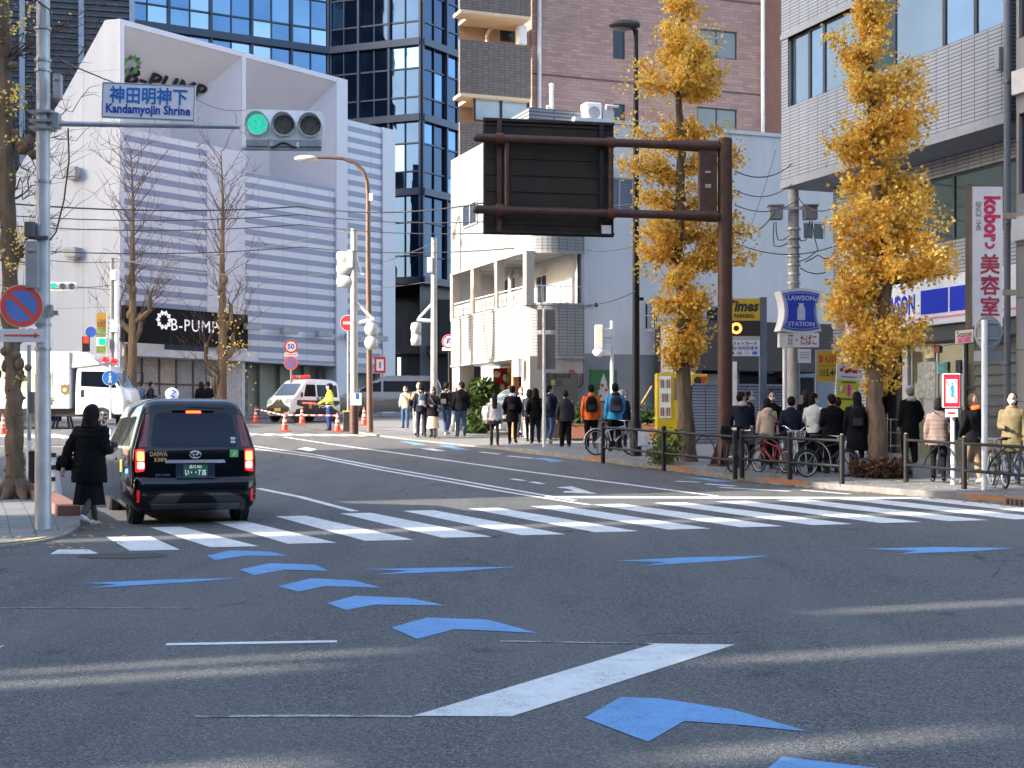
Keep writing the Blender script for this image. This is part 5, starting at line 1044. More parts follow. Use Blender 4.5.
# price board and poster flag
Yt=37.5; tp=Yt/FPX; t=thing('price_board','yellow price board with red and black figures in front of the tiled wall','sign',ground(at(828,400,Yt).x,Yt,.12)); o,Mx,w_,h_=panel(817.5,351,839,382,M('price_yellow',(.55,.36,.03),.5,var=.05),'board',t,th=.05)
text('4,207',.24,Mx@UP((.07,.18,0)),M('price_red',(.6,.06,.02),.5),'lettering',o,bold=.03,width=.33); text('15.44',.25,Mx@UP((.05,-.16,0)),BLACK,'lettering',o,bold=.02,width=.34)
mb=MB(); mb.box((-.19,.2,.003),(.1,.18,.004),M=Mx); mb.build('red_block',M('price_red',(.6,.06,.02),.5),o); mb=MB(); mb.box((-.19,-.16,.003),(.08,.16,.004),M=Mx); mb.build('grey_block',M('print_brown',(.25,.17,.06),.5),o); mb=MB(); mb.box((0,.02,.003),(w_*.9,.012,.003),M=Mx); mb.build('divider',BLACK,o)
mb=MB(); 
for u in (816.6,840): x=at(u,366,Yt).x; mb.box((x,Yt+.03,(gz(Yt)+.12+at(0,350,Yt).z)/2),(.04,.05,at(0,350,Yt).z-gz(Yt)-.12))
mb.box((at(828,350,Yt).x,Yt+.03,at(0,350.2,Yt).z),(.6,.05,.04)); mb.build('stand',STEEL,t)
Yt=36.0; t=thing('banner_flag','white and yellow green sale banner hanging on a slanting pole near the shop','banner',ground(at(846,400,Yt).x,Yt,.12))
bm_=Matrix.Translation(at(848,391,Yt))@basis(V((1,0,-.05)),V((.16,0,1)))
mb=MB(); mb.prism([(-.29,.0),(.29,.0),(.29,.42),(-.29,.42)],bm_@UP((0,.28,0)),.012); o=mb.build('banner_top',M('banner_white',(.6,.6,.64),.7,var=.04),t); mb=MB(); 
for i in range(7): mb.ell((-.18+.06*i,.52+.05*math.sin(i*2),.014),(.06,.05,.005),0,8,4,M=bm_)
mb.build('banner_print',M('print_dark_red',(.25,.02,.03),.6,var=.6,sc=20),o); mb=MB(); mb.box((0,.35,.016),(.4,.03,.004),M=bm_); mb.build('banner_line',M('print_grey',(.2,.25,.35),.6),o)
mb=MB(); mb.prism([(-.27,-.62),(.2,-.62),(.27,.275),(-.27,.275)],bm_,.012); o=mb.build('banner_lower',M('banner_lime',(.5,.5,.04),.7,var=.05),t); text('1',.36,bm_@UP((.02,.02,.014)),M('banner_pink',(.65,.03,.25),.6),'lettering',o,bold=.06)
for x,y in ((-.14,.04),(.16,-.05)): mb=MB(); mb.ell((x,y,.014),(.06,.09,.005),0,8,4,M=bm_); mb.build('banner_dot',M('banner_pale_pink',(.6,.35,.5),.6),o)
for y in (.22,-.2): mb=MB(); mb.box((0,y,.016),(.36,.05,.004),M=bm_); mb.build('banner_line',M('print_green',(.1,.16,.03),.6),o)
mb=MB(); mb.tube([bm_@V((-.31,.75,0)),bm_@V((-.31,-1.6,0))],.012,6); mb.tube([bm_@V((-.31,.72,0)),bm_@V((.3,.72,0))],.01,6); mb.build('banner_pole',SIGW,t)
# --- utility poles
def upole(u,v,top,lab,r,Yo=None,lift=.12,m=None):
    if Yo: P=ground((u-CX)/FPX*Yo,Yo,lift)
    else: P=gp(u,v,lift)
    t=thing('utility_pole',lab,'utility pole',P); pole(t,P,at(u,top,P.y).z-P.z,r,r*.75,m or M('pole_concrete',(.3,.3,.31),.8,dirt=.2),n=16); return t,P
t,P=upole(793.5,455,190,'grey concrete utility pole with two boxes and tangled cables','.'and .19,39.4); Yu=P.y; A=lambda u,v,d=0: at(u,v,Yu+d)
for u in (775.5,810): mb=MB(); mb.box(A(u,213,-.1),(.36,.3,.36)); mb.box(A(u,206,-.1),(.42,.36,.05)); mb.build('cable_box',M('box_grey_dark',(.2,.21,.23),.6,dirt=.2),t,bevel=.015)
mb=MB(); mb.box(A(793,208,-.2),(1.15,.08,.08)); mb.build('cross_arm',STEEL,t)
mb=MB(); 
for i in range(9): mb.tube([A(794,228+i*9,0),A(794,228+i*9+2,0)],.2,12)
mb.build('pole_band',STEEL,t)
for k,(a,b,c) in enumerate((((776,222),(778,240),(789,236)),((774,222),(774,246),(788,243)),((810,221),(806,240),(797,238)),((812,221),(818,250),(798,262)),((805,262),(818,255),(830,258)),((800,268),(816,274),(832,268)))):
    mb=MB(); mb.tube([A(*a,-.15),A((a[0]+b[0])/2-.8,(a[1]+b[1])/2+1,-.15),A(*b,-.15),A((c[0]+b[0])/2,(c[1]+b[1])/2+2,-.15),A(*c,-.15)],.016,5); mb.build('loose_cable',BLACK,t)
t,P=upole(112,428,258,'slim grey utility pole with a signal arm in front of the striped building',.11,60,m=M('pole_grey',(.24,.24,.25),.7)); Yu=60; A=lambda u,v,d=0: at(u,v,Yu+d)
mb=MB(); mb.tube([A(112,289),A(60,286)],.04,8); mb.build('arm',STEEL,t); signal_head(t,facing(A(63,286.5,-.1),(.1,-1)),r=.15,pitch=.36,lens=[LG,LOFF,LOFF])
mb=MB(); mb.box(A(113.5,275,-.1),(.22,.2,.4)); mb.build('meter_box',SIGW,t,bevel=.02); mb=MB(); mb.box(A(114.5,326,-.1),(.3,.2,.5)); mb.build('meter_box',SIGW,t,bevel=.02)
mb=MB(); mb.tube([A(117,270),A(117,420)],.1,10); mb.build('sub_pole',SIGW,t)
mb=MB(); mb.box(A(86,344,-.2),(.28,.2,.62)); o=mb.build('pedestrian_signal',DARK,t,bevel=.02); mb=MB(); mb.box(A(86,340,-.32),(.2,.02,.26)); mb.build('red_lamp',LRED,o)
mb=MB(); mb.box(A(102,342,-.2),(.4,.2,.36)); o=mb.build('pedestrian_signal',SIGW,t,bevel=.02); mb=MB(); mb.box(A(102,341.5,-.32),(.26,.02,.27)); mb.build('green_lamp',M('ped_green',(.0,.6,.17),.3,emit=.3),o)
mb=MB(); mb.tube([A(84,334),A(108,334)],.03,6); mb.build('arm',STEEL,t)
vb=thing('vertical_banner','red yellow and green vertical shop banner by the slim pole','banner',ground(A(100,400).x,61)); Yt=61.5
o,Mx,w_,h_=panel(96.5,313,106,353,M('banner_green_yellow',(.25,.36,.06),.6,var=.5,sc=1.2),'banner',vb,th=.03); text('KFC',.3,Mx@UP((0,.36,0)),RED,'lettering',o,bold=.06,width=w_*.8); mb=MB(); mb.box((0,.7,.004),(w_,.25,.01),M=Mx); mb.build('banner_head',M('banner_orange',(.6,.3,.03),.6),o); mb=MB(); mb.tube([at(107,312,61.5),V((at(107,312,61.5).x,61.5,gz(61.5)))],.03,6); mb.build('banner_pole',SIGW,vb)
Mx=facing(at(91,332,59.8),(0,-1)); mb=MB(); t_=thing('blue_sign','small round blue sign above the red walking signal','road sign',at(91,334,59.9)); mb.disc(Mx,.22,.02,20); mb.build('plate',BLUE,t_)
# --- overhead cables
def cable(pts,r,lab,sag=.25,n=14):
    P=[at(*p) for p in pts]; out=[]
    for a,b in zip(P,P[1:]):
        for i in range(n): t=i/n; q=a.lerp(b,t); q.z-=sag*4*t*(1-t); out.append(q)
    out.append(P[-1]); mb=MB(); mb.tube(out,r*.7,5); tag(mb.build('overhead_cable',M('cable_grey',(.05,.05,.055),.6)),lab,'cable','cables strung across the street')
CB=[([(-60,197,42),(300,206.5,48),(482,203,47),(700,196,46)],.035,'thick black cable, topmost of the run behind the signal arm'),([(-60,210,42),(300,214.5,48),(560,216,47)],.024,'second black cable from the top across the striped front'),([(-60,220,42),(300,224.5,48),(560,228,47)],.024,'third black cable from the top across the striped front'),([(-60,244,42),(300,247,48),(560,243,47),(640,243.5,46)],.024,'fourth black cable running past the curved lamp to the white wall'),
([(-60,240,46),(112,262,60),(354,229.5,52.3)],.02,'slack cable from the slim pole to the far signal post'),([(112,258,60),(300,276,56),(434,243,48.5)],.022,'low slack cable from the slim pole to the post behind the crowd'),([(-60,276,46),(112,285,60)],.018,'short cable from the left to the slim pole'),([(112,300,60),(250,287,60),(434,281,49)],.016,'thin lower cable before the striped front'),
([(735,171,33),(793,163,39.4)],.022,'upper cable from the gantry pole to the concrete utility pole'),([(735,190,33),(793,183,39.4)],.018,'lower cable from the gantry pole to the concrete utility pole'),([(735,205,33),(800,198,39.4)],.018,'lowest of the cables leaving the gantry pole'),([(735,232,34),(775,212,39.2)],.025,'heavy cable rising to the left cable box'),([(735,243,38),(832,247,39)],.02,'level cable passing the concrete utility pole'),([(793,192,39.4),(833,208,37)],.02,'cable dropping from the pole top to the tiled block'),([(733,265,40),(776,150,44)],.012,'thin slanting stay wire left of the concrete utility pole'),([(560,300,47),(636,291,36)],.018,'drop wire from the wall conduit to the dark lamp'),([(60,60,20),(190,95,60),(245,110,62)],.018,'thin wire slanting down above the place name sign')]
for c in CB: cable(*c)
# --- vending machines and odd things by the wall
Yv=44.5
def pbx(u0,v0,u1,v1,Y_,dep): a,b=at(u0,v0,Y_),at(u1,v1,Y_); return ((a.x+b.x)/2,Y_+dep/2,(a.z+b.z)/2),(abs(b.x-a.x),dep,abs(a.z-b.z))
VY=M('vending_yellow',(.55,.42,.02),.4,var=.05)
vm=thing('vending_machine','yellow drinks vending machine with lit shelves left of the ginkgo trunk','vending machine',ground(at(668,440,Yv).x,Yv,.12)); c,s=pbx(657,373,682,441,Yv,.75); c=(c[0],c[1],(gz(Yv)+.12+at(0,373,Yv).z)/2); s=(s[0],s[1],at(0,373,Yv).z-gz(Yv)-.12); mb=MB(); mb.box(c,s); mb.build('cabinet',VY,vm,bevel=.02)
c2,s2=pbx(659.5,376,671,418,Yv-.012,.012); mb=MB(); mb.box(c2,s2); dsp=mb.build('display_window',M('display_pale',(.4,.42,.42),.3,emit=.12),vm)
for j in range(3):
    for i in range(5):
        c3,s3=pbx(660.3+i*2.1,379.5+j*14,661.9+i*2.1,388+j*14,Yv-.03,.018); mb=MB(); mb.box(c3,s3); mb.build('can',M('can_%d'%((i+j*2)%4),((.5,.08,.06),(.1,.12,.2),(.55,.5,.4),(.08,.2,.1))[(i+j*2)%4],.4),dsp)
c2,s2=pbx(660,432,671,437,Yv-.012,.01); mb=MB(); mb.box(c2,s2); mb.build('slot',BLACK,vm)
c2,s2=pbx(674,378,680,400,Yv-.012,.01); mb=MB(); mb.box(c2,s2); mb.build('coin_panel',M('coin_grey',(.15,.15,.13),.5),vm)
v2=thing('vending_machine','yellow and black machine side with the figure 100 right of the ginkgo trunk','vending machine',ground(at(700,440,44).x,44,.12)); c,s=pbx(691,374,707.5,442,44,.75); c=(c[0],c[1],(gz(44)+.12+at(0,374,44).z)/2); s=(s[0],s[1],at(0,374,44).z-gz(44)-.12); mb=MB(); mb.box(c,s); o=mb.build('cabinet',VY,v2,bevel=.02)
c2,s2=pbx(692,416,707,441,43.988,.012); mb=MB(); mb.box(c2,s2); mb.build('black_panel',BLACK,v2); Mx=facing(at(700.5,391,43.985),(0,-1)); text('100',.3,Mx,M('fig_white',(.6,.58,.5),.5),'lettering',v2,bold=.04,width=.44)
Mx=facing(at(700.5,380.5,43.985),(0,-1)); mb=MB(); mb.disc(Mx@UP((-.08,0,0)),.12,.004,20); mb.build('black_mark',BLACK,v2); mb=MB(); mb.prism([(-.02,.12),(.22,.12),(.08,-.12)],Mx,.006); mb.build('red_mark',RED,v2)
ps=thing('wall_poster','green poster with a white tree and red balls on the grey wall','poster',fw.p(fw.hit(604,400)[0],.02,fw.hit(604,403)[1])); r_=rect(fw,590,370,617,402,.03); mb=MB(); mb.obox(fw,r_[0],r_[1],.012,.035,r_[2],r_[3]); mb.build('sheet',M('poster_green',(.03,.16,.06),.6,var=.3,sc=4),ps)
Mx=fw.mat((r_[0]+r_[1])/2,.036,(r_[2]+r_[3])/2-.08); mb=MB(); mb.prism([(-.25,-.4),(.25,-.4),(.17,-.1),(.2,-.1),(.1,.16),(.13,.16),(0,.5),(-.13,.16),(-.1,.16),(-.2,-.1),(-.17,-.1)],Mx,.004); mb.build('white_tree',M('poster_white',(.6,.6,.62),.6),ps)
for x,y in ((-.12,-.25),(.1,-.05),(-.05,.1),(.12,-.3),(-.17,.0)): mb=MB(); mb.disc(Mx@UP((x,y,.004)),.055,.004,12); mb.build('red_ball',RED,ps)
mn=thing('menu_board','dark menu board on legs beside the street lamp','menu board',ground(at(622,430,46.5).x,46.5,.12)); 
c,s=pbx(612,389,628,408,46.5,.05); mb=MB(); mb.box(c,s); o=mb.build('board',M('board_slate',(.035,.04,.05),.6),mn,bevel=.01)
for i in range(4): c2,s2=pbx(614,392+i*4,626,393.2+i*4,46.495,.004); mb=MB(); mb.box(c2,s2); mb.build('chalk_line',M('chalk',(.25,.25,.27),.8,var=.5,sc=20),o)
mb=MB()
for u in (613,627): x=at(u,400,46.5).x; mb.tube([V((x,46.53,gz(46.5)+.12)),V((x,46.53,at(0,390,46.5).z))],.02,6)
mb.build('legs',DARK,mn)
# planters along the wall: terracotta boxes
for i,(u,lab) in enumerate(((580,'terracotta planter below the green poster'),(648,'terracotta planter left of the yellow vending machine'))):
    P=ground(at(u,430,46.3).x,46.3,.12); t=thing('planter',lab,'planter',P); mb=MB(); mb.loft([[P+V((x*k,y*k,z)) for x,y in ((-.45,-.2),(.45,-.2),(.45,.2),(-.45,.2))] for k,z in ((.85,0),(1,.42),(1.05,.42),(1.05,.47),(.9,.47),(.88,.4))],0,False); mb.build('box',M('terracotta',(.25,.1,.06),.85,dirt=.2),t)
    PLT=leafM('planter_leaf',(.05,.11,.03)); mb=MB(); rr=random.Random(i+5)
    for _ in range(500):
        c=P+V((rr.gauss(0,.28),rr.gauss(0,.1),.48+abs(rr.gauss(.12,.2)))); d=V((rr.gauss(0,1),rr.gauss(0,1),rr.gauss(.5,.6))).normalized()*.11; e=d.cross(V((rr.gauss(0,1),rr.gauss(0,1),1))).normalized()*.03; mb.add([c-d,c+e,c+d,c-e],[(0,1,2,3)])
    mb.build('foliage',PLT,t,recalc=False)
br=thing('broom','yellow bamboo broom leaning against the wall beside the lamp','broom',ground(at(640,430,45.6).x,45.6,.12)); mb=MB(); mb.tube([at(641,404,45.6),at(652,386,45.6)],.025,8); mb.build('handle',M('bamboo',(.5,.3,.08),.6),br); mb=MB(); mb.tube([at(634,418,45.6),at(641,404,45.6)],[.1,.03],10); mb.build('brush',M('twigs',(.14,.09,.04),.9),br)
# --- guard rails
def guard(u0,v0,u1,v1,n,lab,hook=()):
    P0,P1=gp(u0,v0,.12),gp(u1,v1,.12); t=thing('guard_rail',lab,'guard rail',P0,group='black guard rails along the kerb'); H=.88
    d=(P1-P0); 
    for i in range(n):
        p=ground(P0.x+d.x*i/(n-1),P0.y+d.y*i/(n-1),.12); mb=MB(); mb.tube([p+V((0,0,-.05)),p+V((0,0,H+.04))],.052,12); mb.ell(p+V((0,0,H+.04)),(.055,.055,.025)); o=mb.build('post',DARK,t); q=MB(); q.disc(UP(p+V((0,0,H+.03))),.03,.045,10); q.build('cap',M('cap_amber',(.45,.26,.06),.5),o)
    for h in (H-.06,.34): mb=MB(); mb.tube([ground(P0.x+d.x*i/10,P0.y+d.y*i/10,.12+h) for i in range(11)],.03,10); mb.build('rail',DARK,t)
    for a in hook:
        c=ground(P0.x+d.x*a,P0.y+d.y*a,.12); dd=V((d.x,d.y,0)).normalized(); mb=MB(); mb.tube([c+dd*(.52*x)+V((0,0,.36+.44*(1-abs(x))**.55 if x<0 else .36+.44*(1-x*x)**.5)) for x in [-1+i/10 for i in range(21)]],.016,6); mb.build('ornament_arc',DARK,t)
    return t
guard(603,461.5,735,477,3,'black guard rail in front of the yellow ginkgo and the vending machines',(.2,.78))
guard(734,477,842,483.5,2,'black guard rail with two posts before the parked bicycles',(.3,)) if False else guard(742,475.5,842,484,3,'black guard rail before the group with the parked bicycles',(.25,.72))
guard(906,482.5,1108,504,4,'black guard rail on the right before the convenience store',(.2,.55,.85))
wp=thing('paper_notice','white paper notice tied to the guard rail near the lamp','notice',at(645,452,36.4)); mb=MB(); c,s=pbx(638,430,648.5,446,gp(640,463,.12).y-.07,.012); mb.box(c,s); mb.build('sheet',SIGNW,wp)
# --- cones, tape, barricades
CO=M('cone_orange',(.65,.06,.03),.5,var=.08); CW=M('cone_white',(.7,.7,.7),.4)
def cone(P,lab,proto=[None]):
    t=thing('traffic_cone',lab,'traffic cone',P,group='red and white traffic cones at the side street')
    mb=MB(); mb.box(P+V((0,0,.02)),(.38,.38,.04)); mb.build('base',CO,t,bevel=.01)
    Rz=lambda z:.13-.105*z/.72; 
    mb=MB(); mb.tube([P+V((0,0,z)) for z in (.04,.72)],[Rz(0),Rz(.72)],16); b=mb.build('body',CO,t)
    for z0,z1 in ((.16,.27),(.36,.46),(.54,.62)): q=MB(); q.tube([P+V((0,0,z0)),P+V((0,0,z1))],[Rz(z0)+.004,Rz(z1)+.004],16,cap=False); q.build('band',CW,b)
    return P
cn=[]
for (u,v),lab in zip(((284.8,431.4),(301.9,424.3),(337.5,432),(364,425.6),(255.8,422.6),(265,417),(241.4,418),(310,419),(3,434.5)),('cone in front of the police van nearest the street','cone between the police van bumper and the officer','cone right of the officer nearest the street','cone between the signal post and the curved lamp','cone left of the police van before the blue barrier','cone next to the blue barrier on its right','cone left of the blue barrier near the taxi roof','cone under the side of the police van','lone cone left of the tree trunk near the truck')):
    cn.append(cone(gp(u,v,.0 if u!=364 else .1),'red and white striped '+lab))
def tape(a,b,lab,h=.6):
    mb=MB(); n=14
    for i in range(n):
        p=a.lerp(b,i/n)+V((0,0,h)); q=a.lerp(b,(i+1)/n)+V((0,0,h)); mb.tube([p,q],.03,6,i%2)
    tag(mb.build('barrier_bar',[RED,CW]),lab,'barrier bar')
tape(cn[0],cn[2],'red and white striped barrier bar between the front cones'); tape(cn[4],cn[0],'red and white striped barrier bar left of the police van'); tape(cn[6],cn[5],'red and white barrier bar behind the blue barrier',.75)
P=gp(250,415.5); P=V((P.x,P.y+.6,P.z)); t=thing('plastic_barrier','blue plastic barrier panel beside the police van','barrier',P); mb=MB(); mb.box(P+V((0,0,.55)),(1.0,.3,.9)); mb.build('panel',M('barrier_blue',(.02,.06,.25),.5),t,bevel=.05); mb=MB(); mb.box(P+V((-.35,0,.05)),(.15,.5,.1)); mb.box(P+V((.35,0,.05)),(.15,.5,.1)); mb.build('feet',BLACK,t)
P=gp(63,428); t=thing('a_frame_barricade','blue painted wooden trestle in front of the white truck','barricade',P); BT=M('trestle_blue',(.06,.2,.45),.6); h=at(63,392,P.y).z-P.z
for x,y in ((-.33,-.25),(.33,-.25),(-.33,.25),(.33,.25)): mb=MB(); mb.tube([P+V((x,y,0)),P+V((x*.1,y*.1,h))],.045,6); mb.build('leg',BT,t)
mb=MB(); mb.tube([P+V((-.2,-.12,h*.42)),P+V((.2,-.12,h*.42))],.04,6); mb.build('crossbar',BT,t)
mb=MB(); P=gp(347,431.5,.1); P=V((P.x,P.y+.4,P.z)); t=thing('cable_pit_box','small black and yellow box beside the far signal post','box',P); mb.box(P+V((0,0,.35)),(.35,.35,.7)); mb.build('box',BLACK,t,bevel=.03); mb=MB(); mb.box(P+V((0,0,.72)),(.38,.38,.05)); mb.build('lid',M('cap_yellow',(.6,.36,.04),.5),t)
# ---------------------------------------------------------------- trees
LEAFS=[leafM('ginkgo_gold',(.84,.58,.11),.42,.8,1.45),leafM('ginkgo_amber',(.76,.47,.07),.42,.75,1.4),leafM('ginkgo_pale',(.88,.67,.2),.42,.8,1.45)]
def leaf(mb,c,s,rr,m):                               # a small folded fan
    d=V((rr.gauss(0,1),rr.gauss(0,1),rr.gauss(-.35,.8))).normalized(); e=d.cross(V((rr.gauss(0,1),rr.gauss(0,1),rr.gauss(0,1)))).normalized(); n=d.cross(e)*s*.22
    mb.add([c,c+d*s*.8+e*s*.62+n,c+d*s*1.05,c+d*s*.8-e*s*.62+n],[(0,1,2),(0,2,3)],m)
def branch(mb,a,b,r0,r1,rr,wob=.08,n=6):
    P=[a.lerp(b,i/n)+V((rr.gauss(0,1),rr.gauss(0,1),rr.gauss(0,.6)))*wob*(0 if i in(0,) else 1)*(b-a).length*.25 for i in range(n+1)]
    mb.tube(P,[r0+(r1-r0)*i/n for i in range(n+1)],6); return P
def ginkgo(lab,u,v,trunk,lobes,seed,nl,lift=.12,r=.19,fat=1.0):
    rr=random.Random(seed); B=gp(u,v,lift); Y=B.y; t=thing('ginkgo_tree',lab,'tree',B,group='yellow ginkgo street trees')
    P=[at(a,b,Y+c) for a,b,c in trunk]; P[0]=B-V((0,0,.05)); n=len(P)
    fine=[];rad=[]
    for i in range(n-1):
        for k in range(4):
            q=P[i].lerp(P[i+1],k/4); fine.append(q+V((rr.gauss(0,.02),rr.gauss(0,.02),0))*(1 if i else 0)); x=(i+k/4)/(n-1); rad.append(r*(1-.8*x)*(1+.35*max(0,1-x*9))*(1+rr.gauss(0,.04)))
    fine.append(P[-1]); rad.append(r*.15)
    mb=MB(); mb.tube(fine,rad,14); 
    for _ in range(14): k=rr.randrange(2,len(fine)-3); a=rr.random()*6.28; mb.ell(fine[k]+V((math.cos(a),math.sin(a),0))*rad[k]*.85,rad[k]*rr.uniform(.3,.55),0,8,6)
    mb.build('trunk',BARK,t)
    lb=MB(); lf=MB(); tot=sum(a[2]*a[3] for a in lobes); px=Y/FPX
    for (lu,lv,ru,rv) in lobes:
        c=at(lu,lv,Y+rr.uniform(-.25,.25)); rx,rz=ru*px*1.07*fat,rv*px*1.06*fat; ry=rx*.95
        st=min(fine,key=lambda q:abs(q.z-(c.z-rz*.7-.25*abs(c.x-q.x)))); nb=max(3,int(7*ru*rv/900))
        N=int(nl*ru*rv/tot)
        tw=[]
        for b in range(nb+3):
            while True:
                d=V((rr.uniform(-1,1),rr.uniform(-1,1),rr.uniform(-1,1)))
                if d.length<1: break
            e=c+V((d.x*rx,d.y*ry,d.z*rz)); e.z=max(e.z,st.z-.15) if rr.random()<.6 else e.z
            pp=branch(lb,st+V((0,0,rr.uniform(-.1,.25))),e,.03 if b<2 else .016,.005,rr,.12); tw.append(pp)
        for _ in range(N):
            if rr.random()<.8:
                pp=rr.choice(tw); k=rr.randrange(2,len(pp)); q=pp[k]+V((rr.gauss(0,1),rr.gauss(0,1),rr.gauss(0,1)))*.085
            else:
                d=V((rr.gauss(0,1),rr.gauss(0,1),rr.gauss(0,1))).normalized()*rr.random()**.42; q=c+V((d.x*rx,d.y*ry,d.z*rz)); 
                if noise.noise(q*2.6+V((seed,0,0)))<-.12: continue
            leaf(lf,q,rr.uniform(.05,.098),rr,rr.choice((0,0,1,2)) if True else 0)
    # stray twigs that carry hardly a leaf
    for _ in range(8): k=rr.randrange(8,len(fine)-4); a=rr.random()*6.28; branch(lb,fine[k],fine[k]+V((math.cos(a)*rr.uniform(.6,1.1),math.sin(a)*.6,rr.uniform(.4,1.0))),.012,.003,rr,.1)
    lb.build('branches',BARK,t); lf.build('crown',LEAFS,t,recalc=False); return t
ginkgo('yellow ginkgo with a tall narrow crown behind the brown gantry pole',687,461.5,[(687,461,0),(685,400,0),(682,330,0),(679,260,.05),(679,200,0),(682,150,.05),(677,110,0),(680,60,0),(681,5,0)],
 [(681,8,16,20),(684,36,34,22),(668,78,47,24),(702,72,24,24),(688,56,30,24),(655,128,40,15),(704,137,30,13),(643,160,22,22),(648,190,16,18),(706,156,36,13),(712,190,22,12),(656,235,22,24),(690,226,46,18),(738,240,20,22),(670,268,34,17),(716,256,26,15),(685,300,30,22),(680,335,25,27),(703,320,15,20),(684,360,14,12)],5,30000,r=.2,fat=1.13)
ginkgo('yellow ginkgo in front of the convenience store with a shaggy crown',879,476,[(879,475,0),(877,420,0),(875,380,.05),(880,330,0),(888,270,.05),(880,215,0),(874,160,0),(872,110,.05),(870,60,0),(868,0,0),(866,-60,0)],
 [(866,-20,18,24),(866,10,22,18),(862,42,28,22),(884,76,38,22),(856,78,20,20),(893,108,38,20),(846,134,24,14),(878,143,40,20),(906,128,24,16),(866,175,32,18),(903,185,28,20),(880,214,44,22),(915,224,34,24),(848,230,20,18),(897,258,50,24),(850,275,24,24),(930,264,24,15),(858,300,28,18),(842,310,18,18),(894,336,32,17),(868,345,34,24),(884,378,18,16),(895,318,22,12),(944,258,14,14)],9,31000,r=.19,fat=1.08)
# tree tie bands and bed hedge
B=gp(880,477,.12); HG=leafM('brown_hedge',(.13,.065,.035),.1); mb=MB(); rr=random.Random(2); Hd=thing('hedge','clipped brown hedge round the foot of the shaggy ginkgo','hedge',B)
for _ in range(3200):
    a=rr.random()*6.28; k=rr.random()**.4; h=rr.random(); q=B+V((math.cos(a)*.62*k,math.sin(a)*.6*k-.05,.03+.38*h*(1-.25*k*k)+rr.gauss(0,.02))); d=V((rr.gauss(0,1),rr.gauss(0,1),rr.gauss(.5,.7))).normalized()*.05; e=d.cross(V((rr.gauss(0,1),rr.gauss(0,1),1))).normalized()*.022; mb.add([q-d,q+e,q+d,q-e],[(0,1,2,3)])
mb.build('foliage',HG,Hd,recalc=False); mb=MB()
for i in range(26): a=rr.random()*6.28; mb.tube([B+V((math.cos(a)*.2,math.sin(a)*.2,0)),B+V((math.cos(a)*.5,math.sin(a)*.5,.33))],.008,5)
mb.build('stems',BARK,Hd)
B=gp(663,464,.12); PLG=[leafM('shrub_green',(.1,.16,.03),.3),leafM('shrub_yellow',(.3,.3,.04),.3)]; Sh=thing('shrub','loose yellow green shrub at the foot of the ginkgo behind the rail','shrub',B); mb=MB(); st=MB()
for i in range(16):
    a=rr.random()*6.28; e=B+V((math.cos(a)*rr.uniform(.1,.5),math.sin(a)*.3,rr.uniform(.25,.9))); pp=branch(st,B,e,.012,.004,rr,.1)
    for _ in range(75): q=rr.choice(pp[2:])+V((rr.gauss(0,.09),rr.gauss(0,.09),rr.gauss(0,.08))); d=V((rr.gauss(0,1),rr.gauss(0,1),rr.gauss(0,.7))).normalized()*.05; ee=d.cross(V((rr.gauss(0,1),rr.gauss(0,1),1))).normalized()*.028; mb.add([q-d,q+ee,q+d,q-ee],[(0,1,2,3)],rr.choice((0,0,1)))
mb.build('foliage',PLG,Sh,recalc=False); st.build('stems',BARK,Sh)
# corner tree on the left: mostly bare, few yellow leaves
rr=random.Random(21); B=gp(16,498,.12); Yt=B.y; t=thing('street_tree','thick pollarded trunk left of the signal pole with bare twigs and few yellow leaves','tree',B)
tp=[(16,500),(15,470),(14,430),(14,390),(11,330),(9,260),(7,180),(5,100),(3,30),(2,-40)]; P=[at(a,b,Yt) for a,b in tp]; P[0]=B-V((0,0,.05)); mb=MB(); fine=[];rad=[]
for i in range(len(P)-1):
    for k in range(5): fine.append(P[i].lerp(P[i+1],k/5)+V((rr.gauss(0,.012),rr.gauss(0,.012),0))); x=(i+k/5); rad.append((.145+ .13*max(0,1-x*.9)**2+.01*rr.gauss(0,1))*(1-.02*x))
mb.tube(fine,rad,18)
for u,v,r_ in ((14,362,.17),(22,372,.1),(5,366,.12),(20,150,.16),(29,146,.13),(12,140,.14),(33,152,.07),(10,250,.13),(4,60,.13),(18,255,.1)): [mb.ell(at(u+rr.gauss(0,4),v+rr.gauss(0,5),Yt-.03),(r_*rr.uniform(.45,.8),r_*.6,r_*rr.uniform(.5,.9)),0,9,7) for _ in range(3)]
for a in range(7): q=a*.9; mb.tube([B+V((0,0,.3)),B+V((math.cos(q)*.24,math.sin(q)*.24,.08)),B+V((math.cos(q)*.42,math.sin(q)*.42,-.03))],[.14,.1,.04],8)
for _ in range(60):
    k=rr.randrange(3,len(fine)); a=rr.random()*6.28; mb.ell(fine[k]+V((math.cos(a),math.sin(a),0))*rad[k]*.95,(.04,.04,.03),0,6,4)
mb.build('trunk',BARK,t)
tw=MB(); lf=MB(); TWG=M('twig_brown',(.1,.06,.04),.8)
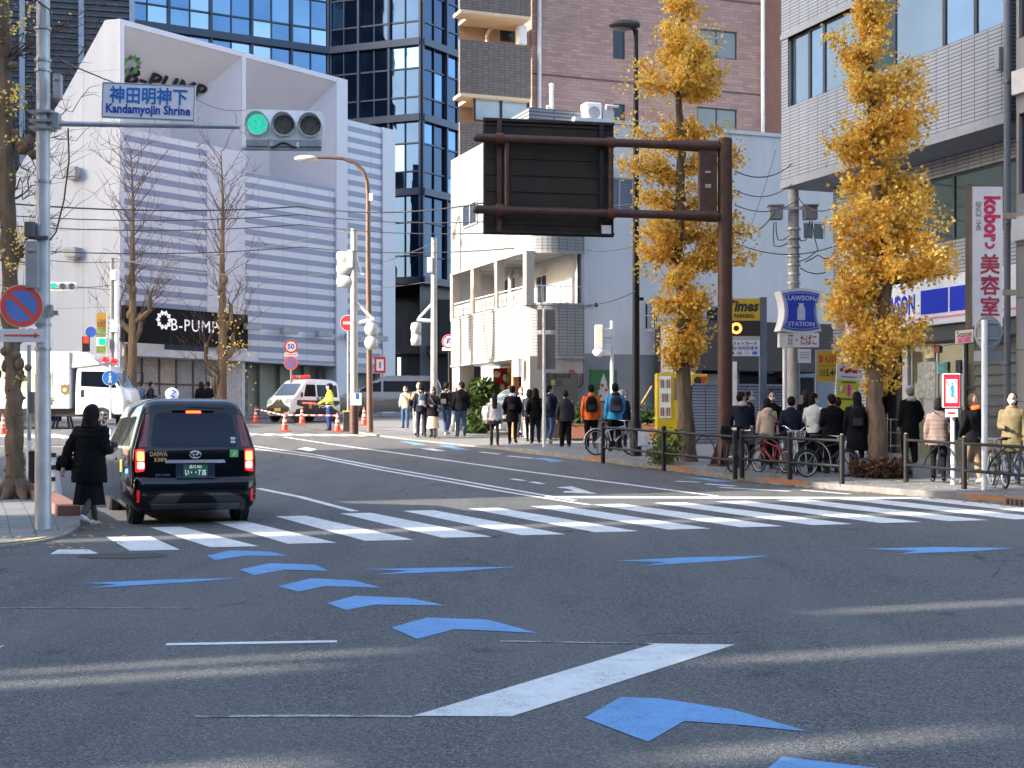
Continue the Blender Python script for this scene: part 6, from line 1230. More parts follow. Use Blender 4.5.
def twigs(o,u1,v1,r,depth,n):
    e=at(u1,v1,Yt+rr.uniform(-.4,.4)); P=[o]; 
    for i in range(1,8): P.append(o.lerp(e,i/7)+V((rr.gauss(0,.03),rr.gauss(0,.05),.12*math.sin(math.pi*i/7)*rr.uniform(-.6,1.0)+rr.gauss(0,.02))))
    tw.tube(P,[r*(1-.75*i/7) for i in range(8)],5)
    for _ in range(n):
        k=rr.randrange(2,8); q=P[k]; d=(e-o).normalized(); f=q+V((d.x*rr.uniform(-.1,.7)+rr.gauss(0,.25),rr.gauss(0,.25),rr.uniform(-.2,.75)))*rr.uniform(.3,.9); m_=q.lerp(f,.5)+V((rr.gauss(0,.03),0,.04)); tw.tube([q,m_,f],[r*.35,r*.25,r*.1],4)
    return P
src=[(at(28,146,Yt),[(108,5),(98,28),(72,20),(60,62),(90,95),(52,100),(44,110),(75,140),(60,165),(38,60),(50,40)]),(at(20,150,Yt),[(30,110),(40,180),(10,100),(36,205)]),(at(5,60,Yt),[(100,8),(92,20),(104,-5),(60,2),(45,30),(80,38),(40,50),(66,50)]),(at(14,250,Yt),[(62,220),(48,235),(40,260),(70,205),(30,225),(55,255)]),(at(12,362,Yt),[(24,330),(6,320),(20,300)]),(at(8,200,Yt),[(46,190),(60,178),(34,165)])]
for o,es in src:
    for u1,v1 in es:
        P=twigs(o,u1,v1,.016,1,9)
for (u,v,n,sx,sy) in ((15,98,60,10,13),(44,90,6,10,4),(10,140,14,9,6),(22,238,50,11,12),(8,262,26,8,8),(12,20,30,12,14),(30,8,16,14,8),(35,28,6,6,4),(14,290,14,9,6),(18,172,10,10,5),(58,240,2,4,4),(20,380,8,6,4),(34,210,8,7,8)):
    for _ in range(n*2): leaf(lf,at(rr.gauss(u,sx*.7),rr.gauss(v,sy*.7),Yt+rr.gauss(-.15,.2)),rr.uniform(.035,.06),rr,rr.choice((0,2)))
tw.build('crown',TWG,t); lf.build('leaves',LEAFS,t,recalc=False)
mb=MB(); gr=thing('sucker_shoots','dry brown shoots round the foot of the pollarded trunk','shrub',B+V((.15,0,0)))
for _ in range(130): a=rr.random()*6.28; k=rr.uniform(.1,.5); q=B+V((math.cos(a)*k+.08,math.sin(a)*k*.6,0)); mb.tube([q,q+V((rr.gauss(0,.07),rr.gauss(0,.05),rr.uniform(.1,.4)))],[.007,.003],4)
mb.build('shoots',TWG,gr)
# two bare trees in front of the striped building
for (u,lab,Yb_,kn,lv,sd_) in ((132,'bare pollarded tree left of the black shop sign',63,[(118,318,.22),(140,330,.2),(150,310,.16),(126,360,.15)],0,3),(222,'bare pollarded tree with a few yellow leaves right of the black shop sign',64.5,[(206,360,.18),(233,350,.16),(214,392,.14),(231,320,.14)],40,8)):
    rr=random.Random(sd_); B=ground((u-CX)/FPX*Yb_,Yb_,.12); t=thing('bare_tree',lab,'tree',B,group='bare trees before the striped building'); px=Yb_/FPX
    P=[B,at(u,380,Yb_),at(u+1,330,Yb_),at(u,270,Yb_),at(u+1,200,Yb_),at(u-1,150,Yb_)]; mb=MB(); mb.tube(P,[.27,.21,.19,.13,.06,.015],12); kno=[]
    for ku,kv,r_ in kn: e=at(ku,kv-14,Yb_+rr.uniform(-.4,.4)); mb.tube([at(u,kv+14,Yb_),at((u+ku)/2,kv+8,Yb_),at(ku,kv,Yb_),e],[.16,.13,.11,.09],8); mb.ell(e,(r_*.6,r_*.55,r_*.75),0,8,6); kno.append(e)
    for v in (350,315,280,290): mb.ell(at(u+rr.uniform(-3,3),v,Yb_-.05),(.15,.15,.22),0,8,6)
    mb.build('trunk',BARK,t); tw=MB(); lf=MB()
    for i in range(70):
        o=rr.choice(kno+[at(u,300-rr.random()*150,Yb_)]*6); sx=rr.choice((-1,1)); L=rr.uniform(1.0,3.2); a=rr.uniform(.45,1.35); e=o+V((sx*math.cos(a)*L*.75,rr.gauss(0,.5),math.sin(a)*L)); pp=branch(tw,o,e,.02,.004,rr,.1)
        for _ in range(5): q=rr.choice(pp[2:]); tw.tube([q,q+V((rr.gauss(0,.35),rr.gauss(0,.3),rr.uniform(.15,.75)))],[.01,.004],4)
    for _ in range(lv*5): leaf(lf,at(u+rr.gauss(8,11),rr.gauss(345,22),Yb_+rr.gauss(0,.4)),.1,rr,rr.choice((0,2)))
    tw.build('crown',TWG,t); 
    if lv: lf.build('leaves',LEAFS,t,recalc=False)
# greenery by the car port
for (u,v,Yc,rx,rz,lab,n) in ((483,396,52.5,.7,.7,'sunlit green bush beside the car port pier',1500),(476,425,51,.5,.5,'low green bush before the brown brick wall',700),(520,378,52,.5,.45,'green bush behind the orange post in the car port',600)):
    C=at(u,v,Yc); B=ground(C.x,C.y,.1); rr=random.Random(int(u)); t=thing('bush',lab,'bush',B); mb=MB(); st=MB(); PLB=[leafM('bush_green',(.05,.1,.02),.3),leafM('bush_lime',(.11,.15,.035),.3)]
    for i in range(10): branch(st,B,C+V((rr.uniform(-rx,rx)*.7,rr.uniform(-.4,.4),rr.uniform(-rz,rz)*.7)),.025,.008,rr,.08)
    for _ in range(n): d=V((rr.gauss(0,1),rr.gauss(0,1),rr.gauss(0,1))).normalized()*rr.random()**.4; q=C+V((d.x*rx,d.y*.5,d.z*rz)); dd=V((rr.gauss(0,1),rr.gauss(0,1),rr.gauss(0,.7))).normalized()*.1; e=dd.cross(V((rr.gauss(0,1),rr.gauss(0,1),1))).normalized()*.05; mb.add([q-dd,q+e,q+dd,q-e],[(0,1,2,3)],rr.choice((0,0,1)))
    mb.build('foliage',PLB,t,recalc=False); st.build('stems',BARK,t)
rc=thing('flower_curtain','red cloth with pale flowers hanging in the car port','curtain',at(503,395,52.8)); mb=MB(); a,b=at(493,368,52.8),at(514,398,52.8)
n=24; vs=[]
for i in range(n+1):
    for z in (b.z,a.z): vs.append(V((a.x+(b.x-a.x)*i/n,52.8+.05*math.sin(i*1.3),z)))
mb.add(vs,[(2*i,2*i+2,2*i+3,2*i+1) for i in range(n)],0,True); o=mb.build('cloth',M('cloth_red',(.45,.02,.04),.8),rc); mb=MB()
for x,y in ((497,374),(506,378),(501,387),(511,371),(510,389)): mb.ell(at(x,y,52.7),(.13,.02,.13),0,10,6)
mb.build('flower_print',M('cloth_cream',(.55,.42,.3),.8),o)
# ---------------------------------------------------------------- vehicles
def rrect(hw,yr,yf,rad,n=5):
    P=[]
    for cx,cy,a0 in ((hw-rad,yr+rad,-90),(hw-rad,yf-rad,0),(-hw+rad,yf-rad,90),(-hw+rad,yr+rad,180)):
        for i in range(n+1): a=R(a0+90*i/n); P.append((cx+rad*math.cos(a),cy+rad*math.sin(a)))
    return P
def rounded(poly,r,n=4):
    out=[]; k=len(poly)
    for i in range(k):
        p=V((*poly[i],0)); a=V((*poly[i-1],0)); b=V((*poly[(i+1)%k],0)); r1=min(r,(a-p).length*.45,(b-p).length*.45); s=p+(a-p).normalized()*r1; e=p+(b-p).normalized()*r1
        for j in range(n+1): t=j/n; q=s*(1-t)**2+p*2*t*(1-t)+e*t*t; out.append((q.x,q.y))
    return out
class Car:
    def __init__(s,name,label,cat,loc,rz,rows,paint,glass=None,sharp=32,group=None):
        s.r=thing(name,label,cat,loc,rz,group); s.M=WM[s.r]; s.g=glass or DGLASS
        mb=MB(); mb.loft([[V((x,y,z)) for x,y in rrect(hw,yr,yf,rad)] for z,yr,yf,hw,rad in rows],0,True)
        me=mb.mesh('body',[paint]); s.bvh=BVHTree.FromPolygons([v.co.copy() for v in me.vertices],[list(p.vertices) for p in me.polygons])
        me.set_sharp_from_angle(angle=R(sharp)); s.body=link('body',me,s.r,local=True)
    def cast(s,ax,a,b):
        o,d={'r':(V((a,-5,b)),V((0,1,0))),'f':(V((a,12,b)),V((0,-1,0))),'L':(V((-5,a,b)),V((1,0,0))),'R':(V((5,a,b)),V((-1,0,0))),'T':(V((a,b,9)),V((0,0,-1)))}[ax]
        h=s.bvh.ray_cast(o,d)
        if h[0] is None: h=s.bvh.find_nearest(o+d*5); 
        return h[0],-d
    def patch(s,name,ax,poly,mat,off=.006,r=.0,parent=None,bulge=0.0,mb=None,sub=4):
        P=rounded(poly,r) if r else poly; n=len(P)
        if not r:                                   # extra points so that long edges follow the body
            Q=[]
            for i in range(n):
                a,b=P[i],P[(i+1)%n]; Q+= [(a[0]+(b[0]-a[0])*k/sub,a[1]+(b[1]-a[1])*k/sub) for k in range(sub)]
            P=Q; n=len(P)
        cx=sum(p[0] for p in P)/n; cy=sum(p[1] for p in P)/n; q=mb or MB(); rings=[]
        for k,(sc,of) in enumerate(((1,-.012),(1,off),(.72,off+bulge*.6),(.4,off+bulge),(.0,off+bulge))):
            ring=[]
            for x,y in P if sc>0 else [(cx,cy)]:
                h,nn=s.cast(ax,cx+(x-cx)*sc,cy+(y-cy)*sc); ring.append(h+nn*of)
            rings.append(ring)
        b=len(q.v); vs=[p for rg in rings for p in rg]; fs=[]
        for k in range(3):
            for i in range(n): fs.append((k*n+i,k*n+(i+1)%n,(k+1)*n+(i+1)%n,(k+1)*n+i))
        for i in range(n): fs.append((3*n+i,3*n+(i+1)%n,4*n))
        q.add(vs,fs,0,False)
        for i in range(len(q.f)-len(fs)+n,len(q.f)): q.s[i]=True
        if mb is None: 
            me=q.mesh(name,[mat]); me.set_sharp_from_angle(angle=R(40)); return link(name,me,parent or s.r,local=True)
    def wheel(s,x,y,r=.32,w=.19):
        mb=MB(); sx=1 if x>0 else -1; Mx=Matrix.Translation(V((x,y,r)))@Matrix.Rotation(R(90)*sx,4,'Y')
        mb.loft([[Mx@V((rr_*math.cos(t),rr_*math.sin(t),z)) for t in [k*2*math.pi/28 for k in range(28)]] for rr_,z in ((r*.62,-w/2),(r*.93,-w/2),(r,-w/2+.03),(r,w/2-.03),(r*.93,w/2),(r*.62,w/2),(r*.6,w/2-.03))],0,True,False); wl=mb.build('wheel',RUBBER,s.r,local=True)
        mb=MB(); mb.disc(Mx@UP((0,0,-.02)),r*.6,.09,24)
        for k in range(7): a=k*2*math.pi/7; mb.box((r*.33*math.cos(a),r*.33*math.sin(a),w/2-.03),(r*.5,.05,.02),a,M=Mx)
        mb.disc(Mx@UP((0,0,w/2-.03)),r*.16,.025,14); mb.build('rim',M('rim_silver',(.25,.25,.26),.35,.7),wl,local=True)
        q=MB(); A=Matrix.Translation(V((x-sx*.02,y,r)))@Matrix.Rotation(R(90)*sx,4,'Y'); q.disc(A@UP((0,0,-.02)),r*1.16,.135-.02,28); q.build('wheel_arch',BLACK,s.r,local=True)
    def local(s,x,y,z,rx,up): return s.M@Matrix.Translation(V((x,y,z)))@basis(rx,up)
BLK=M('taxi_black',(.003,.004,.007),.1,0,.1,2,spec=.4,coat=.45); TG_=glassM('car_glass_dark',(.006,.008,.013),.06,spec=.12,wav=.02); TGR=glassM('car_glass_rear',(.006,.012,.03),.06,spec=.3,wav=.02)
tx=Car('taxi','black tall taxi standing at the left kerb with its brake lights on','taxi',ground(-4.39,20.15),R(21.3),
 [(0.204, 0.14, 4.2, 0.7828, 0.12), (0.2754, 0.05, 4.34, 0.8343, 0.16), (0.3672, 0.0, 4.4, 0.8652, 0.18), (0.5916, 0.0, 4.39, 0.8729, 0.18), (0.6528, 0.03, 4.37, 0.8729, 0.17), (0.6783, 0.07, 4.35, 0.8714, 0.15), (0.867, 0.075, 4.28, 0.8703, 0.13), (1.02, 0.085, 4.1, 0.8631, 0.12), (1.071, 0.1, 3.6, 0.8549, 0.12), (1.122, 0.12, 3.42, 0.8425, 0.12), (1.326, 0.17, 3.1, 0.785, 0.12), (1.53, 0.235, 2.8, 0.722, 0.12), (1.6524, 0.29, 2.6, 0.68, 0.13), (1.7238, 0.36, 2.45, 0.632, 0.15), (1.7646, 0.5, 2.25, 0.565, 0.18), (1.785, 0.9, 1.9, 0.4326, 0.2)],BLK,TGR)
tx.patch('rear_window','r',[(-.61,1.09),(.61,1.09),(.53,1.57),(-.53,1.57)],TGR,.006,.09)
for sx in (-1,1):
    tl=tx.patch('tail_light','r',[(sx*.69,.76),(sx*.815,.74),(sx*.815,1.06),(sx*.69,1.06)],M('tail_red',(.5,.01,.01),.25,emit=.55),.02,.03,bulge=.012)
    tx.patch('lit_lens','r',[(sx*.70,.9),(sx*.795,.9),(sx*.795,1.03),(sx*.70,1.03)],M('tail_orange_lit',(1,.25,.06),.3,emit=1.4,var=.3,sc=9),.036,.025,parent=tl)
    tx.patch('lit_lens','r',[(sx*.70,.79),(sx*.79,.79),(sx*.79,.885),(sx*.70,.885)],M('tail_pink_lit',(1,.5,.36),.3,emit=1.0,var=.3,sc=9),.036,.025,parent=tl)
    tx.patch('pillar_strip','r',[(sx*.65,1.09),(sx*.765,1.09),(sx*.675,1.53),(sx*.6,1.55)],M('pillar_red',(.16,.006,.012),.15,coat=.6),.008,.02)
    tx.patch('reflector','r',[(sx*.765,.33),(sx*.80,.33),(sx*.80,.5),(sx*.765,.5)],M('reflector_red',(.55,.01,.02),.3,emit=.15),.01,.008)
    sd_='L' if sx<0 else 'R'
    for (a,b) in ((.48,1.22),(1.28,2.1)): tx.patch('side_window',sd_,[(a,1.1),(b,1.1),(b-.02,1.52),(a+.14 if a<1 else a,1.52)],TG_,.005,.05)
    tx.patch('side_window',sd_,[(2.16,1.1),(3.18,1.1),(2.68,1.5),(2.16,1.52)],TG_,.005,.04)
    d_=tx.patch('sliding_door',sd_,[(1.25,.3),(2.13,.3),(2.13,1.06),(1.25,1.06)],BLK,.006,.04); tx.patch('door_handle',sd_,[(1.95,.88),(2.1,.88),(2.1,.92),(1.95,.92)],CHROME,.022,parent=d_)
    d_=tx.patch('front_door',sd_,[(2.16,.3),(3.1,.3),(3.1,1.06),(2.16,1.06)],BLK,.006,.04); tx.patch('door_handle',sd_,[(2.2,.88),(2.38,.88),(2.38,.92),(2.2,.92)],CHROME,.022,parent=d_)
    for y in (.74,3.5): tx.wheel(sx*.735,y,.325,.2)
    q=MB(); q.ell((sx*.93,3.05,1.1),(.08,.05,.09),0,12,8); q.tube([V((sx*.82,3.05,1.06)),V((sx*.9,3.05,1.08))],.025,8); q.build('mirror',BLK,tx.r,local=True)
    tx.patch('headlight','f',[(sx*.5,.72),(sx*.8,.72),(sx*.78,.95),(sx*.5,.92)],M('headlight',(.5,.5,.52),.15),.01,.04)
tx.patch('windscreen','f',[(-.66,1.12),(.66,1.12),(.58,1.58),(-.58,1.58)],TG_,.005,.08)
tx.patch('tailgate_panel','r',[(-.665,.68),(.665,.68),(.65,1.06),(-.65,1.06)],BLK,.012,.05)
tx.patch('lower_bumper','r',[(-.6,.22),(.6,.22),(.62,.31),(-.62,.31)],M('bumper_lip',(.05,.055,.07),.2,coat=.5),.012,.03)
tx.patch('chrome_strip','r',[(-.42,.868),(.42,.868),(.4,.912),(-.4,.912)],M('chrome_strip',(.8,.8,.83),.22,.6),.035,.015)
tx.patch('plate_recess','r',[(-.27,.655),(.27,.655),(.27,.86),(-.27,.86)],M('recess_blue_black',(.02,.025,.05),.3),.018,.02)
pl=tx.patch('number_plate','r',[(-.17,.675),(.17,.675),(.17,.845),(-.17,.845)],M('plate_green',(.015,.12,.07),.5),.028,.01); PT=M('plate_white',(.65,.7,.66),.5,emit=.1)
yb=tx.cast('r',0,.76)[0].y-.033; tt=lambda b,h,x,z,m,w,par=tx.r,y=None,bo=.02,nm='lettering': text(b,h,tx.local(x,y if y is not None else tx.cast('r',x,z)[0].y-.016,z,(1,0,0),(0,0,1)),m,nm,par,bold=bo,width=w,ext=.002)
tt('品川 502',.05,0,.815,PT,.17,pl,yb); tt('い・・7 35',.1,.0,.735,PT,.29,pl,yb,.03)
GO=M('gold_letter',(.6,.42,.2),.4,.3); tt('DAIWA',.09,-.5,.995,GO,.24,y=tx.cast('r',-.5,.99)[0].y-.018,bo=.03); tt('5389',.075,-.48,.915,GO,.17,y=tx.cast('r',-.48,.92)[0].y-.018,bo=.03); tt('JPN TAXI',.045,-.45,.7,CHROME,.2,y=tx.cast('r',-.45,.7)[0].y-.02)
em=MB(); Me=Matrix.Translation(V((0,tx.cast('r',0,.985)[0].y-.016,.985)))@basis((1,0,0),(0,0,1))
def ov(mb,rx,ry,cx=0,cy=0,w=.006): mb.tube([Me@V((cx+rx*math.cos(t),cy+ry*math.sin(t),0)) for t in [k*2*math.pi/24 for k in range(24)]],w,6,closed=True)
ov(em,.078,.05); ov(em,.025,.046); ov(em,.055,.02,0,.018); em.build('emblem',CHROME,tx.r,local=True)
st=tx.patch('green_sticker','r',[(.48,.945),(.6,.945),(.6,1.05),(.48,1.05)],M('sticker_green',(.08,.45,.16),.5,var=.04),.02,.01); tx.patch('yellow_mark','r',[(.51,.965),(.54,.955),(.575,1.0),(.56,1.035),(.52,1.0)],M('sticker_lime',(.5,.6,.1),.5),.025,parent=st,sub=1)
for z in (1.16,1.21): tx.patch('window_sticker','r',[(.5,z-.018),(.57,z-.018),(.57,z+.018),(.5,z+.018)],M('sticker_white',(.6,.65,.62),.5),.012,.015)
tx.patch('brake_lamp','r',[(-.105,1.565),(.105,1.565),(.1,1.595),(-.1,1.595)],M('brake_lamp',(1,.06,.01),.3,emit=2.0),.03,.01)
tx.patch('rear_spoiler','r',[(-.3,1.6),(.3,1.6),(.26,1.625),(-.26,1.625)],BLACK,.045,.008)
mb=MB(); zr=tx.cast('T',0,2.3)[0].z; mb.tube([V((0,2.3,zr-.02)),V((0,2.3,zr+.035))],[.09,.07],16); b_=mb.build('lamp_base',M('lamp_base_white',(.6,.6,.62),.4),tx.r,local=True)
mb=MB(); mb.ell((0,2.3,zr+.125),(.105,.105,.098),0,20,12); rl=mb.build('roof_lamp',M('roof_lamp_white',(.72,.72,.8),.35,emit=.12,var=.05),tx.r,local=True)
mb=MB(); 
for a,b in ((0,0),(.03,.025),(-.025,-.03),(.01,-.05),(0,.05)): mb.ell((a,2.3-.098,zr+.13+b),(.018,.012,.015),0,8,5)
mb.build('lamp_print',M('print_blue',(.04,.06,.5),.4),rl,local=True)
tx.patch('side_badge','L',[(1.0,.72),(1.35,.72),(1.35,.9),(1.0,.9)],M('badge_yellow',(.5,.45,.08),.5),.012); tx.patch('marker_light','L',[(.62,.98),(.72,.98),(.72,1.05),(.62,1.05)],M('marker_red',(.9,.1,.1),.3,emit=.8),.015); tx.patch('marker_light','L',[(.5,.72),(.6,.72),(.6,.78),(.5,.78)],M('marker_blue',(.05,.15,1),.3,emit=2.5),.018)
# police van
PWH=M('police_white',(.8,.8,.79),.3,coat=.5,var=.03); PBK=M('police_black',(.012,.012,.014),.4)
P=gp(287,422.3); Yv=66.5; P=ground((329-CX)/FPX*Yv,Yv)
kv=Car('police_van','small black and white police van with red roof lights behind the cones','police van',P,R(146),
 [(.22,.08,3.3,.68,.1),(.3,.02,3.38,.72,.12),(.6,.0,3.39,.74,.12),(.95,.02,3.3,.74,.12),(1.05,.03,3.1,.73,.12),(1.15,.04,2.95,.72,.12),(1.6,.1,2.5,.67,.14),(1.78,.16,2.3,.63,.16),(1.86,.35,2.1,.55,.2),(1.88,.6,1.9,.4,.2)],PWH)
kv.r.location=kv.r.location
for sd_,sx in (('L',-1),('R',1)):
    kv.patch('lower_panel',sd_,[(.12,.28),(3.05,.28),(2.95,.92),(.12,.92)],PBK,.006,.04)
    for a,b in ((.25,.85),(.95,1.6),(1.7,2.3)): kv.patch('side_window',sd_,[(a,1.08),(b+(.2 if a>1.6 else 0),1.08),(b,1.62),(a,1.62)],TG_,.005,.05)
    for y in (.6,2.85): kv.wheel(sx*.65,y,.27,.15)
    q=MB(); q.ell((sx*.84,2.75,1.15),(.07,.05,.12),0,10,6); q.build('mirror',BLACK,kv.r,local=True)
    Lm=kv.M@Matrix.Translation(V((kv.cast(sd_,1.3,.99)[0].x+sx*.012,1.3,.99)))@basis((0,sx,0),(0,0,1)); text('警視庁',.15,Lm,PBK,'lettering',kv.r,bold=.02,width=.8)
    Lm=kv.M@Matrix.Translation(V((kv.cast(sd_,1.0,.72)[0].x+sx*.016,1.0,.66)))@basis((0,sx,0),(0,0,1)); text('POLICE',.2,Lm,PWH,'lettering',kv.r,bold=.03,width=1.1)
    kv.patch('gold_badge',sd_,[(2.0,.55),(2.2,.55),(2.2,.85),(2.0,.85)],M('badge_gold',(.4,.28,.06),.4,.4),.014,.05)
    kv.patch('headlight','f',[(sx*.4,.78),(sx*.68,.74),(sx*.66,.98),(sx*.45,.94)],M('headlight',(.5,.5,.52),.15),.02,.05)
kv.patch('windscreen','f',[(-.6,1.12),(.6,1.12),(.54,1.66),(-.54,1.66)],glassM('screen_glass',(.14,.2,.27),.06,.3),.006,.08)
kv.patch('front_mask','f',[(-.68,.3),(.68,.3),(.66,.6),(.36,.72),(.14,.92),(0,.98),(-.14,.92),(-.36,.72),(-.66,.6)],PBK,.012)
kv.patch('emblem','f',[(-.06,.82),(.06,.82),(.0,.92)],CHROME,.025,sub=1); kv.patch('number_plate','f',[(-.18,.42),(.18,.42),(.18,.56),(-.18,.56)],M('plate_yellow',(.5,.4,.06),.5),.025)
mb=MB(); mb.box((0,1.95,1.98),(1.0,.26,.14)); lb=mb.build('light_bar',M('light_bar_red',(.6,.015,.015),.25,emit=.35),kv.r,local=True,bevel=.04); mb=MB(); mb.box((0,1.95,1.98),(.2,.27,.145)); mb.build('speaker',GREYB,lb,local=True); mb=MB(); mb.box((0,1.95,1.9),(.9,.2,.06)); mb.build('light_bar_base',DARK,kv.r,local=True)
# grey minivan
MG=M('minivan_grey',(.16,.165,.175),.25,.3,.05,coat=.7); Yv=71; P=ground((443-CX)/FPX*Yv,Yv,.1)
mv=Car('minivan','long dark grey passenger van crossing behind the far signal post','van',P,R(94),
 [(.25,.1,5.2,.85,.12),(.4,.02,5.34,.92,.15),(.7,.0,5.36,.93,.15),(.95,.03,5.2,.925,.14),(1.1,.05,4.75,.91,.14),(1.2,.06,4.3,.89,.14),(1.6,.16,3.6,.82,.16),(1.85,.3,3.15,.76,.18),(1.97,.5,2.8,.66,.2),(2.0,.8,2.5,.5,.2)],MG)
for sd_,sx in (('L',-1),('R',1)):
    mv.patch('side_window',sd_,[(.35,1.2),(2.9,1.2),(2.9,1.72),(.5,1.72)],TG_,.006,.06); mv.patch('side_window',sd_,[(3.0,1.2),(4.1,1.2),(3.5,1.68),(3.0,1.72)],TG_,.006,.05); mv.patch('moulding',sd_,[(.2,.78),(4.7,.78),(4.7,.82),(.2,.82)],CHROME,.012)
    for y in (.95,4.2): mv.wheel(sx*.8,y,.34,.22)
    q=MB(); q.ell((sx*1.02,4.0,1.2),(.09,.06,.12),0,10,6); q.build('mirror',MG,mv.r,local=True); mv.patch('headlight','f',[(sx*.5,.72),(sx*.88,.75),(sx*.86,.95),(sx*.5,.9)],M('headlight',(.5,.5,.52),.15),.015,.05); mv.patch('tail_light','r',[(sx*.75,.8),(sx*.88,.8),(sx*.86,1.4),(sx*.75,1.4)],M('tail_dark_red',(.3,.01,.01),.3),.01,.03)
mv.patch('windscreen','f',[(-.76,1.22),(.76,1.22),(.66,1.78),(-.66,1.78)],TG_,.006,.1); mv.patch('rear_window','r',[(-.72,1.2),(.72,1.2),(.64,1.75),(-.64,1.75)],TG_,.006,.1); mv.patch('roof_panel','T',[(-.5,.8),(.5,.8),(.5,2.5),(-.5,2.5)],M('roof_pale',(.3,.36,.42),.3),.004,.1)
# silver car in the car port
SV=M('car_silver',(.5,.5,.5),.3,.4,.05,coat=.6); Yv=49.6; P=ground((515-CX)/FPX*Yv,Yv,.08)+V((.9,3.3,0)); P=ground(P.x,P.y,.08)
sc_=Car('parked_car','silver car parked nose out in the car port under the balcony','car',P,R(160),
 [(.22,.1,3.8,.72,.12),(.35,.02,3.9,.8,.18),(.6,.0,3.92,.83,.2),(.8,.03,3.8,.83,.2),(.95,.06,3.3,.81,.2),(1.02,.08,2.9,.79,.18),(1.25,.2,2.5,.72,.16),(1.42,.35,2.15,.65,.16),(1.5,.6,1.8,.5,.2)],SV)
for sd_,sx in (('L',-1),('R',1)):
    sc_.patch('side_window',sd_,[(.5,1.0),(2.5,1.0),(2.05,1.36),(.75,1.36)],TG_,.006,.05); sc_.patch('headlight','f',[(sx*.45,.62),(sx*.76,.66),(sx*.74,.84),(sx*.5,.78)],M('headlight',(.5,.5,.52),.15),.02,.06)
    for y in (.7,3.15): sc_.wheel(sx*.72,y,.3,.18)
    q=MB(); q.ell((sx*.9,2.5,1.05),(.08,.06,.08),0,10,6); q.build('mirror',SV,sc_.r,local=True)
sc_.patch('windscreen','f',[(-.66,1.03),(.66,1.03),(.56,1.38),(-.56,1.38)],glassM('screen_glass',(.14,.2,.27),.06,.3),.006,.07); sc_.patch('grille','f',[(-.4,.5),(.4,.5),(.42,.66),(-.42,.66)],BLACK,.012,.05); sc_.patch('lower_grille','f',[(-.5,.28),(.5,.28),(.52,.42),(-.52,.42)],BLACK,.012,.04); sc_.patch('number_plate','f',[(-.17,.4),(.17,.4),(.17,.52),(-.17,.52)],SIGNW,.02)
# police truck
Yv=55.5; px=Yv/FPX; fr_x=(127-CX)*px; P=ground(fr_x,Yv+1.0,.0); TWH=M('truck_white',(.68,.69,.72),.3,coat=.4,var=.03)
tk=Car('police_truck','white police truck with red roof lights crossing behind the corner tree','truck',P,R(-92),     # local +y points right along the street
 [(.55,-2.0,-.1,.95,.08),(.75,-2.0,-.02,1.0,.12),(1.1,-2.0,.0,1.02,.14),(1.5,-2.0,-.08,1.02,.16),(1.62,-2.0,-.2,1.01,.16),(2.2,-2.0,-.55,.96,.2),(2.4,-2.0,-.8,.9,.22),(2.46,-2.0,-1.0,.82,.22)],TWH)
mb=MB(); mb.box((0,-4.75,1.85),(2.1,5.2,2.2)); mb.build('cargo_box',TWH,tk.r,local=True,bevel=.05)
mb=MB(); P8=[(-1.0,-2.14,2.3),(1.0,-2.14,2.3),(1.0,-1.0,2.45),(-1.0,-1.0,2.45),(-1.0,-2.14,2.98),(1.0,-2.14,2.98),(.85,-1.5,2.9),(-.85,-1.5,2.9)]; mb.pbox([V(p) for p in P8]); mb.build('wind_deflector',TWH,tk.r,local=True,bevel=.06)
mb=MB(); mb.box((0,-4.3,.62),(1.7,7.6,.3)); mb.build('chassis',BLACK,tk.r,local=True); mb=MB(); mb.box((.98,-4.5,.55),(.06,2.6,.5)); mb.box((-.98,-4.5,.55),(.06,2.6,.5)); mb.build('side_guard',BLACK,tk.r,local=True)
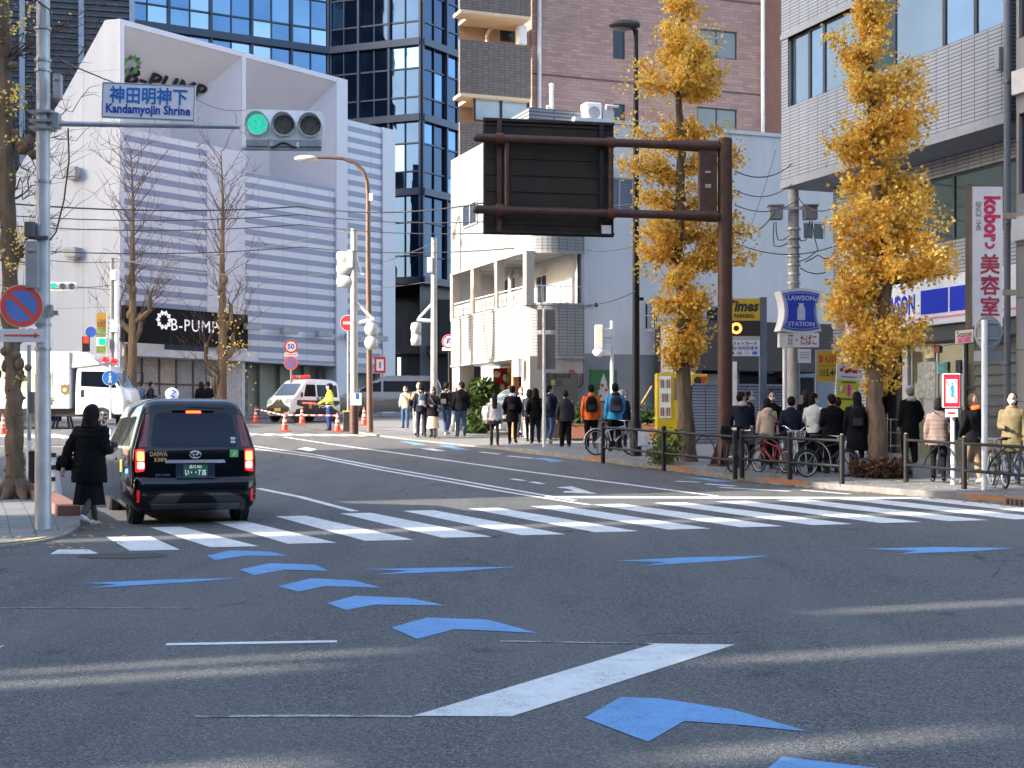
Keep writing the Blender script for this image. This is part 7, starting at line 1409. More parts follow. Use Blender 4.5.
for sd_,sx in (('L',-1),('R',1)):
    tk.patch('side_window',sd_,[(-1.75,1.62),(-.35,1.55),(-.7,2.18),(-1.75,2.2)],TG_,.006,.06); d_=tk.patch('door',sd_,[(-1.85,.85),(-.2,.85),(-.2,1.5),(-1.85,1.55)],TWH,.01,.08); tk.patch('door_handle',sd_,[(-1.75,1.2),(-1.62,1.2),(-1.62,1.48),(-1.75,1.48)],BLACK,.02,parent=d_)
    for y in (-.95,-6.0): tk.wheel(sx*.88,y,.42,.26)
    q=MB(); q.box((sx*1.2,.0,2.0),(.14,.1,.45)); q.tube([V((sx*1.0,-.25,2.2)),V((sx*1.2,.0,2.25)),V((sx*1.2,0,1.75)),V((sx*1.0,-.2,1.7))],.02,6); q.build('mirror',BLACK,tk.r,local=True)
    tk.patch('headlight','f',[(sx*.6,.85),(sx*.95,.85),(sx*.93,1.1),(sx*.6,1.1)],M('headlight',(.5,.5,.52),.15),.02,.05)
    q=MB(); Mb=Matrix.Translation(V((sx*1.056,-2.35,1.5)))@basis((0,sx,0),(0,0,1)); q.prism([(-.17,.2),(-.05,.16),(.0,.22),(.05,.16),(.17,.2),(.15,-.12),(0,-.24),(-.15,-.12)],Mb,.01); eb=q.build('shield_emblem',M('emblem_bronze',(.22,.15,.07),.5,.4),tk.r,local=True); q=MB(); q.disc(Mb@UP((0,-.02,.01)),.08,.006,16); q.build('emblem_centre',M('emblem_pale',(.45,.38,.25),.5),eb,local=True)
    q=MB(); Mb=Matrix.Translation(V((sx*1.056,-3.9,1.9)))@basis((0,sx,0),(0,0,1)); q.box((0,0,0),(2.1,.62,.02),M=Mb); fp_=q.build('side_panel',M('panel_frame_lime',(.45,.55,.2),.5),tk.r,local=True); q=MB(); q.box((-.35 if True else 0,0,.012),(1.25,.5,.01),M=Mb); q.box((.64,0,.012),(.6,.5,.01),M=Mb); q.build('panel_field',M('panel_cream',(.7,.7,.5),.5,emit=.1),fp_,local=True)
    Mb=tk.M@Matrix.Translation(V((sx*1.06,-3.2,1.05)))@basis((0,sx,0),(0,0,1)); text('警視庁',.3,Mb,PBK,'lettering',tk.r,bold=.02,width=.9)
tk.patch('windscreen','f',[(-.9,1.6),(.9,1.6),(.8,2.22),(-.8,2.22)],glassM('screen_glass_blue',(.2,.3,.4),.05,.5),.006,.12); tk.patch('side_glass','R',[(-.28,1.64),(-.1,1.62),(-.52,2.12),(-.6,2.12)],TG_,.006); tk.patch('grille','f',[(-.55,.8),(.55,.8),(.55,1.0),(-.55,1.0)],BLACK,.015,.03)
for x in (-.55,.55): mb=MB(); mb.ell((x,-.95,2.66),(.3,.14,.12),0,14,8); mb.build('beacon',M('light_bar_red',(.6,.015,.015),.25,emit=.35),tk.r,local=True)
mb=MB(); mb.box((0,-.95,2.53),(1.7,.12,.06)); mb.build('beacon_rail',GREYB,tk.r,local=True)
# ---------------------------------------------------------------- people
def cloth(name,c,rough=.85,var=.22): return M('cloth_'+name,c,rough,0,var,6,bmp=.25,bsc=90,spec=.12)
SKIN=M('skin',(.5,.31,.22),.55,var=.06); EYE=M('eye_dark',(.02,.015,.015),.3); LIP=M('lip',(.4,.16,.13),.5); HAIRC={'black':M('hair_black',(.008,.007,.007),.7,var=.3,sc=30,spec=.15),'brown':M('hair_brown',(.03,.015,.01),.65,var=.3,sc=30,spec=.2),'grey':M('hair_grey',(.2,.19,.18),.6)}
CL={'black':cloth('black',(.007,.007,.009)),'navy':cloth('navy',(.014,.018,.035)),'charcoal':cloth('charcoal',(.035,.036,.042)),'grey':cloth('grey',(.16,.16,.17)),'lgrey':cloth('light_grey',(.4,.4,.41)),'white':cloth('white',(.62,.6,.57)),'beige':cloth('beige',(.42,.34,.25)),'olive':cloth('olive',(.2,.16,.085)),'taupe':cloth('taupe',(.19,.14,.125)),'denim':cloth('denim',(.05,.085,.17)),'blue':cloth('bright_blue',(.05,.3,.6)),'orange':cloth('orange',(.75,.14,.03)),'yellow':cloth('hi_vis_yellow',(.7,.72,.04)),'cream':cloth('cream',(.5,.43,.33)),'green':cloth('dark_green',(.02,.07,.06)),'red':cloth('red',(.4,.03,.03)),'khaki':cloth('khaki',(.26,.19,.12)),'deepblue':cloth('deep_blue',(.02,.04,.14)),'pink':cloth('pink',(.4,.22,.26)),'slate':cloth('slate',(.09,.1,.13))}
SHOE=M('shoe_black',(.015,.015,.016),.5); SHOEW=M('shoe_pale',(.5,.5,.48),.6); MASKM=M('face_mask',(.72,.74,.76),.8)
def ring_(c,rx,ry,n=14,tx=0.0,pw=2.1):
    out=[]
    for i in range(n):
        a=2*math.pi*i/n; c_,s_=math.cos(a),math.sin(a); out.append(V((c[0]+rx*abs(c_)**(2/pw)*(1 if c_>0 else -1),c[1]+ry*abs(s_)**(2/pw)*(1 if s_>0 else -1),c[2]+tx*math.cos(a))))
    return out
def lerp3(a,b,t): return a+(b-a)*t
def limb(mb,P,r,n=10):                      # a smooth tapered limb through joints
    Q=[];K=[]
    for i in range(len(P)-1):
        for k in range(4): t=k/4; Q.append(lerp3(P[i],P[i+1],t)); K.append(r[i]+(r[i+1]-r[i])*t)
    Q.append(P[-1]); K.append(r[-1])
    S=Q[:]; 
    for _ in range(2): S=[S[0]]+[(S[i-1]+S[i]*2+S[i+1])/4 for i in range(1,len(S)-1)]+[S[-1]]
    mb.tube(S,K,n); mb.ell(S[0],K[0],0,8,6); mb.ell(S[-1],K[-1],0,8,6)
ARM={'down':((.128,-.012,.625),(.132,.03,.49)),'back':((.128,-.075,.635),(.135,-.1,.5)),'fwd':((.126,.03,.63),(.115,.12,.52)),'pocket':((.152,-.05,.635),(.118,.055,.535)),'bent':((.13,-.03,.63),(.085,.12,.625)),'phone':((.125,.02,.64),(.035,.14,.74)),'bars':((.14,.05,.65),(.135,.2,.575)),'strap':((.13,.02,.66),(.078,.075,.76)),'hold':((.135,0,.635),(.05,.12,.6))}
NP=[0]
def person(lab,u,vf,vt,face,stride=0.0,arms=('down','down'),coat=('black',.47,1.0),legs=('trousers','navy'),hair=('short','black'),mask=False,lean=0.0,hood=None,shoe=SHOE,lift=.12,P=None,H=None,turn=0.0,group=None,girth=1.0,extra=None,kneel=0,bent=0.0):
    NP[0]+=1; seed=NP[0]*3.7
    B=P if P is not None else gp(u,vf,lift); H=H or (vf-vt)*B.y/FPX
    rz=R(face-90); t=thing('person',lab,'person',B,rz,group); X=WM[t]
    S=lambda x,y,z: V((x*H,(y+lean*max(0,z-.5)*1.0)*H,z*H)); w=girth
    hip=[S(-.052,0,.5),S(.052,0,.5)]; feet=[];knees=[];toe=[]
    for i,s in ((0,stride),(1,-stride)):
        x=-.055 if i==0 else .055; lift_=.05*abs(stride)/.12 if s<0 else 0
        f=S(x,s,.045+lift_); k=S(x*1.02,s*.45+(.035 if s<0 else .02)*(1+abs(stride)*3),.275+.004); feet.append(f); knees.append(k); toe.append(S(x*1.25,s+.075,.018+lift_*(.3 if s<0 else 1)))
    hipm=S(0,0,.53)
    el=[];wr=[]
    for i,a in enumerate(arms):
        e,h=ARM[a]; sx=-1 if i==0 else 1; el.append(S(sx*e[0]*w,e[1],e[2])); wr.append(S(sx*h[0]*w,h[1],h[2]))
    sh=[S(-.098*w,0,.79),S(.098*w,0,.79)]
    # body: one continuous skin surface
    mb=MB(); T=Matrix.Translation(S(0,.012,.86))@Matrix.Rotation(R(turn),4,'Z')@Matrix.Translation(-S(0,.012,.86)); hd=MB()
    hc=S(0,.014,.932)
    mb.ell(hc,(.046*H,.056*H,.066*H),0,16,12,M=T); mb.ell(S(0,.026,.898),(.035*H,.042*H,.038*H),0,12,8,M=T); mb.ell(S(0,.07,.922),(.008*H,.014*H,.012*H),0,8,6,M=T); mb.ell(S(0,.062,.935),(.006*H,.012*H,.018*H),0,8,6,M=T)
    for sx in (-1,1): mb.ell(S(sx*.047,.008,.925),(.007*H,.014*H,.018*H),0,8,6,M=T)
    mb.tube([S(0,-.005,.80),S(0,0,.845),S(0,.008,.885)],[.036*H,.031*H,.031*H],12)
    mb.loft([ring_(S(0,0,z),rx*H*w,ry*H) for z,rx,ry in ((.47,.07,.05),(.52,.085,.06),(.6,.075,.052),(.68,.083,.058),(.76,.095,.058),(.80,.085,.045),(.835,.035,.033))])
    for i in (0,1):
        limb(mb,[sh[i],el[i],wr[i]],[.03*H,.024*H,.016*H]); limb(mb,[hip[i],knees[i],feet[i]],[.04*H,.025*H,.018*H])
        mb.loft([ring_(lerp3(feet[i],toe[i],q)-V((0,0,.012*H)),a*H,b*H,10) for q,a,b in ((-.3,.016,.012),(0,.02,.022),(.6,.024,.018),(1,.018,.012))])
        d=(wr[i]-el[i]).normalized(); hv=wr[i]+d*.03*H; mb.ell(hv,(.016*H,.02*H,.026*H),0,10,8)
    me=remesh(mb,.0135,3,[SKIN,EYE,LIP],'body')
    me.materials.clear(); [me.materials.append(x) for x in (SKIN,EYE,LIP)]
    e1=[T@S(-.018,.06,.936),T@S(.018,.06,.936)]; lp=T@S(0,.062,.895)
    for p in me.polygons:
        c=p.center
        if min((c-e1[0]).length,(c-e1[1]).length)<.0115*H: p.material_index=1
        elif abs((c-lp).z)<.006*H and (c-lp).length<.016*H: p.material_index=2
    q=MB()
    for i in (0,1):
        if arms[i]=='pocket': continue
        d=(wr[i]-el[i]).normalized(); side=d.cross(V((0,1,.2))).normalized(); pal=d.cross(side).normalized(); hv=wr[i]+d*.05*H; cur=pal if pal.y>0 else -pal
        for k,L_ in enumerate((.032,.038,.036,.028)):
            o=hv+V((0,0,0))+ (cur.cross(d)).normalized()*(k-1.5)*.0085*H; 
            q.tube([o,o+d*L_*H*.5,o+d*L_*H*.85+cur*L_*H*.35,o+d*L_*H*.9+cur*L_*H*.7],[.0048*H,.0047*H,.0043*H,.003*H],6)
        o=wr[i]+d*.02*H+cur*.012*H; q.tube([o,o+d*.018*H+cur*.018*H,o+d*.036*H+cur*.022*H],[.0055*H,.005*H,.0035*H],6)
    if q.v:
        bm=bmesh.new(); bm.from_mesh(me); m2=q.mesh('hand',[SKIN]); bm.from_mesh(m2); bm.to_mesh(me); bm.free(); me.polygons.foreach_set('use_smooth',[True]*len(me.polygons))
    link('body',me,t,local=True)
    # trousers or skirt
    lk,lc=legs[0],legs[1]; mb=MB()
    if lk in('trousers','wide','slim','skirtboots','skirtlong'):
        k_={'trousers':1,'wide':1.25,'slim':.82,'skirtboots':.72,'skirtlong':.75}[lk]
        mb.loft([ring_(S(0,0,z),rx*H*w,ry*H) for z,rx,ry in ((.455,.06,.055),(.49,.083,.07),(.54,.086,.066),(.58,.078,.06))])
        for i in (0,1):
            ank=feet[i]+V((0,0,.012*H)); limb(mb,[hip[i],knees[i],ank],[.058*H*min(1.1,k_+.1),.043*H*k_,.033*H*k_])
        lm=CL[lc] if lk not in('skirtboots','skirtlong') else M('tights',(.06,.045,.04),.7)
        link('trousers' if lk[:2]!='sk' else 'tights',remesh(mb,.0155,3,[lm],'trousers',.012,seed),t,local=True)
    if lk in('skirtboots','skirtlong'):
        z1=.42 if lk=='skirtboots' else .19; mb=MB(); n=28; rg=[]
        for j in range(7):
            q_=j/6; z=.6+(z1-.6)*q_; rx=(.078+.055*q_)*H; ry=(.06+.05*q_)*H; rg.append([V((rx*(1+.05*math.sin(i*2*math.pi/n*7)*q_)*math.cos(i*2*math.pi/n),ry*(1+.05*math.sin(i*2*math.pi/n*7)*q_)*math.sin(i*2*math.pi/n),z*H)) for i in range(n)])
        mb.loft(rg,0,True,False); mb.build('skirt',CL[lc],t,local=True)
        if lk=='skirtboots':
            for i in (0,1): mb=MB(); mb.tube([feet[i],lerp3(feet[i],knees[i],.5),lerp3(feet[i],knees[i],.92)],[.028*H,.034*H,.036*H],12); mb.build('boot',SHOE,t,local=True)
    # shoes
    for i in (0,1):
        mb=MB(); a=feet[i]-V((0,0,.03*H)); b=toe[i]; hl=a-V((0,.03*H,0))
        mb.loft([ring_(V((lerp3(hl,b,q_).x,lerp3(hl,b,q_).y,lerp3(a,b,max(0,q_)).z+o*H)),rx*H,rz_*H,12) if False else [V((lerp3(hl,b,q_).x+rx*H*math.cos(g),lerp3(hl,b,q_).y,(lerp3(a,b,q_).z)+rz_*H*(math.sin(g)*.5+.5)-.004*H)) for g in [2*math.pi*k/12 for k in range(12)]] for q_,rx,rz_ in ((-.02,.012,.03),(.05,.021,.05),(.35,.024,.05),(.65,.028,.036),(.9,.025,.026),(1.02,.012,.014))]); mb.build('shoe',shoe,t,local=True)
    # upper garment
    ck,hem,puff=coat[:3]; mb=MB(); zs=[.842,.828,.80,.75,.68,.6,.54]; rx_=[.038,.062,.098,.108,.1,.094,.1]; ry_=[.034,.045,.058,.07,.069,.066,.074]
    if hem<.5: zs+= [(.54+hem)/2,hem]; k_=(.54-hem); rx_+=[.1+.02*k_*2,.1+.06*k_]; ry_+=[.076+.02*k_*2,.076+.07*k_]
    else: zs[-1]=hem
    mb.loft([ring_(S(0,-.004,z),a*H*w*(1+(puff-1)*.5),b*H*(1+(puff-1)*(1 if z<.78 else .3)),18) for z,a,b in zip(zs,rx_,ry_)])
    for i in (0,1): limb(mb,[sh[i]+V((0,0,-.004*H)),el[i],lerp3(el[i],wr[i],.93)],[.035*H*(1+(puff-1)*.5),.032*H*(1+(puff-1)*.9),.025*H*(1+(puff-1)*.8)])
    mb.tube([S(0,-.004,.815),S(0,0,.855)],[.047*H,.04*H],12)
    if hood: mb.ell(S(0,-.055,.825),(.065*H,.05*H,.045*H)); mb.ell(S(0,-.06,.80),(.05*H,.04*H,.05*H))
    cm=remesh(mb,.0155,3,[CL[ck]],'coat',.014 if puff<1.18 else .01,seed+9)
    if puff>=1.18:
        for v in cm.vertices: v.co+=v.normal*(.0045*H)*abs(math.sin(v.co.z/H*math.pi/.048))
    link('coat',cm,t,local=True)
    if hood and hood!=ck:
        mb=MB(); mb.ell(S(0,-.058,.83),(.068*H,.052*H,.04*H)); mb.ell(S(0,-.01,.845),(.062*H,.055*H,.018*H)); link('hood',remesh(mb,.014,2,[CL[hood]],'hood',.01,seed),t,local=True)
    # hair
    hk,hcol=hair; mb=MB(); hm=HAIRC.get(hcol) or CL.get(hcol)
    if hk!='bald':
        mb.ell(S(0,-.002,.947),(.054*H,.058*H,.058*H),0,18,12,M=T); mb.ell(S(0,-.02,.925),(.053*H,.046*H,.058*H),0,16,10,M=T)
        if hk=='bob': mb.ell(S(0,-.022,.895),(.058*H,.044*H,.06*H),0,16,10,M=T)
        if hk=='long': mb.loft([[T@p for p in ring_(S(0,-.035-.035*q_,.93-.22*q_),(.056-.01*q_)*H,(.036-.006*q_)*H,12)] for q_ in (0,.25,.5,.75,1)])
        if hk=='hoodup': mb.ell(S(0,-.012,.915),(.066*H,.064*H,.085*H),0,18,12,M=T); mb.loft([ring_(S(0,-.02,z),a*H,b*H) for z,a,b in ((.9,.06,.055),(.85,.068,.06),(.81,.085,.06))])
        me=remesh(mb,.012,2,[hm],'hair',.006 if hk in('hoodup',) else .012,seed); 
        if hk in('cap','beanie'): pass
        link({'hoodup':'raised_hood'}.get(hk,'hair'),me,t,local=True)
        if hk in('cap','beanie'):
            mb=MB(); cmat=CL['lgrey'] if hk=='beanie' or hcol!='black' else CL['navy']; mb.ell(S(0,0,.965),(.06*H,.066*H,.045*H),0,18,10,M=T)
            if hk=='cap': mb.loft([[T@V((.045*H*math.cos(a)*k,(.05+.05*k*.9*math.sin(a))*H,.962*H+o*H)) for a in [math.pi*i/9 for i in range(10)]] for k,o in ((1,.0),(1,.006))])
            mb.build('hat',cmat,t,local=True)
    if mask:
        mb=MB(); mb.ell(S(0,.03,.902),(.041*H,.05*H,.03*H),0,14,10,M=T); mb.build('face_mask',MASKM,t,local=True)
    if extra: extra(t,S,H,X,sh,wr,T)
    return t,S,H,X,wr
def backpack(pp,lab,col,sz=1.0,m2='charcoal'):
    t0,S,H,X,wr=pp; b=thing('backpack',lab,'backpack',X@S(0,-.11,.6)); T=lambda p: X@p
    mb=MB(); mb.loft([[T(p) for p in ring_(S(0,-.105,z),rx*H*sz,ry*H*sz,16,pw=3)] for z,rx,ry in ((.575,.06,.03),(.585,.075,.045),(.68,.078,.05),(.76,.07,.042),(.80,.045,.025),(.805,.02,.01))]); mb.build('main_bag',CL[col],b)
    mb=MB(); mb.loft([[T(p) for p in ring_(S(0,-.15,z),rx*H*sz,.014*H,14,pw=3)] for z,rx in ((.59,.04),(.6,.055),(.67,.055),(.68,.045))]); mb.build('front_pocket',CL[m2],b)
    for sx in (-1,1): mb=MB(); mb.tube([T(S(sx*.045,-.085,.79)),T(S(sx*.068,-.01,.838)),T(S(sx*.07,.06,.80)),T(S(sx*.075,.075,.72)),T(S(sx*.08,.03,.63)),T(S(sx*.07,-.075,.6))],.011*H,6); mb.build('strap',CL[m2],b)
    mb=MB(); mb.tube([T(S(-.02,-.115,.8)),T(S(0,-.12,.822)),T(S(.02,-.115,.8))],.006*H,6); mb.build('grab_loop',CL[m2],b)
def bag(pp,lab,col,side=-1,z=.5,sz=1.0,strap=True,y=-.03,bx=.15):
    t0,S,H,X,wr=pp; b=thing('shoulder_bag',lab,'bag',X@S(side*bx,y,z)); T=lambda p: X@p
    mb=MB(); mb.loft([[T(V((side*bx*H+r*.03*H*sz*math.cos(a)*1.0,(y)*H+q*H*sz*math.sin(a),zz*H)) ) for a in [2*math.pi*k/14 for k in range(14)]] for zz,q,r in ((z-.06,.05,.7),(z-.055,.07,1.1),(z,.075,1.2),(z+.05,.06,.9),(z+.065,.045,.4))]); mb.build('bag',CL[col],b)
    if strap: mb=MB(); mb.tube([T(S(side*bx,y-.05,z+.05)),T(S(side*.1,-.08,.72)),T(S(-side*.04,-.06,.828)),T(S(-side*.06,.0,.845)),T(S(-side*.03,.065,.8)),T(S(side*.1,.09,.65)),T(S(side*bx,y+.05,z+.05))],.008*H,6); mb.build('strap',CL[col],b)
# --- the walker by the taxi
p=person('person all in black with a raised hood stepping towards the taxi, seen from behind',89.5,528,404,70,.15,('back','bent'),('black',.37,1.22),('skirtlong','black'),('hoodup','black'),shoe=SHOEW,lift=.02,lean=.08,girth=1.28)
bag(p,'black shoulder bag hanging on the left of the person in black','black',-1,.52,1.35,bx=.215)
# --- police officer
def vest(t,S,H,X,sh,wr,T):
    for z in (.66,.585):
        mb=MB(); mb.loft([ring_(S(0,-.002,z+d),.112*H,.079*H,20) for d in (-.008,.012)],0,True,False); mb.build('reflective_band',M('reflective_silver',(.6,.62,.62),.4),t,local=True)
    mb=MB(); mb.loft([ring_(S(0,-.002,z),rx*H,ry*H,20) for z,rx,ry in ((.53,.1,.077),(.575,.103,.077))],0,True,False); mb.build('blue_panel',CL['deepblue'],t,local=True)
p=person('person in a yellow police vest and dark trousers directing traffic with a red baton',329.5,431,383.5,200,.0,('bent','bars'),('yellow',.5,1.08),('trousers','deepblue'),('cap','black'),extra=vest,lift=0,turn=-20)
bt=thing('light_baton','red light baton held out by the police officer','baton',p[3]@p[4][0]); a=p[3]@p[4][1]; d=V((-.95,-.3,.05)).normalized(); mb=MB(); mb.tube([a,a+d*.12],.018,8); mb.build('grip',BLACK,bt); mb=MB(); mb.tube([a+d*.12,a+d*.62],.025,8); mb.build('tube',M('baton_red',(.9,.05,.05),.3,emit=.8),bt)
# --- far crowd in the sun
L_=.06
p=person('person in a beige quilted jacket and jeans standing left of the far crowd',405.5,428.5,386,250,0,('phone','pocket'),('beige',.47,1.12),('trousers','denim'),('bob','brown'),True,lift=.1)
p=person('tall person with a face mask and wide grey trousers in the far crowd',419,436.3,382,265,.03,('down','strap'),('khaki',.5,1.05),('wide','lgrey'),('short','black'),True,lift=L_)
bag(p,'big black bag slung at the side of the tall masked person in wide grey trousers','black',1,.62,1.5)
p=person('person in a dark green top half hidden between the masked person and the navy jacket',409.5,434,388,110,.02,('down','down'),('green',.48,1.05),('trousers','grey'),('short','black'),lift=L_,P=gp(410.5,433,.06)+V((.35,1.2,0)),H=1.62)
p=person('person in a navy jacket with a pale blue pack in the far crowd',421.5,437.5,383.5,100,.05,('down','bent'),('navy',.47,1.05),('slim','navy'),('short','black'),lift=L_)
backpack(p,'pale blue backpack on the person in the navy jacket','slate',.95,'lgrey')
p=person('person in a black coat over a long cream skirt in the far crowd',433,438,387,240,.03,('bent','bent'),('black',.42,1.12),('skirtlong','cream'),('bob','black'),True,lift=L_)
bag(p,'grey blue tote at the side of the person in the cream skirt','slate',-1,.58,1.2)
p=person('person in a dark jacket with a pack stepping away in the far crowd',446.5,435.5,382,70,.11,('back','fwd'),('charcoal',.48,1.1),('trousers','denim'),('short','black'),lift=L_,shoe=SHOEW)
backpack(p,'white and black backpack on the person stepping away in the far crowd','black',1.0,'lgrey')
p=person('person in a black jacket and jeans at the right end of the far crowd',461,437,381.5,100,.05,('down','pocket'),('black',.47,1.14),('trousers','denim'),('short','black'),lift=L_,girth=1.05,turn=60)
p=person('person with a red scarf and grey trousers behind the right end of the far crowd',452,434,384,280,0,('pocket','pocket'),('red',.5,1.0),('wide','lgrey'),('bob','brown'),lift=L_,P=gp(451,433.5,.06)+V((.1,1.3,0)),H=1.66)
p=person('person with long dark hair in a white jacket, short skirt and black boots',494.5,446,393.5,95,.03,('down','down'),('white',.47,1.1),('skirtboots','charcoal'),('long','brown'),lift=.08)
p=person('person in a long black coat with a white hood and a backpack walking away',512.5,444.5,385.5,85,.1,('pocket','pocket'),('black',.38,1.1),('slim','black'),('short','black'),hood='white',lift=.08)
backpack(p,'black backpack on the long black coat with the white hood','black',.95)
p=person('person with a white face mask and pale jacket coming nearer',521,438.5,387,270,.08,('down','fwd'),('lgrey',.48,1.05),('trousers','slate'),('bob','brown'),True,lift=.1)
# --- before the restaurant
p=person('person with a ponytail in a navy jacket carrying a grey pack by the white post',529.5,442,389,70,.04,('down','down'),('navy',.47,1.06),('slim','black'),('bob','black'),True)
backpack(p,'grey blue backpack of the ponytailed person by the white post','slate',.95,'grey')
p=person('person in a black hooded jacket behind the white post, back to the camera',535.5,444,388,95,.06,('pocket','pocket'),('black',.45,1.1),('trousers','navy'),('hoodup','black'))
p=person('person in a dark jacket looking right, grey bag on the back, jeans',549.5,444.5,385,60,.12,('bent','fwd'),('navy',.46,1.14),('trousers','denim'),('short','black'),shoe=SHOEW,turn=-50)
backpack(p,'slate sling bag on the back of the person looking right','slate',.8,'charcoal')
p=person('person in a dark grey suit jacket and black trousers walking away',565.5,447.5,390,95,.04,('down','down'),('charcoal',.45,1.04),('wide','black'),('short','black'),girth=1.08)
p=person('person in a bright orange hooded jacket walking away',591,449.5,384,92,.03,('down','down'),('orange',.45,1.08),('trousers','black'),('short','black'),hood='orange')
backpack(p,'black backpack on the orange jacket','black',1.15)
p=person('person in a bright blue jacket with a grey backpack beside a bicycle',615,452,383,95,.03,('down','bars'),('blue',.47,1.12),('trousers','black'),('short','black'),hood='navy')
backpack(p,'grey backpack with yellow piping on the blue jacket','charcoal',1.2,'slate')
p=person('person in a white knitted hat just behind the blue jacket',622,450,389.5,95,.02,('down','down'),('navy',.45,1.05),('trousers','black'),('beanie','lgrey'),P=gp(621,449,.12)+V((.1,1.0,0)),H=1.66)
# --- the group by the low tiled wall
p=person('person in a dark jacket with a pale chest stripe holding a loaded bicycle',742,469,391.5,80,.03,('bars','bars'),('navy',.47,1.1),('trousers','slate'),('short','black'),hood='lgrey',turn=-60)
p=person('masked person in dark clothes looking right behind the striped jacket',751,468,390,330,0,('pocket','pocket'),('navy',.46,1.05),('trousers','black'),('short','black'),True,P=gp(752,467,.12)+V((.1,1.0,0)),H=1.74)
p=person('person in a cream hooded coat with a pink shoulder bag',767,470,398,95,.02,('down','strap'),('cream',.43,1.06),('slim','black'),('bob','black'),hood='cream')
bag(p,'small pink bag of the person in the cream coat','pink',1,.56,.8)
p=person('masked person in black facing the camera behind the navy puffer jacket',782,470,394,265,0,('down','down'),('black',.45,1.02),('trousers','black'),('short','black'),True,P=gp(781.5,468,.12)+V((0,1.2,0)),H=1.74)
p=person('person in a shiny navy puffer jacket with back to the camera',791,472,396.5,92,.02,('pocket','pocket'),('navy',.48,1.2),('trousers','slate'),('short','black'))
p=person('person in a short white jacket with a face mask looking right',814,473,393,60,.02,('bars','down'),('white',.5,1.05),('wide','black'),('bob','black'),True,turn=-45)
p=person('person with brown hair standing just behind the white jacket',812,472,388.5,110,0,('down','down'),('black',.46,1.05),('trousers','black'),('bob','brown'),P=gp(812,470,.12)+V((.1,1.1,0)),H=1.78)
p=person('person in a thick black coat leaning forward beside the white jacket',832,474,394,105,.02,('bent','pocket'),('black',.42,1.2),('trousers','black'),('short','black'),girth=1.15,lean=.03)
p=person('person with reddish hair peering out behind the thick black coat',842,472,397,90,0,('down','down'),('navy',.46,1.0),('trousers','black'),('short','brown'),P=gp(842,470.5,.12)+V((.1,.9,0)),H=1.62)
p=person('person with long black hair in a long black coat near the shaggy ginkgo',857,475.5,391.5,80,.05,('down','down'),('black',.3,1.14),('slim','navy'),('long','black'),girth=1.05)
backpack(p,'black backpack on the long black coat near the ginkgo','black',1.0)
# --- by the shop door
p=person('person in a black coat, white hood and pale cap before the shop door',912,466,381.5,95,.02,('down','pocket'),('black',.3,1.14),('wide','black'),('cap','grey'),hood='lgrey',P=gp(913,470,.12)+V((.1,.6,.1)),H=1.76)
p=person('person in a taupe quilted puffer jacket with a thin shoulder strap',938.5,482.5,398,75,.03,('down','down'),('taupe',.44,1.22),('slim','black'),('bob','black'),girth=1.05)
bag(p,'slim dark shoulder bag of the person in the taupe puffer','charcoal',1,.5,.7)
p=person('bald person in a black jacket with an orange collar and khaki trousers',973,484.5,393,110,.05,('pocket','bent'),('black',.46,1.15),('trousers','khaki'),('bald','grey'),hood='orange',girth=1.1,shoe=SHOEW)
p=person('person in dark clothes just left of the bald person',962,482,396,95,.03,('down','down'),('navy',.44,1.1),('trousers','slate'),('short','black'),shoe=SHOEW,P=gp(961,480,.12)+V((-.05,.8,0)),H=1.68)
p=person('person in an olive parka with fur hood and mask walking in from the right',1012,485,392.5,250,.05,('down','bent'),('olive',.36,1.15),('trousers','slate'),('bob','black'),True,hood='khaki')
p=person('person in black just behind the olive parka at the picture edge',1024,484,393,200,.03,('down','down'),('black',.42,1.1),('trousers','navy'),('short','black'),P=gp(1030,482,.12)+V((.2,.4,0)),H=1.66)
# --- waiting before the shop window of the striped building
for u,vt,lab,c,hr_ in ((142,384,'person in a blue jacket waiting left before the striped building shop','denim',('short','black')),(151,383.5,'person in dark clothes next to the blue jacket before the striped building shop','navy',('short','black')),(201,378,'person in black between the pollarded tree and the shop entrance','black',('hoodup','black')),(208,380,'person in a black jacket nearest the right pollarded tree','black',('short','black'))):
    Pp=ground((u-CX)/FPX*61.5,61.5,.12); person(lab,u,0,0,40 if u<160 else 120,0,('pocket','bent'),(c,.46,1.08),('trousers','navy'),hr_,P=Pp,H=1.7)
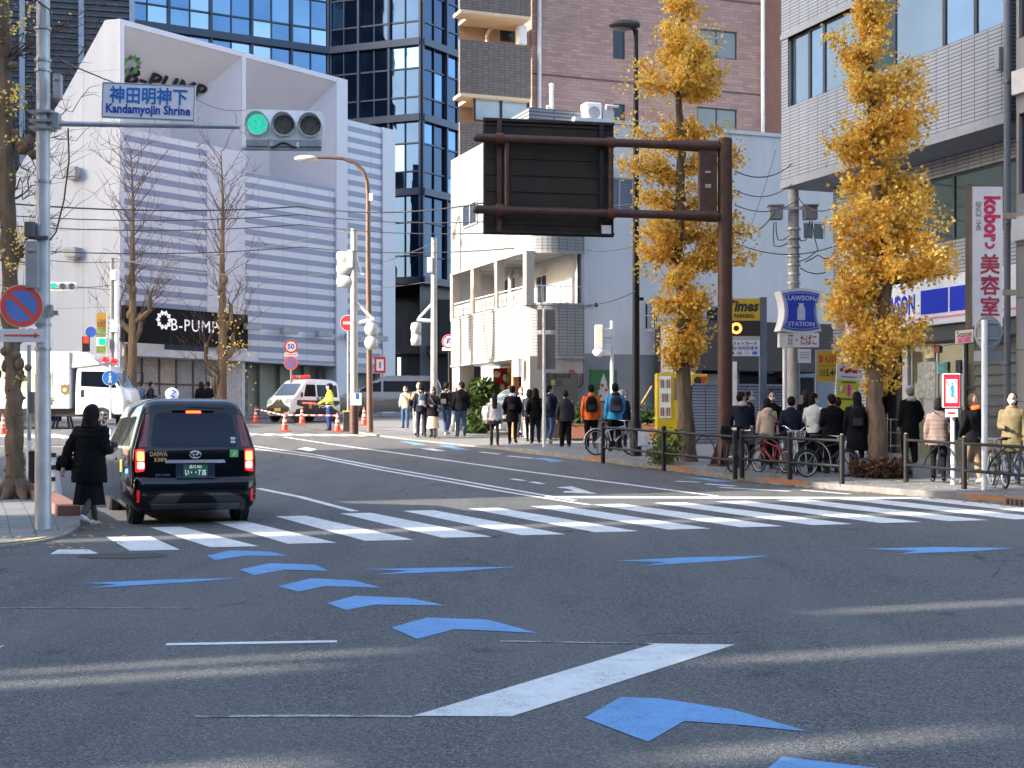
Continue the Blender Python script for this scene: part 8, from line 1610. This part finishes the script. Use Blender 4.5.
# ---------------------------------------------------------------- bicycles
def bicycle(lab,u,v,face,col,r=.33,basket=None,fend=None,P=None,lw=.04,load=None,group='bicycles along the pavement',bars='flat',white=False,seat=1.0):
    B=P if P is not None else gp(u,v,.12); t=thing('bicycle',lab,'bicycle',B,R(face-90),group); FM=M('bike_'+col,{'white':(.62,.64,.66),'black':(.015,.015,.017),'red':(.5,.02,.02),'silver':(.45,.46,.47),'dark':(.04,.042,.05)}[col],.35,.2); 
    wb_=.52*(r/.33)**.5; S=V
    for y in (-wb_,wb_):
        mb=MB(); C=S((0,y,r)); mb.tube([C+S((0,(r-.018)*math.cos(a),(r-.018)*math.sin(a))) for a in [2*math.pi*k/32 for k in range(32)]],.019,8,closed=True); w_=mb.build('wheel',RUBBER,t,local=True)
        mb=MB(); mb.tube([C+S((0,(r-.042)*math.cos(a),(r-.042)*math.sin(a))) for a in [2*math.pi*k/32 for k in range(32)]],.011,6,closed=True); mb.tube([C-S((.05,0,0)),C+S((.05,0,0))],.022,8)
        for k in range(14): a=2*math.pi*k/14; mb.tube([C+S((.02*(-1)**k,0,0)),C+S((0,(r-.045)*math.cos(a),(r-.045)*math.sin(a)))],.0022,3)
        mb.build('rim',M('rim_bright',(.55,.56,.57),.3,.7),w_,local=True)
        if fend: mb=MB(); mb.tube([C+S((0,(r+.025)*math.cos(a),(r+.025)*math.sin(a))) for a in [R((-10 if y>0 else 20)+k*15) for k in range(12)]],.016,6); mb.build('mudguard',FM if fend=='c' else BLACK,t,local=True)
    bb=S((0,-.06,r-.03)); stp=S((0,-.2,r+.42)); hd=S((0,wb_-.2,r+.42)); hl=S((0,wb_-.16,r+.28)); mb=MB()
    for a,b,q in ((bb,stp,.017),(bb,hl,.02),(stp.lerp(bb,.25),hd,.016),(hd,hl,.02)): mb.tube([a,b],q,8)
    for sx in (-.05,.05): mb.tube([S((sx,-wb_,r)),bb],.009,6); mb.tube([S((sx,-wb_,r)),stp.lerp(bb,.2)],.009,6); mb.tube([hl,S((sx,wb_-.05,r+.05)),S((sx,wb_,r))],.011,6)
    mb.build('frame',FM,t,local=True)
    mb=MB(); mb.tube([stp,stp+S((0,-.03,.12*seat))],.013,8); mb.loft([[S((x*k,stp.y-.03+y_,stp.z+.12*seat+z)) for x,y_ in ((-.09,-.13),(.09,-.13),(.05,.02),(.02,.15),(-.02,.15),(-.05,.02))] for k,z in ((.7,0),(1,.02),(1,.045),(.8,.06))]); mb.build('saddle',BLACK,t,local=True)
    mb=MB(); top=hd+S((0,-.02,.14)); mb.tube([hd,top],.013,8)
    if bars=='swept': P_=[S((-.27,top.y-.2,top.z+.12)),S((-.22,top.y-.06,top.z+.12)),S((-.1,top.y+.04,top.z+.03)),top,S((.1,top.y+.04,top.z+.03)),S((.22,top.y-.06,top.z+.12)),S((.27,top.y-.2,top.z+.12))]
    else: P_=[S((-.29,top.y-.04,top.z+.02)),S((-.1,top.y,top.z)),top,S((.1,top.y,top.z)),S((.29,top.y-.04,top.z+.02))]
    mb.tube(P_,.012,8); mb.build('handlebar',CHROME,t,local=True)
    mb=MB()
    for a,b in ((P_[0],P_[1]),(P_[-1],P_[-2])): mb.tube([a,a.lerp(b,.45)],.017,8)
    mb.build('grips',BLACK,t,local=True)
    mb=MB(); Mx=Matrix.Translation(bb+S((.05,0,0)))@Matrix.Rotation(R(90),4,'Y'); mb.disc(Mx,.09,.008,20); mb.tube([bb+S((.07,0,0)),bb+S((.075,.11,-.12))],.009,6); mb.tube([bb+S((-.07,0,0)),bb+S((-.075,-.11,.12))],.009,6); mb.box(bb+S((.12,.11,-.12)),(.09,.07,.02)); mb.box(bb+S((-.12,-.11,.12)),(.09,.07,.02)); mb.tube([bb-S((.07,0,0)),bb+S((.07,0,0))],.014,8); mb.build('crankset',DARK,t,local=True)
    mb=MB(); mb.tube([S((-.05,-wb_+.08,r-.02)),S((-.16,-wb_+.12,.0))],.009,6); mb.build('kickstand',DARK,t,local=True)
    if basket:
        mb=MB(); cy=wb_+.02; z0=r+.36
        for k in range(6): z=z0+k*.045; w_,l_=.15+k*.006,.12+k*.006; mb.tube([S((-w_,cy-l_,z)),S((w_,cy-l_,z)),S((w_,cy+l_,z)),S((-w_,cy+l_,z))],.005,4,closed=True)
        for k in range(9):
            x=-.15+k*.0375; mb.tube([S((x,cy+.12,z0)),S((x*1.15,cy+.15,z0+.225))],.0035,4); mb.tube([S((x,cy-.12,z0)),S((x*1.15,cy-.15,z0+.225))],.0035,4); mb.tube([S((x,cy-.12,z0)),S((x,cy+.12,z0))],.0035,4)
        for k in range(7): y=cy-.12+k*.04; mb.tube([S((-.15,y,z0)),S((-.18,y,z0+.225))],.0035,4); mb.tube([S((.15,y,z0)),S((.18,y,z0+.225))],.0035,4)
        mb.build('basket',M('basket_'+basket,(.4,.4,.4) if basket=='steel' else (.14,.1,.08),.45,.4 if basket=='steel' else 0),t,local=True)
    if load: 
        b=thing('pannier_bag',load,'bag',WM[t]@S((0,-wb_+.05,r+.4)),R(face-90)); mb=MB(); mb.box((0,0,.12),(.42,.34,.3)); mb.build('bag',CL['black'],b,local=True,bevel=.05); mb=MB(); mb.box((.1,-.175,.2),(.1,.01,.05)); mb.build('label',SIGNW,b,local=True)
    return t
bicycle('white city bicycle with slim wheels beside the blue jacket',614,455.2,25,'white',.33,None,'c')
bicycle('dark bicycle carrying a black load held by the striped jacket',736,471.5,65,'dark',.32,'dark','b',load='black box bag loaded on the dark bicycle behind the rail',P=gp(738,471.5,.12))
bicycle('small red bicycle with white rims behind the guard rail',772,473,118,'red',.25,'brown','b',P=gp(772,473,.12))
bicycle('silver bicycle with swept handlebar and wire basket facing the camera',795,474,262,'silver',.33,'steel','c',bars='swept',P=gp(795,474.5,.12))
bicycle('black bicycle with silver rims parked right of the basket bicycle',830,476.5,20,'black',.27,None,'b',P=gp(827,477,.12))
bicycle('dark bicycle behind the guard rail next to the olive parka',1006,489,85,'dark',.33,'brown','b',P=gp(1001,488,.12)+V((0,.15,0)))
bicycle('black bicycle standing behind the red rimmed box sign',947,483,250,'black',.3,'steel','b',P=gp(968,485,.12)+V((0,.5,0))) if False else None
# magazine rack by the shop door
rk=thing('wire_rack','small silver wire rack standing by the shop entrance','rack',gp(897,468,.12)); B=gp(897,466,.12); mb=MB()
for x in (-.18,.18):
    for y in (-.15,.15): mb.tube([B+V((x,y,0)),B+V((x,y,1.2-(.12 if y<0 else 0)))],.012,6)
mb.build('frame',CHROME,rk); 
for z in (.15,.45,.75,1.05):
    mb=MB()
    for k in range(7): mb.tube([B+V((-.18+.06*k,-.15,z)),B+V((-.18+.06*k,.15,z+.03))],.006,4)
    mb.tube([B+V((-.18,-.15,z)),B+V((.18,-.15,z))],.009,5); mb.build('shelf',CHROME,rk)
EXPOSURE=2.25
# ---------------------------------------------------------------- camera, light, render settings
cd=bpy.data.cameras.new('camera'); cam=bpy.data.objects.new('camera',cd); COL.objects.link(cam)
cam.location=(0,0,HC); cam.rotation_euler=(R(90),0,0); cd.sensor_width=36; cd.lens=FPX/1024*36; cd.shift_y=(VH-384)/1024; cd.clip_end=3000; cd.clip_start=.1
SC.camera=cam
w=bpy.data.worlds.new('World'); SC.world=w; w.use_nodes=True; t=w.node_tree
sky=t.nodes.new('ShaderNodeTexSky'); sky.sky_type='NISHITA'; sky.sun_disc=False
EL=24.0; sky.sun_elevation=R(EL); sky.sun_rotation=R(250); sky.air_density=1.0; sky.dust_density=3.0; sky.ozone_density=.3
t.links.new(sky.outputs[0],t.nodes['Background'].inputs[0]); t.nodes['Background'].inputs[1].default_value=.15
sl=bpy.data.lights.new('sun','SUN'); sun=bpy.data.objects.new('sun',sl); COL.objects.link(sun)
sl.energy=2.7; sl.angle=R(.53); sl.color=(1,.93,.82)
Sdir=V((sd.x*math.cos(R(EL)),sd.y*math.cos(R(EL)),math.sin(R(EL)))); sun.rotation_euler=(-Sdir).to_track_quat('-Z','Y').to_euler()
vs_=SC.view_settings; vs_.view_transform='Standard'; vs_.look='None'; vs_.exposure=EXPOSURE; vs_.gamma=1
SC.cycles.max_bounces=8; SC.cycles.use_denoising=True
